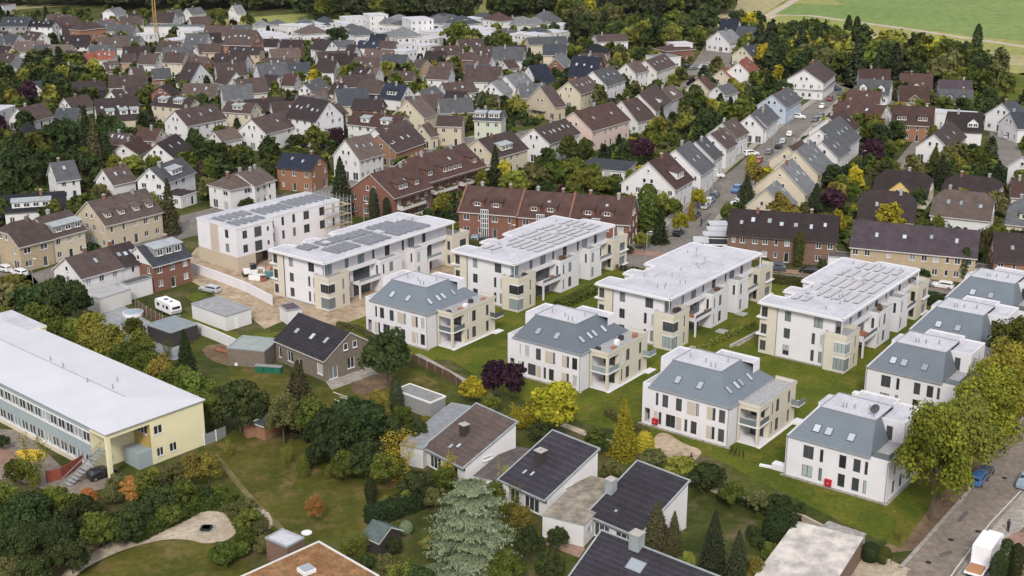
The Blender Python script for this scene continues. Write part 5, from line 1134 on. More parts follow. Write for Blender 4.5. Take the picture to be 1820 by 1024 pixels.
def school():
    O, ang, L, D = frame_from((358, 711), (188, 773), (-100, 629), 6.9, clamp=(6, 20)); E = 6.9
    root = empty('school', (O[0], O[1], 0), ang); thing(root, None, 'school', None, 'pale yellow and light blue school building with a huge white roof'); foot(O, ang, -6, L + 1, -1, D + 1)
    YE = W['paleyellow']; BL = wallmat('blue_grey_cladding', (0.31, 0.365, 0.385)); ow = 4.2; od = D * .43; xs = L - ow
    mb = MB(); wins = []
    # window bands on the long front
    mb.wall((-6, 0), (xs, 0), 0, E, [(s, s + 1.75, z, z + 1.45, .15) for z in (.95, 4.35) for s in np.arange(7.2, xs + 5.2, 2.15)], .15, 1)
    for z in (.95, 4.35):
        for k, s in enumerate(np.arange(7.2, xs + 5.2, 2.15)): wins.append((s - 6 + .875, 0, z, -math.pi / 2, 1.75, 1.45, 'p' if k % 4 == 1 else 'w'))
    for z in (.7, 4.1, 5.9): mb.box(-6, xs, -.1, 0, z, z + .14, 2)
    mb.box(-6, xs, -.08, 0, 0, .7, 3)
    mb.wall((xs, 0), (xs, od), 0, E, (), .1, 0)                                             # inner end wall of the open corner
    mb.wall((xs, od), (L, od), 0, E, [(.8, 3.4, 4.3, 6.0, .1)], .1, 4); wins.append((xs + 2.1, od, 4.3, -math.pi / 2, 2.6, 1.7, 'w'))
    mb.wall((L, od), (L, D), 0, E, [(.8, 1.9, .9, 2.2), (2.9, 4.1, .9, 2.2), (.6, 2.0, 4.3, 5.6)], .15, 0)
    for (s, z, w_) in ((1.35, .9, 1.1), (3.5, .9, 1.2), (1.3, 4.3, 1.4)): wins.append((L, od + s, z, 0, w_, 1.3, 'w'))
    mb.wall((L, D), (-6, D), 0, E, (), .1, 0)
    mb.box(xs, L, 0, .35, E - .75, E, 0); mb.box(L - .35, L, .35, od, E - .75, E, 0); mb.box(L - .55, L, 0, .55, 0, E - .75, 0)
    mb.q([(xs, .35, 3.3), (L - .4, .35, 3.3), (L - .4, od, 3.3), (xs, od, 3.3)], 0) if False else None
    mb.box(xs + .6, L, od - 2.2, od, 0, 2.4, 1)                                             # blue store room under the corner
    build(mb, 'wall', [YE, BL, M_FR_W, W['cream'], plain('ochre_wall', (.42, .30, .10), .8)], root)
    for w_ in wins: put_window(root, *w_[:4], w_[4], w_[5], w_[6], .1)
    st = MB()
    for i in range(12): st.box(xs + .3, xs + 1.7, 2.9 - i * .5 - 2.0, 3.3 - i * .5 - 2.0, 3.2 - i * .28, 3.3 - i * .28)
    st.q([(xs + .25, 1.3, 3.2), (xs + .25, -5.2, -.1), (xs + .25, -5.2, .1), (xs + .25, 1.3, 3.5)]); st.tube((xs + 1.75, 1.3, 4.2), (xs + 1.75, -4.9, .9), .04); st.tube((xs + .25, 1.3, 4.2), (xs + .25, -4.9, .9), .04)
    build(st, 'outside_stair', M_METAL, root)
    rb = MB(); zr = E + .75; x0, x1 = -6.3, L + .3; ym = D * .52
    a, b, c, d = (x0, -.3, E + .12), (x1, -.3, E + .12), (x1, D + .3, E + .12), (x0, D + .3, E + .12); m0, m1 = (x0, ym, zr), (x1 - 8, ym, zr)
    rb.q([a, b, m1, m0]); rb.q([b, c, m1]); rb.q([c, d, m0, m1]); rb.box(x0, x1, -.32, D + .32, E, E + .12, 1)
    rf = build(rb, 'roof', [plain('white_school_membrane', (.52, .52, .545), .7, .05, .2), M_METAL], root)
    pipes(rf, ((L - 12, ym + .6), (L - 17, ym - .5), (L - 25, ym + .3), (L - 29, ym + .5), (L - 14, ym + 2.6)), zr - .05)
    pi = MB(); pi.box(-6, L - 8, ym - .06, ym + .06, zr - .02, zr + .06); build(pi, 'ridge_strip', M_METAL, rf)
    house(None, (47, 577), (0, 604), (-60, 575), 6.9, 'white', 'paleyellow', kind='flat', clamp=(8, 14), fixed='corner of a second white-roofed school wing', look='x')
    house(None, (40, 590), (0, 607), (-40, 590), 4.4, 'ltgrey', 'paleyellow', kind='flat', clamp=(4, 6), fixed='low grey link between the two school roofs', name='annex', cat='annex')
    # entrance canopy in front of the long side
    ca, sa = math.cos(ang), math.sin(ang)
school()
def mono(ll, lr, hr, hl, zl, zh, look, bands=True, sky=(), chim=None, group='dark lean-roofed bungalows', roofm='anthracite', wallm='white', capm=None, xo=0):
    a, b, c, d = P(*ll, zl), P(*lr, zl), P(*hr, zh), P(*hl, zh)
    x = (b - a); L = float(np.linalg.norm(x)); u = x / L; v = np.array([-u[1], u[0]]); D = float(((c - b) @ v + (d - a) @ v) / 2); ang = math.atan2(u[1], u[0])
    root = empty('bungalow', (a[0], a[1], 0), ang); thing(root, None, 'bungalow', group, look); foot(a, ang, -1, L + 1, -1, D + 1)
    tn = (zh - zl) / D; t = .28
    mb = MB(); y0, y1 = .5, D - .15; zz = lambda y: zl + y * tn - .02
    wm = W[wallm]; wx = .12
    mb.wall((wx, y0), (L - wx, y0), 0, zl - .75, [(1.0, 3.4, .1, 2.0), (4.4, 7.0, .1, 2.0)] if L > 7.5 else (), .15, 0); mb.q([(wx, y0, zl - .75), (L - wx, y0, zl - .75), (L - wx, y0, zz(y0)), (wx, y0, zz(y0))], 1)
    for xx, s in ((L - wx, 1), (wx, -1)):
        p = [(xx, y0, 0), (xx, y1, 0), (xx, y1, zz(y1)), (xx, y0, zz(y0))]; mb.q(p if s > 0 else p[::-1], 0)
    mb.wall((L - wx, y1), (wx, y1), 0, zz(y1), (), .1, 0)
    build(mb, 'wall', [wm, W['dark']], root)
    put_window(root, 2.2, y0, .1, -math.pi/2, 2.4, 1.9, 'w', .1); put_window(root, 5.7, y0, .1, -math.pi/2, 2.6, 1.9, 'w', .1)
    put_window(root, L - wx, D * .45, 2.6, 0, 1.6, .55, 's', -.04)
    rb = MB(); P0 = [(0, 0), (L, 0), (L, D), (0, D)]
    top = [(x_, y_, zl + y_ * tn + .02) for x_, y_ in P0]; lo = [(x_, y_, zl + y_ * tn - t) for x_, y_ in P0]
    rb.q(top, 0); rb.q(lo[::-1], 1)
    for i in range(4): rb.q([lo[i], lo[(i + 1) % 4], top[(i + 1) % 4], top[i]], 1)
    for (xa, xb, ya, yb) in ((-.1, .12, 0, D), (L - .12, L + .1, 0, D)):
        rb.q([(xa, ya, zl + ya*tn + .07), (xb, ya, zl + ya*tn + .07), (xb, yb, zl + yb*tn + .07), (xa, yb, zl + yb*tn + .07)], 1)
    rb.box(-.1, L + .1, D - .05, D + .15, zh - .2, zh + .12, 1); rb.box(-.1, L + .1, -.15, .02, zl - .2, zl + .04, 1)
    rf = build(rb, 'roof', [RF[roofm], capm or M_METAL], root)
    for (x_, y_, w_, h_) in sky: skylight(rf, x_, y_, zl + y_ * tn + .04, tn, w_, h_)
    if chim:
        x_, y_, w_, h_, m_ = chim; chimney(rf, x_, y_, zl + y_ * tn - .2, zl + y_ * tn + h_, w_, w_, m_, M_CONC)
    return root
mono((751,795),(823,832),(917,748),(838,715), 2.8, 6.6, 'lichen-speckled lean-roofed bungalow, the one farthest from the wide street', sky=((4.8,2.2,.6,.9),(3.8,1.6,.6,.9)), chim=(3.6, 4.6, 1.0, 1.5, W['dark']), roofm='taupe')
mono((885,852),(968.5,889.7),(1062.5,795.7),(978.7,765.3), 2.8, 6.5, 'black-roofed lean bungalow with a white-capped dark chimney', sky=((2.4,2.2,.45,.9),(3.6,2.4,.45,.9)), chim=(3.0, 5.0, 1.2, 1.7, W['dark']), capm=M_METAL)
mono((1041,914),(1134.8,954.4),(1225,854),(1129.8,818.6), 2.8, 6.6, 'black-roofed lean bungalow with zinc chimney and a sunny grey roof between it and its twin', sky=((3.2,1.8,.5,.5),), chim=(.4, 4.4, 1.1, 1.7, M_METAL))
mono((1000,1040),(1230,1140),(1290,1028),(1062.5,943), 2.9, 6.8, 'dark lean roof with zinc chimney and large glazed roof light, cut by the lower edge', sky=((6.5,4.2,2.2,1.6),), chim=(5.2, 6.8, 1.3, 1.8, M_METAL))
def slab_house(corners, z, look, wall='white', roof=None, name='garage', cat='garage', doors=(), rim=True, group=None, rimc=None, zb=0, ops=()):
    """flat-roofed low building from three roof corners: left, near, right"""
    O, ang, L, D = frame_from(corners[0], corners[1], corners[2], z, clamp=(1.2, 40))
    root = empty(name, (O[0], O[1], 0), ang); thing(root, None, cat, group, look); foot(O, ang, -.5, L + .5, -.5, D + .5)
    mb = MB(); wins = []; wb(mb, wins, .08, L - .08, .08, D - .08, zb, z - .02, 0, [(x, w_, z0, h_, st) for (x, w_, z0, h_, st) in ops])
    build(mb, 'wall', [W[wall]] , root); addwins(root, wins)
    rb = MB(); rb.box(0, L, 0, D, z - .02, z + .12, 0, top=1)
    if rim: parapet(rb, 0, L, 0, D, z + .12, z + .24, .16, 0, None)
    build(rb, 'roof', [rimc or M_METAL, roof or M_ROOFW], root)
    for (x, w_, h_) in doors:
        d = MB(); d.box(x - w_/2, x + w_/2, -.02, .06, 0, h_); build(d, 'door', M_FR_W, root)
    return root
# flat parts between the bungalows
slab_house(((980,900),(1038,935),(1110,860)), 3.0, 'low white annex with mossy grey flat roof between two black-roofed bungalows', roof=plain('mossy_roof', (.25,.22,.17), .95, .4, .8), name='annex', cat='annex', group='flat parts between the bungalows', rim=False, ops=((2.0, 1.3, 1.0, 1.0, 's'), (5.0, 1.3, 1.0, 1.0, 's')))
slab_house(((855,835),(905,862),(968,805)), 2.6, 'low dark flat roof beside the black-roofed bungalow with white-capped chimney', roof=plain('brown_felt', (.10,.085,.08), .9, .3, 1), name='annex', cat='annex', group='flat parts between the bungalows', rim=False)
slab_house(((722,782),(752,800),(842,725)), 2.9, 'long grey flat strip beside the lichen-speckled roof', roof=plain('grey_felt', (.22,.23,.24), .8, .2, 1), name='annex', cat='annex', group='flat parts between the bungalows')
# new grey brick house and its annex
H('21', (782,412), (500,556), (155,412), 3.7, 'anthracite', 'greybrick', pitch=33, sky=3, win=(1.5,1.9), clamp=(9.5, 10.5), chim=0, look='x', fixed='new grey brick house with dark roof, white windows and a pale terrace', ov=.25)
slab_house(((419,607),(470,626),(497,604)), 3.0, 'grey brick annex with pale green flat roof beside the new brick house', 'greybrick', plain('pale_green_roof', (.27,.31,.29), .8, .1, .5), 'annex', 'annex')
sheet('pavement', G['paving'], [(578,678),(655,652),(672,664),(590,694)], 5)
# garages and sheds of the western yards
slab_house(((340,541),(400.5,563.5),(447,549.5)), 2.8, 'white flat-roofed garage on bare earth behind the caravan', 'white', plain('grey_roof_felt', (.28,.28,.28), .9, .2, .7), doors=((2.4, .9, 2.0),))
slab_house(((266,576.5),(303,593),(352,577)), 2.7, 'dark timber shed with blue-grey roof in the grey yard', 'dark', plain('blue_grey_roof', (.20,.235,.25), .6, .1, .8), 'shed', 'shed')
slab_house(((487,545),(510,554),(537,549)), 2.7, 'small white garage with purple-brown roof beside the new block', 'white', plain('purple_roof', (.10,.07,.085), .8, .15, 1))
slab_house(((160,520),(177,532),(233,514)), 2.9, 'corrugated awning roof behind the red-banded terrace', 'offwhite', plain('corrugated_sheet', (.38,.38,.38), .5, .15, .6), 'awning', 'awning', rim=False)
slab_house(((222,500),(226,507),(271,494)), 3.2, 'white annex with dark roof behind the red brick end house', 'white', plain('dark_felt', (.09,.085,.085), .8, .15, 1), 'annex', 'annex')
slab_house(((712,690),(765,718),(793,706)), 2.5, 'grey flat-roofed shed on the lawn behind the walnut-like tree', 'grey', plain('grey_shed_roof', (.22,.22,.21), .8, .15, .8), 'shed', 'shed', rimc=M_FR_W)
# red carports by the street, white
for i, c in enumerate([((1272,393),(1262,402),(1296,402)), ((1266,403),(1257,411),(1296,412)), ((1258,412),(1250,420),(1296,421)), ((1240,421),(1232,432),(1260,433))]):
    slab_house(c, 2.6, ['white carport roof farthest along the row by the brown terrace', 'second white carport roof of the row by the brown terrace', 'third white carport roof of the row by the brown terrace', 'small white carport roof nearest the long street'][i], 'dark', M_ROOFW, 'carport', 'carport', group='white carports by the brown terrace', rim=False)
slab_house(((1262,425),(1252,436),(1296,437)), 2.4, 'dark framed carport roof before the brown terrace', 'dark', M_DARK, 'carport', 'carport', rimc=M_FR_W)
for i, c in enumerate([((1470,447),(1471,457),(1512,460)), ((1728,468),(1729,478),(1770,484))]):
    slab_house(c, 2.7, ['white garage between the brown and the sandy terraces', 'white garage between the sandy and the orange terraces'][i], 'white', plain('dark_garage_roof', (.12,.10,.095), .8, .2, 1), group='garages between the terraces')
# small gabled garden houses
H('20', (1812,990), (1725,1000), (1700,975), 2.3, 'slate', 'orange', pitch=14, clamp=(3,5), chim=0, nowin=True, nogw=True, name='garden_house', cat='garden house', group='garden sheds', fixed='orange timber garden house with dark roof on the park lawn', ov=.3)
H(None, (497,752), (470,757), (437,745), 2.4, 'slate', 'orange', pitch=16, clamp=(4,5), chim=0, nowin=True, nogw=True, name='garden_house', cat='garden house', group='garden sheds', fixed='second bay of the orange timber garden house', ov=.3)
H(None, (709,948), (675,962), (648,950), 2.1, 'green', 'dark', pitch=32, clamp=(3.5,5), chim=0, nowin=True, nogw=True, name='shed', cat='shed', fixed='dark garden shed by the clipped hedge left of the blue-green cedar', ov=.3)
H(None, (1400,948), (1428,945), (1405,925), 2.2, 'dkbrown', 'brick', pitch=34, clamp=(2.5,4), chim=0, nowin=True, nogw=True, name='shed', cat='shed', fixed='small red shed beside the dark clipped ball shrub', ov=.3)
# orange gravel roof at the lower edge, with brick side structures
O_, a_, L_, D_ = frame_from((428,1024), (567,962), (672,1022), 3.4)
r = empty('bungalow', (0, 0, 0)); thing(r, None, 'bungalow', None, 'flat roof covered with orange-brown gravel inside a white rim'); c3 = [P(567,962,3.4), P(675,1024,3.4), P(675,1024,3.4) + (P(425,1026,3.4) - P(567,962,3.4)), P(425,1026,3.4)]
mb = MB(); cc = [tuple(x) for x in c3][::-1]; mb.poly(cc, 0, 3.2, 0); build(mb, 'wall', W['brown'], r); FOOT.append(cc)
cen = np.mean(np.array(cc), 0); inn = [tuple(cen + (np.array(p) - cen) * .955) for p in cc]
rb = MB(); rb.poly(cc, 3.2, 3.36, 1); n = 4
for i in range(4): rb.q([(*cc[i], 3.5), (*cc[(i+1)%4], 3.5), (*inn[(i+1)%4], 3.5), (*inn[i], 3.5)], 1); rb.q([(*cc[i], 3.3), (*cc[(i+1)%4], 3.3), (*cc[(i+1)%4], 3.5), (*cc[i], 3.5)], 1); rb.q([(*inn[i], 3.3), (*inn[(i+1)%4], 3.3), (*inn[(i+1)%4], 3.5), (*inn[i], 3.5)], 1)
rb.q([(*p, 3.4) for p in inn], 0); rf = build(rb, 'roof', [groundmat('orange_gravel', [(.20,.10,.045),(.30,.165,.08),(.16,.11,.05)], .5, 4), W['offwhite']], r)
q0 = P(545,1016,3.4); sk = MB(); sk.box(-.8, .8, -.8, .8, 0, .45); sk.box(-.65, .65, -.65, .65, .45, .6, 1); build(sk, 'skylight', [M_FR_W, M_SKYL], r, (q0[0], q0[1], 3.4), R(40))
slab_house(((477,955),(510,975),(541,958)), 2.8, 'small brick outbuilding with pale roof behind the orange gravel roof', 'brown', M_ROOFW, 'outbuilding', 'outbuilding')
# flat mossy garage roof near the wide street
slab_house(((1352,1010),(1470,1060),(1535,957)), 3.0, 'long garage with pale flat roof spotted with moss, by the wide street', 'brown', plain('mossy_pale_roof', (.50,.46,.42), .95, .35, .55), rim=False)
slab_house(((1464,934),(1526,962),(1540,950)), 2.3, 'narrow grey lean-to behind the mossy garage roof', 'grey', M_GRAVEL, 'shed', 'shed', rim=False)
# tall flats far behind, church-like white block etc. stay in the house list
# tower crane over the far houses
def crane(px, py):
    o = P(px, py); root = empty('tower_crane', (o[0], o[1], 0), R(4)); thing(root, None, 'crane', None, 'slender yellow tower crane above the far roofs')
    h = 27; m = plain('crane_yellow', (.45, .30, .08), .5); mb = MB()
    for sx in (-.6, .6):
        for sy in (-.6, .6): mb.tube((sx, sy, 0), (sx, sy, h), .13, n=4)
    for i in range(14):
        z = i * h / 14; s = 1 if i % 2 else -1; mb.tube((-.6 * s, -.6, z), (.6 * s, -.6, z + h / 14), .08, n=4); mb.tube((-.6, -.6 * s, z), (-.6, .6 * s, z + h / 14), .08, n=4)
    build(mb, 'mast', m, root)
    j = MB(); j.tube((-30, -.5, h + 1), (7, -.5, h + 1), .12, n=4); j.tube((-30, .5, h + 1), (7, .5, h + 1), .12, n=4); j.tube((-30, 0, h + 2), (7, 0, h + 2), .1, n=4)
    for i in range(18): x = -30 + i * 2; j.tube((x, -.5, h + 1), (x + 1, 0, h + 2), .06, n=4); j.tube((x + 1, 0, h + 2), (x + 2, -.5, h + 1), .06, n=4)
    j.tube((0, 0, h), (0, 0, h + 5), .2, n=4); j.tube((0, 0, h + 5), (-18, 0, h + 2), .05, n=4); j.tube((0, 0, h + 5), (6, 0, h + 2), .05, n=4)
    build(j, 'jib', m, root); c = MB(); c.box(4.5, 7.2, -.9, .9, h - .6, h + .8); build(c, 'counterweight', M_CONC, root); k = MB(); k.box(-1.6, -.6, -.7, .7, h - 1.5, h + .5); build(k, 'cab', M_FR_W, root)
crane(278, 68)

# balconies of the two staggered red brick halves
for (o, look, cat, fixed) in THINGS:
    if fixed and ('flower balconies' in fixed or 'longer staggered half' in fixed):
        L_ = float(o['_dim'].split()[0]); x = 1.2; k = 0
        while x < L_ - 3:
            w_ = (3.4, 5.2)[k % 2]; w_ = min(w_, L_ - 1 - x)
            for z in (.25, 2.95):
                b = MB(); b.box(x, x + w_, -1.6, 0.02, z - .15, z); b.box(x, x + w_, -1.65, -1.55, z - .15, z + .95); b.box(x - .05, x + .05, -1.6, 0, z - .15, z + .95); b.box(x + w_ - .05, x + w_ + .05, -1.6, 0, z - .15, z + .95)
                if z > 1: b.box(x + .1, x + w_ - .1, -1.75, -1.66, z + .75, z + 1.05, 1)
                build(b, 'balcony', [W['offwhite'], leafmat0], o)
            x += w_ + (.3, 2.2)[k % 2]; k += 1
        pm = MB(); pm.box(0, L_, -1.75, -.4, 5.62, 5.74); build(pm, 'balcony_canopy', RF['redbrown'], o)
# ---------------------------------------------------------------- trees
SP = {  # species: leaf colours
 'green': ((0.024, 0.038, 0.008), (0.085, 0.105, 0.018)), 'dark': ((0.012, 0.022, 0.008), (0.038, 0.055, 0.016)), 'light': ((0.06, 0.075, 0.014), (0.165, 0.172, 0.030)),
 'yellow': ((0.13, 0.12, 0.012), (0.36, 0.30, 0.03)), 'orange': ((0.16, 0.09, 0.025), (0.32, 0.17, 0.045)), 'purple': ((0.014, 0.007, 0.011), (0.045, 0.018, 0.028)),
 'autumn': ((0.045, 0.052, 0.012), (0.16, 0.14, 0.025)), 'conifer': ((0.012, 0.021, 0.010), (0.042, 0.052, 0.024)), 'brownconifer': ((0.030, 0.030, 0.014), (0.085, 0.075, 0.035)),
 'cedar': ((0.06, 0.082, 0.05), (0.19, 0.225, 0.135)), 'street': ((0.032, 0.045, 0.006), (0.205, 0.205, 0.024)), 'olive': ((0.04, 0.045, 0.015), (0.10, 0.10, 0.035)), 'golden': ((0.07, 0.08, 0.008), (0.32, 0.28, 0.022)),  # street: dark end deepened, crown shading put into the leaf colour
}
LOOK = {'green': 'green', 'dark': 'dark green', 'light': 'light green', 'yellow': 'bright yellow', 'orange': 'orange', 'purple': 'dark purple', 'autumn': 'yellowing', 'conifer': 'dark', 'brownconifer': 'brownish',
        'cedar': 'blue-green', 'street': 'yellow-green', 'olive': 'olive', 'golden': 'golden-topped'}
def leafmat(k):
    name = k + '_leaves'
    if name in MATS: return MATS[name]
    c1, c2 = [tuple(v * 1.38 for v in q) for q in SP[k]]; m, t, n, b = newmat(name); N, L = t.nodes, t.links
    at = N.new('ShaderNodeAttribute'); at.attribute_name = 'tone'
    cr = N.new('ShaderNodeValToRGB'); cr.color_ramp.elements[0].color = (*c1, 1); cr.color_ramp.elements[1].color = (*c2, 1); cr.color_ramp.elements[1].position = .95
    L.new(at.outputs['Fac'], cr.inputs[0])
    oi = N.new('ShaderNodeObjectInfo'); hs = N.new('ShaderNodeHueSaturation')
    mr = N.new('ShaderNodeMapRange'); mr.inputs['To Min'].default_value = 0.70; mr.inputs['To Max'].default_value = 1.35; L.new(oi.outputs['Random'], mr.inputs['Value']); L.new(mr.outputs[0], hs.inputs['Value'])
    m2 = N.new('ShaderNodeMath'); m2.operation = 'MULTIPLY'; m2.inputs[1].default_value = 7.13; L.new(oi.outputs['Random'], m2.inputs[0]); m3 = N.new('ShaderNodeMath'); m3.operation = 'FRACT'; L.new(m2.outputs[0], m3.inputs[0])
    mr2 = N.new('ShaderNodeMapRange'); mr2.inputs['To Min'].default_value = 0.475; mr2.inputs['To Max'].default_value = 0.515; L.new(m3.outputs[0], mr2.inputs['Value']); L.new(mr2.outputs[0], hs.inputs['Hue'])
    L.new(cr.outputs[0], hs.inputs['Color']); L.new(hs.outputs[0], b.inputs['Base Color']); b.inputs['Roughness'].default_value = .75; b.inputs['Specular IOR Level'].default_value = .15
    tr = N.new('ShaderNodeBsdfTranslucent'); L.new(hs.outputs[0], tr.inputs['Color']); ms = N.new('ShaderNodeMixShader'); ms.inputs[0].default_value = .22
    out = N['Material Output']; L.new(b.outputs[0], ms.inputs[1]); L.new(tr.outputs[0], ms.inputs[2]); L.new(ms.outputs[0], out.inputs[0])
    MATS[name] = m; return m
M_BARK = plain('bark', (0.10, 0.075, 0.055), .9, .3, 3)
def crown_arrays(shape, n, leaf, seed):
    """leaf-sized faces spread through a crown of radius 1, from z=0 to z=1 -> verts (n*4,3), tones (n,)"""
    r = np.random.default_rng(seed)
    if shape == 'broad':
        K = 44; d = r.normal(size=(K, 3)); d /= np.linalg.norm(d, axis=1)[:, None]; d[:, 2] = np.where(d[:, 2] < -.62, -d[:, 2], d[:, 2])
        c = d * r.uniform(.40, .80, (K, 1)) * [1, 1, .95]; c[:, 2] = np.where(c[:, 2] < 0, c[:, 2] * .55, c[:, 2]); rad = r.uniform(.15, .34, K); ltone = r.uniform(.1, .9, K)
        k = r.integers(0, K, n); u = r.normal(size=(n, 3)); u /= np.linalg.norm(u, axis=1)[:, None]; u[:, 2] = np.where(u[:, 2] < -.3, -u[:, 2], u[:, 2])
        p = c[k] + u * (rad[k] * r.uniform(.55, 1.15, n))[:, None]; nrm = u; tone = ltone[k] * .6 + .2 + .35 * (u[:, 2] > .25) * r.uniform(0, 1, n)  # upward leaf faces get a lighter tone: top light put into the colour
        p[:, 2] = (p[:, 2] + .66) / 1.66
    elif shape in ('cone', 'cedar'):
        T = 13 if shape == 'cone' else 7; z = r.uniform(0, 1, n) ** 1.25; ti = np.floor(z * T); ft = z * T - ti
        az = r.uniform(0, 2 * np.pi, n); nb = 7 if shape == 'cone' else 6
        ph = r.uniform(0, 6.28, T + 1)[ti.astype(int)]; lob = .72 + .28 * np.abs(np.cos(az * nb / 2 + ph)); irr = ((.8 + .35 * r.random((T + 1, 24))) if shape == 'cone' else (.62 + .5 * r.random((T + 1, 24))))[ti.astype(int), (az / 6.29 * 24).astype(int)]
        prof = np.where(shape == 'cone', (1 - z) ** .85, np.minimum(1, (1.02 - z) * 2.1) ** .6 * (1 - .25 * z)) * ((1.08 - .38 * ft) if shape == 'cone' else (1.12 - .62 * ft))
        rr = prof * lob * irr * r.uniform(.5, 1.08, n) ** .5 + .02; z = z + r.normal(size=n) * .012 * (shape == 'cone')
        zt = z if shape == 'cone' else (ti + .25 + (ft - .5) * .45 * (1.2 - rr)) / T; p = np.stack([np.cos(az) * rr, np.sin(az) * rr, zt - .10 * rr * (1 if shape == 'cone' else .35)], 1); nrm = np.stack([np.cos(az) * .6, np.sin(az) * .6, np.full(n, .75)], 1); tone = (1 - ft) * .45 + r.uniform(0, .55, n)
    elif shape == 'column':
        z = r.uniform(0, 1, n); az = r.uniform(0, 2 * np.pi, n); lump = .85 + .2 * np.sin(az * 3 + z * 17) * np.sin(z * 23 + az)
        rr = np.sqrt(np.maximum(0, 1 - (2 * np.abs(z - .42) / 1.18) ** 2.2)) * lump * r.uniform(.75, 1.02, n)
        p = np.stack([np.cos(az) * rr, np.sin(az) * rr, z], 1); nrm = np.stack([np.cos(az), np.sin(az), np.full(n, .5)], 1); tone = r.uniform(.1, .9, n)
    elif shape == 'ball':
        u = r.normal(size=(n, 3)); u /= np.linalg.norm(u, axis=1)[:, None]; p = u * r.uniform(.9, 1, (n, 1)); p[:, 2] = np.abs(p[:, 2] + .75) / 1.75; nrm = u; tone = r.uniform(.2, .8, n)
    elif shape == 'spray':                                                    # loose, twiggy, irregular
        K = 16; az = r.uniform(0, 6.28, K); zz = r.uniform(.25, 1, K); k = r.integers(0, K, n); t = r.uniform(.1, 1, n) ** .7
        rr = t * r.uniform(.5, 1, K)[k]; p = np.stack([np.cos(az[k]) * rr, np.sin(az[k]) * rr, t * zz[k]], 1) + r.normal(size=(n, 3)) * [.13, .13, .06]; nrm = r.normal(size=(n, 3)) + [0, 0, .6]; tone = r.uniform(.1, 1, n)
        p[:, 2] = np.clip(p[:, 2], 0.02, 1.05)
    nrm = nrm + r.normal(size=(n, 3)) * .55; nrm /= np.linalg.norm(nrm, axis=1)[:, None]
    a = np.cross(nrm, r.normal(size=(n, 3))); a /= np.linalg.norm(a, axis=1)[:, None]; b = np.cross(nrm, a)
    s = leaf * r.uniform(.6, 1.35, (n, 1)); e = r.uniform(.5, 1.0, (n, 1))
    return p, a * s, b * s * e, np.clip(tone, 0, 1)
def quads_mesh(name, p, a, b, tone, mats, extra=None):
    n = len(p); v = np.empty((n, 4, 3), np.float32); v[:, 0] = p - a - b * .4; v[:, 1] = p + a * .3 - b; v[:, 2] = p + a + b * .5; v[:, 3] = p - a * .4 + b
    me = bpy.data.meshes.new(name); vs = v.reshape(-1, 3); nx = 0; fx = []
    if extra: nx = len(extra.v); vs = np.concatenate([vs, np.array(extra.v, np.float32)]); fx = [tuple(i + n * 4 for i in f) for f in extra.f]
    me.vertices.add(len(vs)); me.vertices.foreach_set('co', vs.ravel())
    nl = n * 4 + sum(len(f) for f in fx); me.loops.add(nl); li = np.concatenate([np.arange(n * 4), np.array([i for f in fx for i in f], int)]).astype(np.int32); me.loops.foreach_set('vertex_index', li)
    me.polygons.add(n + len(fx)); st = np.concatenate([np.arange(n) * 4, n * 4 + np.cumsum([0] + [len(f) for f in fx])[:-1] if fx else np.array([], int)]).astype(np.int32); me.polygons.foreach_set('loop_start', st)
    if fx: me.polygons.foreach_set('material_index', np.concatenate([np.zeros(n, np.int32), np.ones(len(fx), np.int32)]))
    me.update(calc_edges=True); at = me.attributes.new('tone', 'FLOAT', 'FACE'); at.data.foreach_set('value', np.concatenate([tone, np.zeros(len(fx))]).astype(np.float32))
    for m in mats: me.materials.append(m)
    return me
RATIO = {'broad': 1.0}
def trunk_mb(h, r, limbs=True, seed=0, z0=0.0):
    mb = MB(); rr = random.Random(seed); mb.tube((0, 0, z0), (0, 0, h), r, r * .55, 6)
    if limbs:
        for i in range(5):
            a = rr.uniform(0, 6.28); z = h * rr.uniform(.55, .95); mb.tube((0, 0, z), (math.cos(a) * h * .45, math.sin(a) * h * .45, z + h * .4), r * .4, r * .15, 4)
    return mb
PROTO = {}
LOD = {'hi': (15000, .038), 'near': (6500, .058), 'mid': (2200, .095), 'far': (700, .16)}
def crown_proto(shape, sp, lod, var, q=1.5):
    k = (shape, sp, lod, var, q)
    if k in PROTO: return PROTO[k]
    n, s = LOD[lod]
    if shape == 'cedar': n = int(n * 2.2); s *= .55
    if shape == 'cone': n = int(n * 1.2); s *= .8
    if shape == 'spray': n = int(n * .45); s *= .75
    if shape in ('column', 'ball'): n = int(n * (1.6 if lod in ('far', 'mid') else 1.1)); s *= 1.0 if lod == 'far' else .85
    p, a, b, t = crown_arrays(shape, n, s, zlib_(k)); p = p * [1, 1, q]
    if lod in ('far', 'mid'):
        tm = MB(); tm.tube((0, 0, -.4 * q), (0, 0, .5 * q), .07, .04, 5) if shape in ('broad', 'spray') else tm.tube((0, 0, -.12 * q), (0, 0, .5 * q), .06, .03, 5)
        me = quads_mesh('tree', p, a, b, t, [leafmat(sp), M_BARK], tm)
    else: me = quads_mesh('crown', p, a, b, t, [leafmat(sp)])
    PROTO[k] = me; return me
def zlib_(k):
    import zlib; return zlib.crc32(repr(k).encode()) & 0xffffffff
NAMES = {'broad': ('deciduous_tree', 'deciduous tree'), 'cone': ('conifer_tree', 'conifer'), 'cedar': ('cedar_tree', 'cedar'), 'column': ('columnar_tree', 'columnar tree'), 'ball': ('clipped_shrub', 'shrub'), 'spray': ('shrub', 'shrub')}
SHAPEW = {'broad': 'round-crowned', 'cone': 'pointed', 'cedar': 'layered', 'column': 'slim columnar', 'ball': 'clipped ball-shaped', 'spray': 'loose'}
_tc = 0
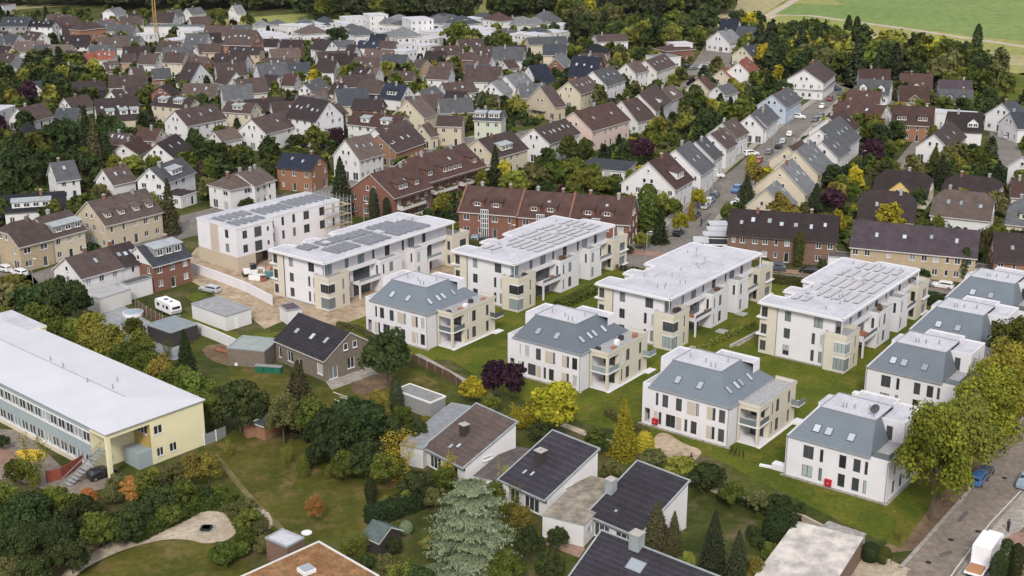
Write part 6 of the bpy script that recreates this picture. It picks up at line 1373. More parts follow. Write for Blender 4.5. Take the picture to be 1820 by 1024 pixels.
def tree(x, y, h, r, shape='broad', sp='green', lod=None, fixed=None, group=None, base=None, look=None):
    global _tc; _tc += 1; rr = random.Random(_tc * 13 + 5); d = math.hypot(x, y)
    if lod is None: lod = 'hi' if d < 150 and r > 3 else 'near' if d < 235 else 'mid' if d < 370 else 'far'
    cb = {'broad': .10, 'cone': .06, 'cedar': .05, 'column': .05, 'ball': 0.0, 'spray': .05}[shape] if base is None else base
    hz = h * (1 - cb); q = max(1.0, round(hz / r * 2) / 2) if shape != 'cedar' else 1.5; q = min(q, 5.0 if shape == 'column' else 8.0)
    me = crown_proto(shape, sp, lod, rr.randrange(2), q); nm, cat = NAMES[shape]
    small = h < 3.2
    if shape == 'broad' and small: nm, cat = 'shrub', 'shrub'
    size = 'small' if h < 4.5 else 'tall' if h > 12 else ''
    lk = look or ' '.join(w_ for w_ in (size, SHAPEW[shape], LOOK[sp], {'cone': 'conifer', 'cedar': 'cedar', 'ball': 'shrub', 'spray': 'bush'}.get(shape, 'bush' if small else 'tree')) if w_)
    rot = rr.uniform(0, 6.28)
    if lod in ('far', 'mid'):
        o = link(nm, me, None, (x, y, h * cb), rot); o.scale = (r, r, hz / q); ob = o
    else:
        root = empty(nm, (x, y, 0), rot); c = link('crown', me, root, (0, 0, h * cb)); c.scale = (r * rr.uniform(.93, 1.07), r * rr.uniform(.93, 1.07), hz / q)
        if not (shape == 'ball' or (small and shape == 'broad')):
            kk = ('trunk', shape in ('broad', 'spray'))
            if kk not in PROTO: PROTO[kk] = trunk_mb(1.0, .05, kk[1]).mesh('trunk', [M_BARK])
            tk = link('trunk', PROTO[kk], root); th = h * (cb + .35) if shape != 'cone' else h * .8; tk.scale = (th * .9, th * .9, th)
        ob = root
    thing(ob, lk, cat, group or {'broad': 'trees of the gardens', 'cone': 'conifers of the gardens', 'column': 'columnar trees', 'ball': 'clipped shrubs', 'spray': 'bushes of the gardens', 'cedar': 'cedars'}[shape] if not small else 'bushes of the gardens', fixed)
    return ob
def S_(y): return .0113 * (y + 240)
TREES_XY = []
def TP(px, top, footy, wpx, shape='broad', sp='green', **k):
    """tree by the photo: foot at pixel (px, base), crown top at row top, crown width in pixels"""
    o = P(px, footy); d = math.hypot(*o); s = S_(footy)
    h = max(1.0, (footy - top) / s * (1.0)); r = wpx / 2 / (F_PX / math.hypot(d, CAM_H)); TREES_XY.append((o[0], o[1], r))
    return tree(o[0], o[1], h, r, shape, sp, **k)
# -- named, near
TP(690, 578, 688, 104, sp='dark', fixed='broad dark green tree hiding the corner of the westernmost white villa')
TP(893, 638, 712, 92, sp='purple', base=.05, fixed='dark purple-leaved tree beside the middle white villa')
TP(841, 668, 716, 58, sp='golden', base=.1, fixed='small tree with orange tips in front of the purple-leaved one')
TP(928, 716, 762, 62, 'spray', 'yellow', fixed='bright yellow spreading bush above the white bungalow wall')
TP(988, 676, 778, 108, sp='golden', base=.08, fixed='large round yellow-green tree below the middle white villa')
TP(1108, 702, 812, 62, 'cone', 'golden', fixed='yellow-tipped pointed conifer beside the round yellow-green tree')
TP(1145, 765, 808, 36, 'column', 'yellow', fixed='small bright yellow upright bush by the bare earth patch')
TP(838, 836, 1004, 176, 'cedar', 'cedar', lod='hi', fixed='huge blue-green layered cedar near the lower edge')
TP(714, 768, 862, 62, 'spray', 'yellow', fixed='tall yellow-flecked bush beside the grey flat strip roof')
TP(560, 874, 930, 36, 'broad', 'orange', fixed='small orange-brown tree alone on the park grass')
TP(660, 850, 895, 24, 'column', 'dark', fixed='small dark upright shrub on the park grass edge')
TP(510, 786, 826, 24, 'spray', 'light', fixed='pale young tree on the park grass near the orange garden house')
TP(408, 776, 812, 22, 'spray', 'light'); TP(540, 806, 846, 26, 'column', 'green'); TP(586, 828, 850, 20, 'spray', 'light')
TP(705, 674, 732, 30, 'column', 'conifer', fixed='slim bluish columnar conifer beside the grey flat-roofed shed')
TP(1166, 888, 985, 72, 'cone', 'brownconifer', fixed='brownish pointed conifer against the white bungalow wall')
TP(1196, 905, 992, 50, 'cone', 'brownconifer')
TP(1266, 902, 1030, 74, 'cone', 'conifer', fixed='dark pointed conifer standing on the lawn near the lower edge')
TP(1308, 938, 1050, 66, 'cone', 'conifer'); TP(1338, 985, 1050, 50, sp='autumn'); TP(1222, 978, 1020, 34, sp='light')
TP(1256, 818, 872, 72, sp='dark', base=.02, fixed='dark spreading bush between the lean-roofed bungalow and the pale path')
TP(1385, 905, 968, 62, 'ball', 'dark', fixed='large dark clipped ball beside the mossy garage roof'); TP(1408, 948, 980, 34, 'ball', 'green', fixed='small lighter clipped ball touching the large dark one')
TP(1380, 876, 918, 56, sp='dark', base=.02); TP(1372, 962, 1000, 44, sp='green', base=.02); TP(1350, 950, 975, 30, sp='dark', base=.02)
TP(1546, 962, 996, 34, 'ball', 'dark'); TP(1570, 970, 1000, 26, 'ball', 'green'); TP(1598, 922, 964, 20, 'spray', 'autumn')
TP(1785, 955, 1022, 34, 'column', 'dark', fixed='upright dark thuja behind the parked white truck'); TP(1802, 962, 1030, 30, 'column', 'dark'); TP(1770, 975, 1040, 30, 'column', 'dark')
for i, (x, t, b, w_) in enumerate([(1655, 700, 925, 150), (1700, 668, 872, 146), (1742, 640, 820, 140), (1780, 600, 775, 130), (1818, 548, 700, 130), (1800, 640, 740, 90), (1850, 560, 690, 110)]):
    TP(x, t, b, w_, sp='street' if i in (0, 2, 3, 5) else 'light' if i == 1 else 'green', base=.08, lod='hi', group='broad trees lining the wide street', look='broad %s street tree' % ('yellow-green' if i in (0, 2, 3, 5) else 'fresh green'))
for (x, t, b, w_, sh, sp) in [
    (1300,850,905,50,'broad','green'),(1345,868,915,44,'broad','olive'),(1215,700,745,0,'',''),(1035,800,846,46,'broad','light'),(1085,815,850,42,'broad','olive'),(1160,800,840,70,'broad','olive'),(1210,808,850,64,'broad','light'),
    (1060,760,806,54,'broad','green'),(1005,810,850,40,'broad','dark'),(960,745,790,48,'broad','dark'),(870,700,742,44,'broad','green'),(955,700,748,50,'broad','green'),
    (905,858,920,46,'spray','light'),(925,890,950,44,'broad','autumn'),(940,930,1000,60,'broad','dark'),(990,930,985,44,'broad','dark'),(975,975,1030,60,'broad','dark'),(892,820,870,36,'spray','yellow'),(880,850,905,44,'broad','green'),(800,800,850,40,'spray','yellow'),(790,830,870,50,'broad','green'),
    (635,700,800,128,'broad','dark'),(590,720,822,110,'broad','dark'),(672,690,772,58,'broad','autumn'),(535,640,765,92,'cone','brownconifer'),(505,690,790,70,'broad','olive'),(560,700,800,90,'broad','green'),(690,735,800,70,'broad','dark'),(740,745,800,60,'broad','dark'),(760,735,775,40,'broad','light'),(715,720,765,50,'broad','green'),
    (650,780,850,80,'broad','dark'),(690,800,868,70,'broad','green'),(740,830,892,70,'broad','dark'),(615,800,858,60,'broad','green'),(775,860,915,50,'broad','olive'),(560,790,830,40,'broad','dark'),(720,870,905,40,'broad','light'),(690,880,905,36,'broad','light'),
    (428,672,768,102,'broad','dark'),(395,690,765,60,'broad','green'),(465,700,760,50,'broad','olive'),(350,655,745,80,'broad','green'),(318,645,725,76,'broad','green'),(335,586,700,66,'cone','dark'),(296,628,705,70,'broad','autumn'),(262,622,690,76,'broad','green'),(228,605,672,78,'broad','green'),
    (200,575,655,74,'broad','autumn'),(168,552,640,70,'broad','autumn'),(148,565,628,80,'broad','green'),(118,486,585,104,'broad','dark'),(60,498,590,78,'broad','dark'),(28,500,585,88,'broad','olive'),(75,540,612,80,'broad','green'),(105,560,622,70,'broad','green'),(10,540,600,60,'broad','green'),(90,500,560,30,'broad','autumn'),(30,485,530,60,'broad','autumn'),(240,560,612,40,'broad','green'),(250,585,650,60,'broad','green'),(135,600,640,40,'broad','green'),(190,620,665,50,'broad','green'),(378,700,760,50,'broad','green'),
    (275,640,700,36,'broad','light'),(300,600,642,20,'spray','green'),
    # school shrubs and lower left wood
    (60,778,868,62,'spray','light'),(110,862,925,80,'broad','green'),(50,868,950,90,'broad','dark'),(12,860,935,80,'broad','green'),(150,880,945,80,'broad','dark'),(90,920,1000,100,'broad','dark'),(30,930,1015,100,'broad','dark'),(185,905,975,80,'broad','green'),(130,950,1020,80,'broad','dark'),(8,990,1060,90,'broad','olive'),(60,985,1055,80,'broad','dark'),(225,905,965,74,'broad','dark'),
    (160,864,900,36,'broad','orange'),(200,862,900,44,'broad','olive'),(235,848,892,50,'broad','orange'),(215,838,872,50,'broad','olive'),(262,838,890,56,'broad','green'),(275,828,872,42,'broad','autumn'),(310,820,872,60,'broad','olive'),(345,805,865,60,'broad','autumn'),(372,800,862,56,'broad','autumn'),(290,862,915,70,'broad','dark'),(330,855,905,60,'broad','green'),(365,860,895,44,'broad','dark'),(250,885,935,70,'broad','dark'),(300,895,930,60,'broad','green'),
    (395,862,892,40,'broad','green'),(225,925,962,56,'broad','dark'),(198,930,966,44,'broad','green'),(30,812,870,40,'broad','green'),(5,770,800,30,'broad','dark'),
    (425,890,925,46,'broad','olive'),(445,905,945,56,'broad','green'),(462,925,962,50,'broad','olive'),(440,935,975,46,'broad','green'),(400,965,1000,60,'broad','green'),(430,960,990,40,'broad','green'),(470,950,985,40,'broad','olive'),(415,872,905,36,'broad','green'),(445,880,915,30,'broad','olive'),
    (640,935,992,44,'spray','light'),(622,955,990,40,'broad','green'),(655,985,1030,50,'broad','dark'),(690,985,1035,60,'broad','olive'),(712,1000,1050,50,'spray','light'),(745,1000,1050,60,'broad','dark'),(722,925,948,24,'ball','cedar'),(700,955,985,36,'broad','dark'),(760,950,980,30,'broad','light'),(900,975,1040,70,'broad','green'),
    (1195,885,925,30,'broad','green'),(1340,930,965,34,'broad','dark'),(1290,860,890,36,'broad','dark'),(1420,890,920,30,'broad','dark'),
    (665,336,395,20,'column','conifer'),(688,352,398,18,'column','dark'),(785,340,388,40,'broad','autumn'),(608,284,382,60,'cone','conifer'),(304,322,416,46,'cone','brownconifer'),(905,385,420,26,'column','light'),(1003,390,412,40,'broad','light'),
    (1150,330,412,48,'column','green'),(1172,372,432,42,'cone','dark'),(1140,412,442,34,'broad','light'),(1210,376,420,36,'broad','golden'),(1228,356,392,20,'cone','yellow'),(1240,336,372,36,'broad','golden'),(1198,352,390,40,'broad','green'),(1175,340,390,40,'broad','light'),(1100,432,450,36,'broad','dark'),(1118,436,452,20,'broad','dark'),(1090,430,446,16,'broad','green'),
    (1346,412,450,16,'column','green'),(1418,412,474,22,'column','green'),(1377,420,460,18,'column','green'),(1541,425,464,14,'column','green'),(1712,440,500,22,'column','dark'),(1640,478,496,26,'broad','dark'),(1460,458,480,16,'broad','dark'),(1360,458,475,24,'broad','green'),
    (1487,370,432,30,'broad','golden'),(1480,332,378,48,'broad','purple'),(1458,300,330,34,'broad','purple'),(1515,325,362,32,'broad','green'),(1545,372,400,20,'broad','autumn'),(1635,385,408,22,'broad','autumn'),
    (1750,400,470,34,'broad','olive'),(1770,395,440,40,'broad','green'),(1540,330,352,24,'broad','autumn'),(1290,258,285,36,'broad','purple'),(1335,276,306,22,'column','golden'),
    (128,205,292,54,'broad','dark'),(160,195,300,50,'cone','conifer'),(172,210,305,40,'cone','brownconifer'),(190,215,300,44,'cone','dark'),(100,215,290,60,'broad','dark'),(70,235,300,60,'broad','green'),(35,240,310,70,'broad','dark'),(10,260,330,60,'broad','dark'),(55,280,335,50,'broad','dark'),(85,265,320,60,'broad','dark'),(15,300,372,50,'broad','dark'),(5,350,400,40,'broad','green'),(145,262,315,50,'broad','dark'),
    (207,272,310,30,'broad','light'),(240,276,310,44,'broad','light'),(120,300,330,30,'broad','dark'),(350,262,296,30,'broad','dark'),(430,258,298,50,'broad','green'),(385,270,296,30,'broad','green'),(140,318,340,30,'broad','dark'),(180,340,358,24,'broad','dark'),(436,352,372,36,'broad','dark'),
    (880,262,330,36,'cone','dark'),(855,300,345,30,'broad','light'),(915,300,345,60,'broad','light'),(950,290,342,60,'broad','olive'),(985,285,338,60,'broad','green'),(1020,282,336,60,'broad','green'),(1050,290,334,44,'broad','green'),(895,285,330,36,'broad','yellow'),(1090,310,345,46,'broad','green'),(1122,300,345,36,'broad','green'),(1060,310,345,40,'broad','light'),(1010,240,292,44,'broad','green'),(1040,245,290,40,'broad','green'),(1135,245,290,54,'broad','purple'),(1175,190,235,24,'cone','dark'),(1240,160,214,34,'broad','green'),(1225,175,215,30,'broad','dark'),
    (600,205,246,16,'cone','dark'),(613,200,246,16,'cone','dark'),(645,225,246,24,'cone','dark'),(530,240,262,40,'broad','dark'),(575,235,262,40,'broad','green'),(508,160,200,54,'broad','olive'),(770,130,158,40,'broad','green'),(790,180,212,44,'broad','green'),(820,188,212,26,'broad','green'),(265,150,195,34,'broad','green'),(420,205,230,18,'cone','dark'),
    (1195,130,168,30,'broad','light'),(1415,58,110,30,'column','conifer'),(1430,40,110,22,'cone','dark'),(1462,40,112,26,'cone','dark'),(1504,32,95,18,'column','dark'),(1519,34,95,18,'column','dark'),(1730,50,135,22,'column','dark'),(1705,70,140,40,'broad','dark'),(1680,75,140,40,'broad','green'),
    (1310,18,62,40,'broad','dark'),(1785,20,20,0,'',''),(1345,22,55,38,'broad','dark'),(1255,12,60,60,'broad','dark'),(1195,20,60,40,'broad','green'),(600,48,95,44,'broad','dark'),(815,42,92,60,'broad','green'),(838,60,98,40,'broad','light'),(1040,28,80,64,'broad','dark'),(985,42,68,30,'broad','dark'),(935,50,72,28,'broad','dark'),
    (1660,262,300,34,'cone','green'),(1700,262,300,40,'broad','green'),(1740,262,300,40,'broad','green'),(1655,225,262,20,'column','green')]:
    if not sh: continue
    TP(x, t, b, w_, sh, sp)
# -- gardens in between: scattered by a jittered grid on the ground
FA = [np.array(f, float) for f in FOOT]
def inside(poly, x, y):
    p = poly; n = len(p); c = False; j = n - 1
    for i in range(n):
        if (p[i][1] > y) != (p[j][1] > y) and x < (p[j][0] - p[i][0]) * (y - p[i][1]) / (p[j][1] - p[i][1]) + p[i][0]: c = not c
        j = i
    return c
BB = [(f.min(0) , f.max(0), f) for f in FA]; RB_ = [(f.min(0), f.max(0), f) for f in ROADS]
def blocked(x, y, m, rm):
    for (a, b, f) in BB:
        if a[0] - m < x < b[0] + m and a[1] - m < y < b[1] + m:
            for dx, dy in ((0, 0), (m, 0), (-m, 0), (0, m), (0, -m)):
                if inside(f, x + dx, y + dy): return True
    for (a, b, f) in RB_:
        if a[0] - rm < x < b[0] + rm and a[1] - rm < y < b[1] + rm:
            for dx, dy in ((0, 0), (rm, 0), (-rm, 0), (0, rm), (0, -rm)):
                if inside(f, x + dx, y + dy): return True
    return False
KEEP = [[(-40,-30),(-40,22),(330,20),(560,20),(840,4),(1300,4),(1270,60),(1345,52),(1500,70),(1760,118),(1900,140),(1900,530),(1700,500),(1370,468),(1080,440),(1000,432),(780,400),(640,380),(500,352),(330,372),(250,420),(140,462),(-40,520)]]
OUTP = [[(1380,20),(1480,98),(1560,112),(1700,138),(1900,160),(1900,0)], [(325,366),(620,350),(640,440),(330,500)], [(1770,126),(1830,120),(1850,185),(1770,180)], [(740,240),(925,236),(905,275),(760,300)], [(1290,-20),(1390,-20),(1345,60),(1265,60)], [(1380,20),(1840,60),(1900,130),(1560,72),(1380,48)]]
DENSE = [([(1345,92),(1480,97),(1560,113),(1700,142),(1790,150),(1790,185),(1700,168),(1560,152),(1430,148),(1350,125)], 14, 'mix'), ([(1000,22),(1090,48),(1250,85),(1270,62),(1340,45),(1350,85),(1290,110),(1180,92),(1090,80),(1000,70)], 10, 'mix'),
         ([(790,72),(850,64),(910,76),(900,105),(830,98)], 8, 'mix'), ([(60,120),(140,110),(190,160),(120,190),(40,200)], 8, 'mix')]
inpx = lambda poly, px, py: inside(poly, px, py)
rg = random.Random(42); cand = []; bush = []
SPW = ['green'] * 10 + ['dark'] * 13 + ['light'] * 3 + ['olive'] * 5 + ['autumn'] + ['golden'] + ['purple'] + ['conifer'] * 4
y = 225.0
while y < 740:
    x = -330.0
    while x < 330:
        xx, yy = x + rg.uniform(-3.2, 3.2), y + rg.uniform(-3.2, 3.2); x += 7.0
        px, py = PX(xx, yy)
        if not (-40 < px < 1860) or not inpx(KEEP[0], px, py) or any(inpx(o, px, py) for o in OUTP): continue
        if 440 < px < 925 and 20 < py < 98 and not (800 < px and py > 66) and rg.random() < .8: continue
        dn = next((d for d in DENSE if inpx(d[0], px, py)), None)
        if dn: h = dn[1] * rg.uniform(.7, 1.3); r = h * rg.uniform(.3, .45)
        else:
            if rg.random() < (.3 if py > 130 else .45): continue
            h = rg.choice((3, 4, 5, 6, 7, 8) if py > 130 else (3, 4, 4, 5, 6)) * rg.uniform(.8, 1.15); r = h * rg.uniform(.32, .46)
        if blocked(xx, yy, min(r * .7, 2.2), 1.0): continue
        sp = rg.choice(SPW); cand.append((px, py, xx, yy, h, r, sp))
    y += 7.0
y = 222.0
while y < 640:
    x = -330.0
    while x < 330:
        xx, yy = x + rg.uniform(-1.6, 1.6), y + rg.uniform(-1.6, 1.6); x += 3.6
        px, py = PX(xx, yy)
        if not (-40 < px < 1860) or not inpx(KEEP[0], px, py) or any(inpx(o, px, py) for o in OUTP) or rg.random() < .38: continue
        if blocked(xx, yy, .5, .8): continue
        bush.append((xx, yy, rg.uniform(.8, 2.2), rg.uniform(.8, 1.7), rg.choice(SPW)))
    y += 3.6
cand.sort(key=lambda c: -(c[4] * c[5]) / (c[2] ** 2 + c[3] ** 2))
ind, rest = cand[:150], cand[150:]
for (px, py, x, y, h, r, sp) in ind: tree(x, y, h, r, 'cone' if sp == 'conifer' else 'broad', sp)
def merged(name, items, mats_sp, nleaf, leaf, look, group=None, mi=True):
    """many crowns nobody could count, as one object"""
    Pp, A_, B_, Tn, Mi = [], [], [], [], []
    for i, (x, y, h, r, sp, shp) in enumerate(items):
        k = (shp, i % 7, nleaf)
        if k not in _cache: _cache[k] = crown_arrays(shp, nleaf, leaf, 900 + i % 7)
        p, a, b, t = _cache[k]; s = np.array([r, r, h * .92]); an = (i * 2.399) % 6.283; c_, s_ = math.cos(an), math.sin(an); Rm = np.array([[c_, s_, 0], [-s_, c_, 0], [0, 0, 1]])
        sc = (r * r * h) ** (1 / 3); Pp.append((p * s) @ Rm + [x, y, h * .05]); A_.append(a * sc); B_.append(b * sc); Tn.append(np.clip(t * (.75 + .5 * ((i * .618) % 1)), 0, 1)); Mi.append(np.full(len(p), mats_sp.index(sp), np.int32))
    me = quads_mesh(name, np.concatenate(Pp), np.concatenate(A_), np.concatenate(B_), np.concatenate(Tn), [leafmat(s) for s in mats_sp]); me.polygons.foreach_set('material_index', np.concatenate(Mi))
    o = link(name, me); o['kind'] = 'stuff'; o['label'] = look; o['category'] = name.replace('_', ' '); return o
sps = sorted(set(SPW))
merged('tree_cover', [(x, y, h, r, sp, 'cone' if sp == 'conifer' else 'broad') for (_, _, x, y, h, r, sp) in rest], sps, 300, .27, 'mass of small garden trees between the far houses')
merged('shrubbery', [(x, y, h, r, sp, 'broad') for (x, y, h, r, sp) in bush], sps, 90, .42, 'low shrubs and hedges filling the gardens between the houses')
# far woods along the top edge
fw = []; y = 500.0
while y < 1150:
    x = -520.0
    while x < 520:
        xx, yy = x + rg.uniform(-3, 3), y + rg.uniform(-3, 3); x += 8.5; px, py = PX(xx, yy)
        if not (-80 < px < 1900): continue
        ok = (185 < px < 842 and py < (20 if px < 530 else 37) and py > -150) or (878 < px < 1300 - max(0, 20 - py) * .2 and py < 30 and py > -150) or (-80 < px < 190 and -150 < py < 14)
        if not ok: continue
        fw.append((xx, yy, rg.uniform(13, 20), rg.uniform(4, 6), rg.choice(('dark', 'conifer', 'conifer', 'dark', 'green')), 'broad'))
    y += 8.5 if y < 800 else 16
merged('forest', fw, ['dark', 'green', 'conifer'], 300, .22, 'dark wood standing along the top edge beyond the town')
# hedges: each one a thing
def hedge(pts, h, wd, sp, look, leaf=.16, group='clipped hedges'):
    c = [P(*p) for p in pts]; Pp, A_, B_, T_ = [], [], [], []; o0 = c[0]; core = MB(); r = np.random.default_rng(int(pts[0][0]))
    for a, b in zip(c[:-1], c[1:]):
        L = np.linalg.norm(b - a); d = (b - a) / L; nn = np.array([-d[1], d[0]]); n = int(L * (2 * h + wd) * 26)
        u = r.uniform(0, L, n); side = r.uniform(0, 2 * h + wd, n); s1 = side < h; s2 = side > h + wd
        off = np.where(s1, -wd / 2, np.where(s2, wd / 2, side - h - wd / 2)); z = np.where(s1, side, np.where(s2, side - h - wd, h)) + r.normal(size=n) * .06
        nrm = np.where(s1[:, None], [-nn[0], -nn[1], .3], np.where(s2[:, None], [nn[0], nn[1], .3], [0, 0, 1.0])) + r.normal(size=(n, 3)) * .45
        p = np.stack([a[0] + d[0] * u + nn[0] * off, a[1] + d[1] * u + nn[1] * off, z], 1) + r.normal(size=(n, 3)) * .05
        aa = np.cross(nrm, r.normal(size=(n, 3))); aa /= np.linalg.norm(aa, axis=1)[:, None]; bb = np.cross(nrm, aa); bb /= np.linalg.norm(bb, axis=1)[:, None]
        Pp.append(p); A_.append(aa * leaf); B_.append(bb * leaf * .8); T_.append(r.uniform(.1, .9, n))
        q_ = [a - nn * wd * .42, b - nn * wd * .42, b + nn * wd * .42, a + nn * wd * .42]; core.poly([tuple(t) for t in q_], 0, h * .93, 0)
    me = quads_mesh('hedge', np.concatenate(Pp) - [o0[0], o0[1], 0], np.concatenate(A_), np.concatenate(B_), np.concatenate(T_), [leafmat(sp), leafmat(sp)])
    co = MB(); co.v = [(v[0] - o0[0], v[1] - o0[1], v[2]) for v in core.v]; co.f = core.f; co.m = [0] * len(core.f)
    root = link('hedge', me, None, (o0[0], o0[1], 0)); build(co, 'branches', leafmat(sp), root); thing(root, None, 'hedge', group, look)
hedge([(815,434),(850,439),(884,444)], 1.4, 1.2, 'olive', 'brownish clipped hedge in front of the parked cars by the red brick blocks')
hedge([(1356,500),(1420,508),(1470,512)], 1.6, 1.6, 'olive', 'clipped hedge before the cars at the brown brick terrace')
hedge([(1628,535),(1672,546),(1700,552)], 2.4, 2.2, 'dark', 'tall dark hedge between the white villas and the car park')
hedge([(1190,652),(1260,616),(1340,578)], .8, 1.0, 'light', 'low hedge along the pale path between two white apartment blocks')
hedge([(993,548),(1028,533),(1056,519)], 1.3, 2.6, 'green', 'thick green planted bank beside the white block nearest the red brick blocks')
hedge([(655,934),(700,918),(766,892)], 2.2, 2.4, 'dark', 'long clipped dark hedge between the park grass and the cedar')
hedge([(232,962),(300,930),(350,905),(395,893)], 1.6, 2.6, 'green', 'curved dark hedge bordering the sandy turning circle')
hedge([(415,900),(440,935),(450,965)], 1.2, 3.2, 'olive', 'wide rough hedge beyond the end of the sandy circle')
hedge([(1290,884),(1340,905),(1420,932)], 1.0, 1.2, 'dark', 'dark low hedge below the pale garden path')
hedge([(1078,738),(1120,760),(1150,775)], 1.0, 1.0, 'olive', 'short hedge left of the villa with the bare earth patch')
hedge([(700,628),(640,590),(600,580)], .9, 1.0, 'olive', 'rough low hedge on the earth beside the westernmost villa')
# ---------------------------------------------------------------- vehicles, people, small things
M_TYRE = plain('tyre_rubber', (.02, .02, .02), .8, .05); M_RIM = plain('wheel_rim', (.35, .35, .36), .35, .05, metal=.6); M_LAMP = plain('headlamp', (.6, .6, .58), .2, .02); M_CGL = plain('car_glass', (.02, .025, .03), .06, .05, spec=.6)
CP = {'silver': (.42, .44, .46), 'white': (.72, .72, .72), 'black': (.018, .018, .02), 'navy': (.03, .045, .10), 'blue': (.05, .14, .32), 'red': (.35, .03, .03), 'grey': (.16, .17, .18), 'ltblue': (.22, .30, .36), 'dkred': (.14, .03, .035), 'teal': (.05, .20, .24), 'slate': (.07, .09, .12)}
CN = {'ltblue': 'pale blue', 'dkred': 'dark red', 'slate': 'dark blue-grey'}
def car_meshes(col, body):
    k = ('car', col, body)
    if k in _cache: return _cache[k]
    if ('paint', col) not in _cache:
        m, t, n, b = newmat(col + '_car_paint'); b.inputs['Base Color'].default_value = (*CP[col], 1); b.inputs['Roughness'].default_value = .25; b.inputs['Coat Weight'].default_value = .5; b.inputs['Specular IOR Level'].default_value = .5; _cache[('paint', col)] = m
    pm = _cache[('paint', col)]
    # stations along x: (x, half width low, z belt, half width roof, z roof)
    if body == 'hatch': st = [(-2.0,.72,.55,.0,.55),(-1.92,.80,.92,.0,.92),(-1.75,.86,.98,.60,1.20),(-1.35,.88,.99,.66,1.44),(-.2,.89,.98,.68,1.48),(.45,.89,.96,.66,1.40),(1.15,.87,.93,.0,.93),(1.85,.80,.78,.0,.78),(2.03,.70,.52,.0,.52)]
    elif body == 'estate': st = [(-2.3,.74,.55,.0,.55),(-2.22,.82,.95,.0,.95),(-2.05,.87,1.0,.62,1.30),(-1.8,.88,1.0,.66,1.45),(-.2,.90,.99,.69,1.48),(.5,.90,.97,.66,1.40),(1.25,.88,.94,.0,.94),(2.1,.80,.80,.0,.80),(2.32,.70,.52,.0,.52)]
    else: st = [(-2.2,.78,.6,.0,.6),(-2.14,.86,1.1,.0,1.1),(-2.0,.90,1.15,.68,1.50),(-1.7,.92,1.15,.72,1.68),(-.1,.93,1.13,.74,1.70),(.55,.93,1.10,.70,1.60),(1.2,.91,1.06,.0,1.06),(2.1,.84,.92,.0,.92),(2.25,.76,.6,.0,.6)]
    mb = MB(); gl = MB(); zb = .28
    ring = []
    for (x, hw, zbelt, hr, zr) in st:
        if hr == 0: hr2, zr2 = hw * .86, zbelt + .03
        else: hr2, zr2 = hr, zr
        ring.append([(x, -hw * .92, zb), (x, -hw, zbelt * .7), (x, -hw * .97, zbelt), (x, -hr2, zr2), (x, 0, zr2 + .03), (x, hr2, zr2), (x, hw * .97, zbelt), (x, hw, zbelt * .7), (x, hw * .92, zb)])
    for a, b in zip(ring[:-1], ring[1:]):
        for i in range(8): mb.q([a[i], b[i], b[i + 1], a[i + 1]])
    mb.q(ring[0]); mb.q(ring[-1][::-1]); mb.q([(st[0][0], -.6, zb), (st[-1][0], -.6, zb), (st[-1][0], .6, zb), (st[0][0], .6, zb)])
    roofs = [i for i, s in enumerate(st) if s[3] > 0]; i0, i1 = roofs[0], roofs[-1]; of = .012
    def off(p, s): return (p[0], p[1] + s * of, p[2] + of)
    for i in range(i0, i1):
        a, b = ring[i], ring[i + 1]
        for lo, hi, s in ((2, 3, -1), (6, 5, 1)):
            f = lambda p, q_, t: tuple(p[j] + (q_[j] - p[j]) * t for j in range(3))
            q4 = [f(a[lo], a[hi], .12), f(b[lo], b[hi], .12), f(b[lo], b[hi], .82), f(a[lo], a[hi], .82)]
            q4 = [(p[0] * .985 + .015 * (a[lo][0] + b[lo][0]) / 2, p[1] + s * .015, p[2]) for p in q4]; gl.q(q4)
    a, b = ring[i1], ring[i1 + 1]; gl.q([(a[3][0] + .08, a[3][1] * .93, a[3][2] + .0), (a[5][0] + .08, a[5][1] * .93, a[5][2]), (b[5][0] - .08, b[5][1] * .93, b[5][2] + .06), (b[3][0] - .08, b[3][1] * .93, b[3][2] + .06)])
    a, b = ring[i0], ring[i0 - 1]; gl.q([(a[3][0] - .03, a[3][1] * .9, a[3][2] + .0), (a[5][0] - .03, a[5][1] * .9, a[5][2]), (b[5][0] - .02, b[5][1] * .9, b[5][2] + .05), (b[3][0] - .02, b[3][1] * .9, b[3][2] + .05)])
    wb_ = st[-1][0] - .78, st[0][0] + .72
    if ('wheel',) not in _cache:
        w_ = MB(); n = 12
        for (y0, y1, r, m) in ((-.1, .1, .32, 0), (-.115, .115, .19, 1)):
            A = [(r * math.cos(2*math.pi*i/n), y0, r * math.sin(2*math.pi*i/n)) for i in range(n)]; B_ = [(p[0], y1, p[2]) for p in A]
            for i in range(n): w_.q([A[i], A[(i+1) % n], B_[(i+1) % n], B_[i]], m)
            w_.q(A, m); w_.q(B_[::-1], m)
        _cache[('wheel',)] = w_.mesh('wheel', [M_TYRE, M_RIM]); l_ = MB(); l_.box(-.05, .03, -.17, .17, -.07, .07); _cache[('lamp',)] = l_.mesh('headlight', [M_LAMP])
    _cache[k] = (mb.mesh('car', [pm]), gl.mesh('windows', [M_CGL]), wb_, st); return _cache[k]
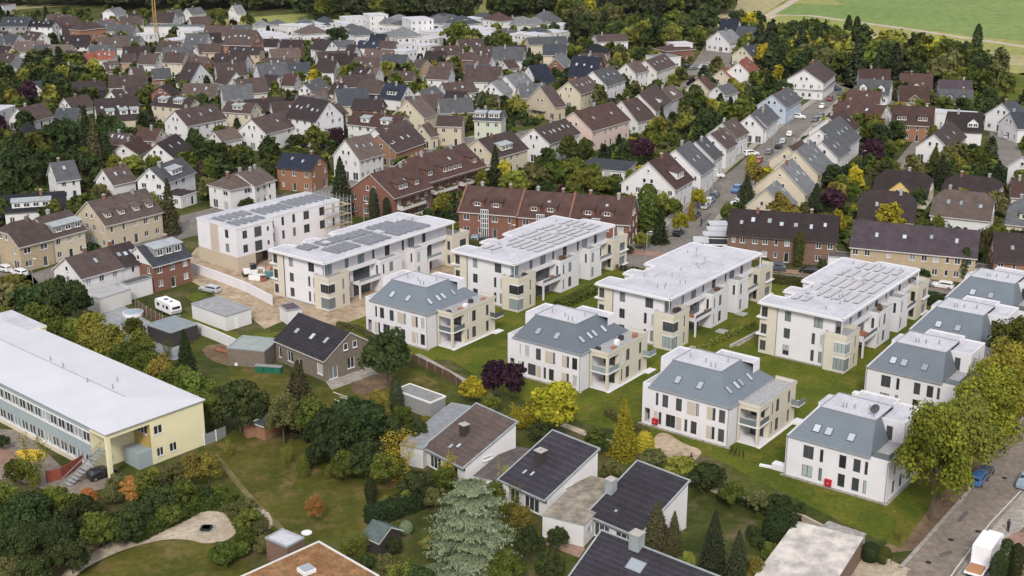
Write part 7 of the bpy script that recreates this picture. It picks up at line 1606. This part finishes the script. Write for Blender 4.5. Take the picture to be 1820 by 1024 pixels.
def car(px, py, tx, ty, col='silver', body='hatch', look=None, z=.03):
    c = P(px, py); t = P(tx, ty); ang = math.atan2(t[1] - c[1], t[0] - c[0]); bm, gm_, wx, st = car_meshes(col, body)
    o = link('car', bm, None, (c[0], c[1], z), ang); link('windows', gm_, o)
    for x in wx:
        for s in (-.80, .80): link('wheel', _cache[('wheel',)], o, (x, s, .32))
    for s in (-.55, .55): link('headlight', _cache[('lamp',)], o, (st[-1][0] - .12, s, .66))
    thing(o, '%s %s parked' % (CN.get(col, col), {'hatch': 'hatchback', 'estate': 'estate car', 'suv': 'tall car'}[body]), 'car', 'cars parked along the streets', look); TREES_XY.append((c[0], c[1], 2)); return o
ST = lambda x, y: (x + 36, y - 30)
for (x, y, c_, b_, k) in [(1236,386,'slate','estate',0),(1254,370,'silver','hatch',0),(1262,360,'silver','hatch',0),(1270,351,'slate','suv',0),(1309,341,'blue','suv',1),(1205,418,'black','hatch',0),(1348,289,'red','hatch',1),(1367,273,'grey','estate',0),(1384,263,'black','hatch',0),(1392,254,'silver','hatch',0),(1404,241,'white','hatch',0),(1420,211,'white','suv',2),(1461,192,'white','hatch',1),(1475,179,'dkred','suv',1),(1484,161,'navy','suv',2),(1499,170,'grey','estate',2),(1449,216,'slate','estate',1),(1459,209,'grey','hatch',1),(1257,131,'white','hatch',0),(1262,118,'silver','hatch',2),(1246,122,'silver','suv',1)]:
    tx, ty = {0: (x + 36, y - 30), 1: (x - 36, y + 30), 2: (x + 40, y + 3)}[k]; car(x, y, tx, ty, c_, b_)
for (x, y, tx, ty, c_, b_, lk) in [
    (1378,481,1340,478,'slate','suv','dark blue-grey estate parked before the brown brick terrace'),(1438,486,1400,482,'black','hatch','black car beside a slim tree before the brown brick terrace'),(1638,507,1670,512,'grey','suv',None),(1673,512,1640,507,'white','estate','white estate parked at the hedge below the sandy brick terrace'),
    (826,427,832,410,'grey','hatch','grey hatchback first in the row before the red brick blocks'),(845,430,852,412,'ltblue','suv','pale blue car between two dark ones before the red brick blocks'),(869,434,900,438,'black','estate','black estate before the red brick blocks'),
    (373,519,340,513,'silver','estate','silver estate on bare earth beside a small lawn'),(33,489,10,482,'white','estate',None),(6,482,-20,476,'white','hatch',None),(8,390,40,380,'navy','estate',None),(1624,285,1650,290,'red','hatch','red car under the white gabled house with arched windows'),
    (1614,245,1620,235,'black','hatch',None),(1762,226,1768,210,'white','suv',None),(1788,246,1792,232,'silver','suv',None),(1075,184,1100,180,'teal','estate','teal car on the curved street behind the long pinkish house'),(1087,181,1110,178,'black','hatch',None),(1108,195,1112,188,'black','suv',None),
    (1333,316,1310,335,'black','suv',None),(1311,364,1280,372,'white','hatch',None),(1335,277,1360,275,'white','suv',None),(1273,315,1300,318,'white','estate',None),
    (788,252,800,262,'white','suv',None),(778,256,790,266,'silver','hatch',None),(818,248,830,256,'white','hatch',None),(1560,160,1590,165,'silver','hatch',None),(1548,260,1555,248,'silver','hatch',None),(1740,856,1755,838,'blue','estate','blue car half hidden under the street tree crowns'),(1750,846,1768,824,'slate','hatch','dark blue car behind the blue one under the tree crowns'),(1824,862,1800,890,'ltblue','suv','pale blue car cut by the photo edge on the wide street'),(182,848,215,838,'black','hatch','dark car parked under the open corner of the yellow school'),
    (1222,120,1235,118,'black','hatch',None),(1232,124,1246,122,'grey','hatch',None),(5,228,30,224,'red','hatch',None)]:
    car(x, y, tx, ty, c_, b_, lk)
def truck():
    c = P(1748, 1004); t = P(1800, 930); ang = math.atan2(t[1] - c[1], t[0] - c[0]); r = empty('truck', (c[0], c[1], .03), ang); thing(r, None, 'truck', None, 'white box truck with orange tail deck on the wide street')
    wm_ = plain('truck_white', (.78, .78, .80), .4, .04); b = MB(); b.box(-1.8, 2.6, -1.1, 1.1, .9, 3.2); build(b, 'cargo_box', wm_, r)
    k = MB(); k.prism([(-1.0, .5), (1.0, .5), (1.0, 2.0), (.85, 2.5), (-.85, 2.5), (-1.0, 2.0)], 2.7, 4.4, 0, 0); kb = build(k, 'cab', wm_, r); g = MB(); g.q([(4.42, -.8, 1.5), (4.42, .8, 1.5), (4.42, .8, 2.2), (4.42, -.8, 2.2)]); g.box(3.3, 4.2, -1.02, 1.02, 1.5, 2.1); build(g, 'windows', M_CGL, kb)
    d = MB(); d.box(-4.6, -1.8, -1.05, 1.05, .75, .95); d.box(-4.4, -2.6, -.85, .85, .95, 1.3, 1); build(d, 'deck', [wm_, plain('orange_load', (.40, .20, .10), .8)], r)
    c_ = MB(); c_.box(-4.4, 4.2, -.5, .5, .45, .75); build(c_, 'chassis', M_TYRE, r)
    m_ = MB(); m_.box(3.9, 4.1, -1.35, -1.15, 1.6, 2.1); build(m_, 'mirror', M_TYRE, r); m_ = MB(); m_.box(3.9, 4.1, 1.15, 1.35, 1.6, 2.1); build(m_, 'mirror', M_TYRE, r)
    for x in (3.5, -1.2, -3.4):
        for s in (-.95, .95): w_ = link('wheel', _cache[('wheel',)], r, (x, s, .45)); w_.scale = (1.4, 1.4, 1.4)
truck()
def caravan():
    c = P(300, 557); t = P(322, 567); ang = math.atan2(t[1] - c[1], t[0] - c[0]); r = empty('caravan', (c[0], c[1], .03), ang); thing(r, None, 'caravan', None, 'white caravan parked between a plank fence and the white garage')
    prof = [(-2.9, .6), (2.7, .6), (3.0, 1.3), (2.6, 2.45), (2.2, 2.6), (-2.5, 2.6), (-2.9, 2.2)]; mb = MB(); n = len(prof)
    for i in range(n):
        a, b = prof[i], prof[(i + 1) % n]; mb.q([(a[0], -1.1, a[1]), (b[0], -1.1, b[1]), (b[0], 1.1, b[1]), (a[0], 1.1, a[1])])
    for s in (-1.1, 1.1): mb.q([(p[0], s, p[1]) for p in prof])
    build(mb, 'body', plain('truck_white', (.78, .78, .80)), r)
    for x, w_ in ((-1.7, .9), (.2, .5), (1.5, .9)): g = MB(); g.box(x - w_/2, x + w_/2, -1.12, -1.09, 1.4, 2.0); build(g, 'window', M_CGL, r)
    g = MB(); g.box(2.85, 2.95, -.8, .8, 1.5, 2.0); build(g, 'window', M_CGL, r); h = MB(); h.box(-.9, -.2, -.35, .35, 2.6, 2.72); h.box(1.0, 1.5, -.25, .25, 2.6, 2.7); build(h, 'roof_hatch', M_FR_D, r)
    for s in (-1.0, 1.0): link('wheel', _cache[('wheel',)], r, (-.3, s, .32))
    d = MB(); d.tube((3.0, -.5, .5), (4.2, 0, .5), .05); d.tube((3.0, .5, .5), (4.2, 0, .5), .05); build(d, 'drawbar', M_METAL, r)
caravan()
# the white wall, fences
def wall_line(pts, h, th, mat, name, cat, look, group=None, posts=0, mp=None):
    c = [P(*p) for p in pts]; o0 = c[0]; root = empty(name, (o0[0], o0[1], 0)); thing(root, None, cat, group, look)
    mb = MB(); ps = MB()
    for a, b in zip(c[:-1], c[1:]):
        a, b = a - o0, b - o0; L = np.linalg.norm(b - a); d = (b - a) / L; n = np.array([-d[1], d[0]]) * th / 2
        mb.poly([tuple(a - n), tuple(b - n), tuple(b + n), tuple(a + n)], .0, h)
        if posts:
            for i in range(int(L / posts) + 1): p = a + d * i * posts; ps.box(p[0] - .06, p[0] + .06, p[1] - .06, p[1] + .06, 0, h + .1)
    build(mb, 'panel', mat, root)
    if posts: build(ps, 'post', mp or M_FR_W, root)
wall_line([(338,482),(400,504),(440,520),(484,543)], 2.0, .25, NW, 'wall', 'wall', 'long white wall across the bare earth before the new blocks')
wall_line([(350,592),(385,606),(420,622)], 2.0, .2, W['white'], 'wall', 'wall', 'white garden wall running from the dark timber shed')
wall_line([(242,548),(262,562),(290,578),(306,582)], 1.8, .1, M_WOOD, 'fence', 'fence', 'brown plank fence between the grey yard and the caravan', posts=1.8, mp=M_CONC)
wall_line([(84,858),(110,852),(152,826),(158,822)], 1.7, .1, plain('red_fence_paint', (.26, .07, .045), .7), 'fence', 'fence', 'dark red fence closing the school playground', posts=2.4, mp=M_WOOD)
wall_line([(364,792),(385,784),(402,776)], 1.7, .06, plain('grey_mesh', (.25, .27, .28), .6), 'fence', 'fence', 'grey mesh fence from the yellow school wall into the trees', posts=2)
wall_line([(732,642),(760,656),(800,676),(820,690)], 1.4, .12, M_WOOD, 'fence', 'fence', 'weathered plank fence along the paved strip beside the westernmost villa lawn', posts=2.2, mp=M_CONC)
wall_line([(1270,872),(1330,900),(1420,925),(1500,966),(1580,1008)], 1.0, .3, plain('sandstone_wall', (.40, .34, .27), .9), 'wall', 'wall', 'low sandy wall following the pale path below the last villa lawn')
wall_line([(1298,618),(1350,592)], .5, .4, M_CONC, 'wall', 'wall', 'short concrete edge between two white apartment blocks')
wall_line([(155,545),(176,556),(194,545)], 1.8, .12, W['offwhite'], 'fence', 'fence', 'pale board fence under the corrugated awning')
wall_line([(1420,1030),(1415,1020)], 1, .1, M_CONC, 'wall', 'wall', 'stub of pale wall beside the mossy garage') if False else None
# row of bins beside the street corner
for i in range(9):
    c = P(1076 + i * 7, 477 + i * .9); mb = MB(); mb.prism([(-.32, 0), (.32, 0), (.36, 1.0), (.3, 1.1), (-.36, 1.05)], -.3, .3); b = build(mb, 'waste_bin', M_DARK if i % 3 else M_WOOD, None, (c[0], c[1], .02), R(-8)); thing(b, 'dark waste bin in the row at the lawn edge near the street corner', 'waste bin', 'row of dark bins at the street corner')
def lamp(px, py, h, look=None, top=None):
    c = P(px, py); r = empty('street_lamp', (c[0], c[1], 0), 0); thing(r, 'slim grey street lamp', 'street lamp', 'street lamps', look)
    mb = MB(); mb.cyl(0, 0, 0, h, .09, .05, 6); mb.tube((0, 0, h), (.9, 0, h + .1), .04, n=5); build(mb, 'pole', M_METAL, r); l = MB(); l.box(.5, 1.1, -.12, .12, h + .02, h + .14); build(l, 'lamp_head', M_FR_W, r)
for (x, y, h) in [(648,424,8),(535,332,6),(907,448,6),(1149,452,5),(1265,350,7),(1375,262,7),(1440,205,7),(694,300,7),(1262,110,7),(1290,88,7),(470,395,6),(1166,428,4),(1660,238,6),(60,512,6),(1530,300,5)]: lamp(x, y, h)
# people: one continuous skinned body each
def person(px, py, look, top, legs, pose='stand', face=0.0, z=.03):
    c = P(px, py); v, e, r = [], [], []
    def add(p, rad, par=None):
        v.append(p); r.append(rad); 
        if par is not None: e.append((par, len(v) - 1))
        return len(v) - 1
    hz = .92 if pose != 'bike' else .98; lean = 0.0 if pose != 'bike' else .28
    pel = add((0, 0, hz), .14); ch = add((lean * .7, 0, hz + .38), .16, pel); nk = add((lean, 0, hz + .58), .065, ch); hd = add((lean + .03, 0, hz + .72), .10, nk); add((lean + .04, 0, hz + .82), .085, hd)
    for s in (-1, 1):
        sh = add((lean * .9, s * .19, hz + .5), .06, ch)
        if pose == 'bike': el = add((lean + .2, s * .24, hz + .28), .045, sh); add((lean + .42, s * .22, hz + .16), .035, el)
        else: el = add((.03, s * .26, hz + .22), .045, sh); add((.12, s * .25, hz - .02), .035, el)
        hp = add((0, s * .09, hz - .06), .10, pel)
        if pose == 'bike': kn = add((.32, s * .1, hz - .30 - .1 * s), .065, hp); an = add((.15, s * .1, hz - .66 - .1 * s), .045, kn)
        else: kn = add((.05 * s, s * .1, .48), .065, hp); an = add((-.03 * s, s * .1, .09), .045, kn)
        add((v[an][0] + .14, s * .1, v[an][2] - .05), .04, an)
    me = bpy.data.meshes.new('person'); me.from_pydata(v, e, []); o = link('person', me, None, (c[0], c[1], z), face); me.materials.append(MATS[top])
    sk = o.modifiers.new('skin', 'SKIN'); 
    if not me.skin_vertices: me.skin_vertices.new(name='')
    for i, sv in enumerate(me.skin_vertices[0].data): sv.radius = (r[i], r[i]); sv.use_root = (i == 0)
    sb = o.modifiers.new('sub', 'SUBSURF'); sb.levels = 1; sb.render_levels = 1
    h = MB(); 
    for k_ in range(3): h.cyl(lean + .02, 0, hz + .74 + k_ * .06, hz + .80 + k_ * .06, .12 - .015 * k_, .11 - .03 * k_, 8)
    build(h, 'hair', MATS['hair'], o)
    for s in (-1, 1):
        t = MB(); kn = hz - .36
        t.tube((0, s * .09, hz), (.05 * s if pose != 'bike' else .32, s * .1, .5 if pose != 'bike' else hz - .30 - .1 * s), .115, .085, 8); t.tube((.05 * s if pose != 'bike' else .32, s * .1, .5 if pose != 'bike' else hz - .30 - .1 * s), (-.03 * s if pose != 'bike' else .15, s * .1, .08 if pose != 'bike' else hz - .66 - .1 * s), .085, .065, 8)
        build(t, 'trouser_leg', MATS[legs], o)
    thing(o, None, 'person', None, look); return o, c
plain('hair', (.04, .025, .02), .8); plain('dark_jacket', (.03, .028, .035), .8); plain('jeans', (.06, .08, .13), .8); plain('pale_trousers', (.42, .38, .32), .8); plain('dark_red_top', (.11, .03, .04), .8)
ang_st = math.atan2(*(P(1275, 352) - P(1215, 412))[::-1])
per, c = person(1246, 402, 'person in dark clothes riding a bicycle on the long street', 'dark_jacket', 'jeans', 'bike', ang_st)
bk = empty('bicycle', (c[0], c[1], .03), ang_st); thing(bk, None, 'bicycle', None, 'bicycle under the rider on the long street')
for x in (-.5, .55):
    w_ = MB(); n = 16
    for i in range(n): a0, a1 = 2*math.pi*i/n, 2*math.pi*(i+1)/n; w_.tube((x + .34*math.cos(a0), 0, .34 + .34*math.sin(a0)), (x + .34*math.cos(a1), 0, .34 + .34*math.sin(a1)), .025, n=4)
    build(w_, 'wheel', M_TYRE, bk)
f = MB(); 
for a, b in (((-.5,0,.34),(-.1,0,.85)),((-.1,0,.85),(.42,0,.85)),((-.1,0,.85),(0,0,.34)),((0,0,.34),(-.5,0,.34)),((0,0,.34),(.42,0,.80)),((.55,0,.34),(.40,0,1.0)),((.40,-.25,1.05),(.40,.25,1.05))): f.tube(a, b, .022, n=5)
f.box(-.28, 0, -.07, .07, .92, .98); build(f, 'frame', M_DARK, bk)
person(1228, 826, 'person with dark red top and pale trousers at the bare earth edge', 'dark_red_top', 'pale_trousers', face=R(120))
person(1791, 946, 'person in dark clothes on the pavement of the wide street', 'dark_jacket', 'dark_jacket', face=R(40))
# site clutter, playground, garden things
def clutter(px, py, look, name, cat, parts, ang=0.0, group=None, z=.04):
    c = P(px, py); mb = MB(); mats = []
    for (x0, x1, y0, y1, z0, z1, m) in parts:
        if m not in mats: mats.append(m)
        mb.box(x0, x1, y0, y1, z0, z1, mats.index(m))
    o = build(mb, name, mats, None, (c[0], c[1], z), R(ang)); thing(o, None, cat, group, look); return o
TC = MATS['terracotta']; DW = M_WOOD; WH = M_FR_W; TEAL = plain('teal_plastic', (.10, .22, .24), .5); GRN = plain('green_plastic', (.02, .13, .08), .5)
clutter(447, 489, 'small white excavator-like machine beside the unfinished block', 'site_machine', 'machine', [(-1.6,1.2,-.9,.9,.5,1.3,WH),(-.2,1.0,-.7,.7,1.3,2.4,M_CGL),(-1.8,1.4,-1.1,-.6,0,.55,M_TYRE),(-1.8,1.4,.6,1.1,0,.55,M_TYRE),(1.2,2.6,-.15,.15,1.2,1.5,WH),(2.4,2.7,-.15,.15,.3,1.5,WH)], 20)
clutter(458, 497, 'tipped white skip on the bare earth', 'skip', 'skip', [(-1.6,1.6,-.8,-.7,0,1,WH),(-1.6,1.6,.7,.8,0,1,WH),(-1.6,-1.5,-.7,.7,0,1,WH),(1.5,1.6,-.7,.7,0,1,WH),(-1.5,1.5,-.7,.7,0,.2,M_DARK)], -15)
clutter(468, 500, 'orange-brown pallets stacked on the building site', 'pallet_stack', 'pallets', [(-.6,.6,-.5,.5,z,z+.12,TC) for z in (0,.22,.44,.66)]+[(-.55,.5,-.4,.4,.8,1.1,DW)], 10)
clutter(483, 494, 'teal covered trailer among the site materials', 'trailer', 'trailer', [(-1.3,1.3,-.8,.8,.4,1.1,TEAL),(-1.1,1.1,-.6,.6,1.1,1.4,TEAL),(-.4,.4,-.95,-.8,0,.6,M_TYRE),(-.4,.4,.8,.95,0,.6,M_TYRE)], 30)
clutter(487, 484, 'stack of orange boards leaning by the new block', 'board_stack', 'boards', [(-.8,.8,-.4,.4,0,.8,TC),(-.8,.8,-.5,-.42,.8,1.5,TC)], 20)
clutter(478, 662, 'row of green bins beside the new grey brick house', 'waste_container', 'container', [(-2.2,-.8,-.5,.5,0,1.1,GRN),(-.7,.7,-.5,.5,0,1.1,GRN),(.8,2.2,-.5,.5,0,1.1,GRN),(-2.3,2.3,-.55,.55,1.1,1.18,M_CAP)], -10)
clutter(430, 648, 'heap of pale sacks and boards near the brick annex', 'material_heap', 'heap', [(-1.2,.2,-.5,.6,0,.5,WH),(.1,1.1,-.6,.3,0,.8,M_CONC),(-.6,.5,.2,.9,.3,1.0,MATS['pale_trousers'])], 15)
clutter(406, 628, 'stacked firewood and boards against the white garden wall', 'wood_stack', 'wood stack', [(-2.5,2.5,-.4,.4,0,.9,DW),(-2.4,2.2,-.45,-.4,.2,.8,TC),(2.6,4,-.5,.5,0,1.1,M_CONC)], -30)
for i, (x, y, a) in enumerate([(612,705,-40),(622,712,-36),(606,716,-44)]): clutter(x, y, ['long pale plank lying on the grass below the brick house','second pale plank lying beside the first on the grass','shorter pale plank nearest the olive tree'][i], 'plank', 'plank', [(-2.6 + i*.5,2.6,-.12,.12,0,.08,MATS['pale_trousers'])], a)
clutter(1370, 832, 'white plank bench lying on the last villa lawn', 'plank', 'plank', [(-1.6,1.6,-.25,.25,0,.25,WH)], -25)
clutter(545, 948, 'round white disc on the park grass', 'drain_cover', 'cover', [(-.5,.5,-.5,.5,0,.12,WH),(-.65,.65,-.3,.3,0,.1,WH),(-.3,.3,-.65,.65,0,.1,WH)], 0)
for i, (x, y) in enumerate([(1318,559),(1283,590),(1232,621),(1455,622)]): clutter(x, y, ['pale light-well slab on the lawn beside the plain-roofed block, farthest','pale light-well slab midway along the lawn of the plain-roofed block','pale light-well slab by the lawn end of the plain-roofed block','pale steps at the foot of the block with pale ribbed roof'][i], 'light_well', 'light well', [(-.9,.9,-.9,.9,0,.18,M_CONC),(-.6,.6,-.6,.6,.18,.22,M_METAL)], -37)
clutter(367, 941, 'dark fire pit in the middle of the sandy circle', 'fire_pit', 'fire pit', [(-.7,.7,-.5,.5,0,.3,M_DARK),(-.5,.5,-.7,.7,0,.3,M_DARK),(-1.0,1.0,-1.0,1.0,0,.06,M_GRAVEL)], 0)
rr = random.Random(5)
for i in range(26):
    t = i / 25; a = R(200 - t * 215); c = P(372, 938); x, y = c[0] + math.cos(a) * 7.3 * 1.05, c[1] + math.sin(a) * 5.6 + .5
    if i < 9: c = P(246 + i * 10, 950 - i * 4.6); x, y = c
    s = rr.uniform(.25, .45); mb = MB(); mb.cyl(0, 0, 0, s, s * 1.1, s * .6, 6); o = build(mb, 'boulder', MATS['sandstone_wall'], None, (x, y, .02), rr.uniform(0, 3)); thing(o, 'pale boulder edging the sandy circle', 'boulder', 'boulders edging the sandy circle', 'one of the pale boulders edging the sandy circle and its path')
# red chairs, pool, terrace parasols
c = P(237, 560); mb = MB(); mb.cyl(0, 0, 0, .6, 1.9, 1.9, 20, 0); mb.cyl(0, 0, .6, .62, 1.75, 1.75, 20, 1); o = build(mb, 'paddling_pool', [M_FR_W, plain('pool_blue', (.33, .40, .46), .15)], None, (c[0], c[1], .04)); thing(o, None, 'pool', None, 'round pale pool on the grey yard by the corrugated awning')
def parasol(px, py, z, look, mat, r=1.4):
    c = P(px, py, z); o = empty('parasol', (c[0], c[1], z)); thing(o, None, 'parasol', None, look); mb = MB(); mb.cyl(0, 0, 0, 2.3, .03, .03, 6); build(mb, 'pole', M_WOOD, o); t = MB(); t.cyl(0, 0, 2.0, 2.5, r, .05, 8); build(t, 'canopy', mat, o)
# bicycles heap at villa three
for i in range(4):
    c = P(1300 + i * 7, 806 + i * 2.2); b = empty('bicycle', (c[0], c[1], .05), R(60 + i * 8)); thing(b, 'dark bicycle parked by the loggia of the villa with bare earth', 'bicycle', 'bicycles by the villa loggia', 'one of the dark bicycles parked by the loggia of the empty-terraced villa')
    for x in (-.5, .55):
        w_ = MB(); n = 10
        for j in range(n): a0, a1 = 2*math.pi*j/n, 2*math.pi*(j+1)/n; w_.tube((x + .34*math.cos(a0), 0, .34 + .34*math.sin(a0)), (x + .34*math.cos(a1), 0, .34 + .34*math.sin(a1)), .03, n=4)
        build(w_, 'wheel', M_TYRE, b)
    f = MB(); f.tube((-.5,0,.34),(-.1,0,.85),.03,n=4); f.tube((-.1,0,.85),(.42,0,.85),.03,n=4); f.tube((.55,0,.34),(.40,0,1.05),.03,n=4); f.tube((0,0,.34),(.42,0,.8),.03,n=4); f.tube((.4,-.25,1.05),(.4,.25,1.05),.03,n=4); build(f, 'frame', M_DARK, b)

for i, (x, y) in enumerate([(1738,945),(1690,960),(1785,850),(1650,1000)]):
    c = P(x, y); mb = MB(); mb.cyl(0, 0, 0, .02, .36, .36, 12); o = build(mb, 'drain_cover', M_DARK, None, (c[0], c[1], .03)); thing(o, None, 'drain cover', 'drain covers in the wide street', ['round iron cover midway along the wide street','round iron cover nearer the grass verge of the wide street','round iron cover beside the parked blue cars','round iron cover near the lower mouth of the wide street'][i])
for pts in ([(1700,925),(1716,908),(1722,911),(1706,929)], [(1668,985),(1690,978),(1694,984),(1672,992)], [(1770,1000),(1790,975),(1798,978),(1778,1004)], [(1245,395),(1262,378),(1267,380),(1250,398)]):
    sheet('road', plain('asphalt_patch', (.115, .105, .095), .9, .15, 1.5), pts, 3)
# ---------------------------------------------------------------- air
def haze(dens):
    mb = MB(); mb.box(-900, 900, -40, 1300, -1, 84); m = bpy.data.materials.new('air'); m.use_nodes = True; n = m.node_tree.nodes; n.clear()
    v = n.new('ShaderNodeVolumePrincipled'); v.inputs['Color'].default_value = (.90, .94, 1, 1); v.inputs['Density'].default_value = dens; o_ = n.new('ShaderNodeOutputMaterial'); m.node_tree.links.new(v.outputs[0], o_.inputs['Volume'])
    h = build(mb, 'haze', m); h['kind'] = 'stuff'; h['label'] = 'thin pale haze over the whole town'
SC.cycles.volume_bounces = 0
haze(0.000014)
# ---------------------------------------------------------------- labels: each singles out one thing
LM = []
for (o, look, cat, fixed) in THINGS:
    if fixed: o['label'] = fixed
short = {  # landmark pixel -> short phrase
 (1490,560): 'the ribbed-panel white block', (1240,530): 'the plain white-roofed block', (640,460): 'the dark-solar white block', (930,480): 'the white block by the brick blocks', (470,400): 'the scaffolded white block', (770,560): 'the westernmost villa', (1010,620): 'the middle villa', (1280,720): 'the villa with bare earth', (1490,800): 'the villa with satellite dish', (1640,650): 'the second street villa', (1690,590): 'the third street villa', (1760,540): 'the fourth street villa',
 (180,690): 'the yellow school', (850,790): 'the lichen-speckled bungalow', (975,830): 'the white-capped chimney bungalow', (1135,880): 'the zinc-chimney bungalow', (1450,990): 'the mossy garage roof', (550,995): 'the orange gravel roof', (838,940): 'the huge cedar', (575,620): 'the new brick house', (380,560): 'the white garage', (310,585): 'the dark timber shed', (300,545): 'the caravan', (475,758): 'the orange garden house', (545,300): 'the orange brick house', (640,280): 'the tall taupe-roofed house', (750,330): 'the red balcony block', (980,380): 'the red stair-tower blocks',
 (1385,410): 'the brown brick terrace', (1620,440): 'the sandy brick terrace', (1560,365): 'the dark half-hipped house', (1700,375): 'the grey half-hipped house', (1600,320): 'the yellow cross gable', (1670,240): 'the arched-window gable', (1740,340): 'the round dark roof', (1610,210): 'the brick garage house', (1550,220): 'the red stair window', (1440,135): 'the white flat-topped pair', (1370,200): 'the light blue house', (1175,330): 'the planted roof terrace house', (1080,290): 'the grey pavilion', (1040,200): 'the reddish pink long house', (960,240): 'the six-skylight white house', (1130,180): 'the brown-roofed white house', (1310,125): 'the red-roofed house', (1265,110): 'the short far road', (1150,130): 'the purple bay house', (1090,145): 'the red bay house', (1010,160): 'the cream skylight house', (905,290): 'the cream dormer house',
 (330,190): 'the cream two-dormer house', (345,215): 'the long white balcony house', (430,190): 'the cream cypress house', (550,210): 'the tall balcony house', (670,225): 'the two-dormer terrace', (810,225): 'the beige gabled house', (870,215): 'the pale green dormer house', (700,165): 'the navy-roofed house', (650,160): 'the dark-clad house', (870,110): 'the slate-topped beige house', (735,120): 'the long brown roof', (490,110): 'the maroon gables', (185,100): 'the red roof', (425,70): 'the tall brown many-skylight block', (278,40): 'the tower crane', (155,40): 'the orange brick hipped block', (70,40): 'the dark-roofed long block', (300,45): 'the green-grey hall', (200,195): 'the long dormer terrace', (110,150): 'the dark bungalow', (60,200): 'the brown gable by the wood', (20,205): 'the far west flat white house', (160,245): 'the brick house by the pines', (30,360): 'the wide metal dormer house', (70,430): 'the sandy yellow house', (140,400): 'the grey dormer cream house', (220,390): 'the four-dormer beige house', (200,460): 'the red-banded terrace', (300,440): 'the red brick end house', (100,310): 'the slate-roofed white house', (200,325): 'the taupe gable', (300,320): 'the metal-dormer white house', (425,335): 'the white hipped house',
 (640,50): 'the far white district', (745,35): 'the white far tower', (1040,50): 'the dark far tree', (1500,60): 'the twin poplars', (1730,90): 'the lone poplar', (1790,155): 'the bright lawn', (880,50): 'the far red-topped house', (1000,85): 'the long far grey roofs', (1450,350): 'the purple tree', (1370,340): 'the street gable row', (1340,320): 'the long street', (100,290): 'the dark wood', (390,935): 'the sandy circle', (1655,900): 'the street trees', (1250,790): 'the bare earth patch'}
LMK = [(k[0], k[1], v) for k, v in short.items()]
used = {}
def pxof(o):
    return PX(o.location.x, o.location.y, 0)
items = []
for (o, look, cat, fixed) in THINGS:
    if not fixed and look: items.append((*pxof(o), o, look))
items.sort(key=lambda t: t[0])
def rel(px, py, lx, ly):
    dx, dy = px - lx, py - ly
    if abs(dx) < 14 and abs(dy) < 10: return ['at']
    if abs(dx) > 1.3 * abs(dy): return ['right of' if dx > 0 else 'left of']
    return ['just beyond' if dy < 0 else 'just this side of']
for (px, py, o, look) in items:
    lm = sorted(LMK, key=lambda l: math.hypot(px - l[0], 1.3 * (py - l[1])))[:9]; got = None
    cands = []
    for i, l in enumerate(lm):
        rl = rel(px, py, l[0], l[1])[0]; cands.append((i + (7 if rl in ('left of', 'right of') else 0), '%s %s %s' % (look, rl, l[2])))
    for i, l in enumerate(lm[:5]):
        for j, m in enumerate(lm[i + 1:7]):
            cands.append((3 + i + j, '%s between %s and %s' % (look, l[2], m[2])))
    for i, l in enumerate(lm[:4]):
        for q_ in ('beyond', 'beside'):
            cands.append((12 + i, '%s a little way from %s, %s it' % (look, l[2], q_)))
    for _, c in sorted(cands, key=lambda t: t[0]):
        if len(c.split()) <= 16 and c not in used and True: got = c; break
    if got is None: got = '%s beside %s' % (look, lm[0][2])
    used[got] = 1; o['label'] = ' '.join(got.split()[:16])
for (o, look, cat, fixed) in THINGS:
    if o.get('_dim') is not None: del o['_dim']
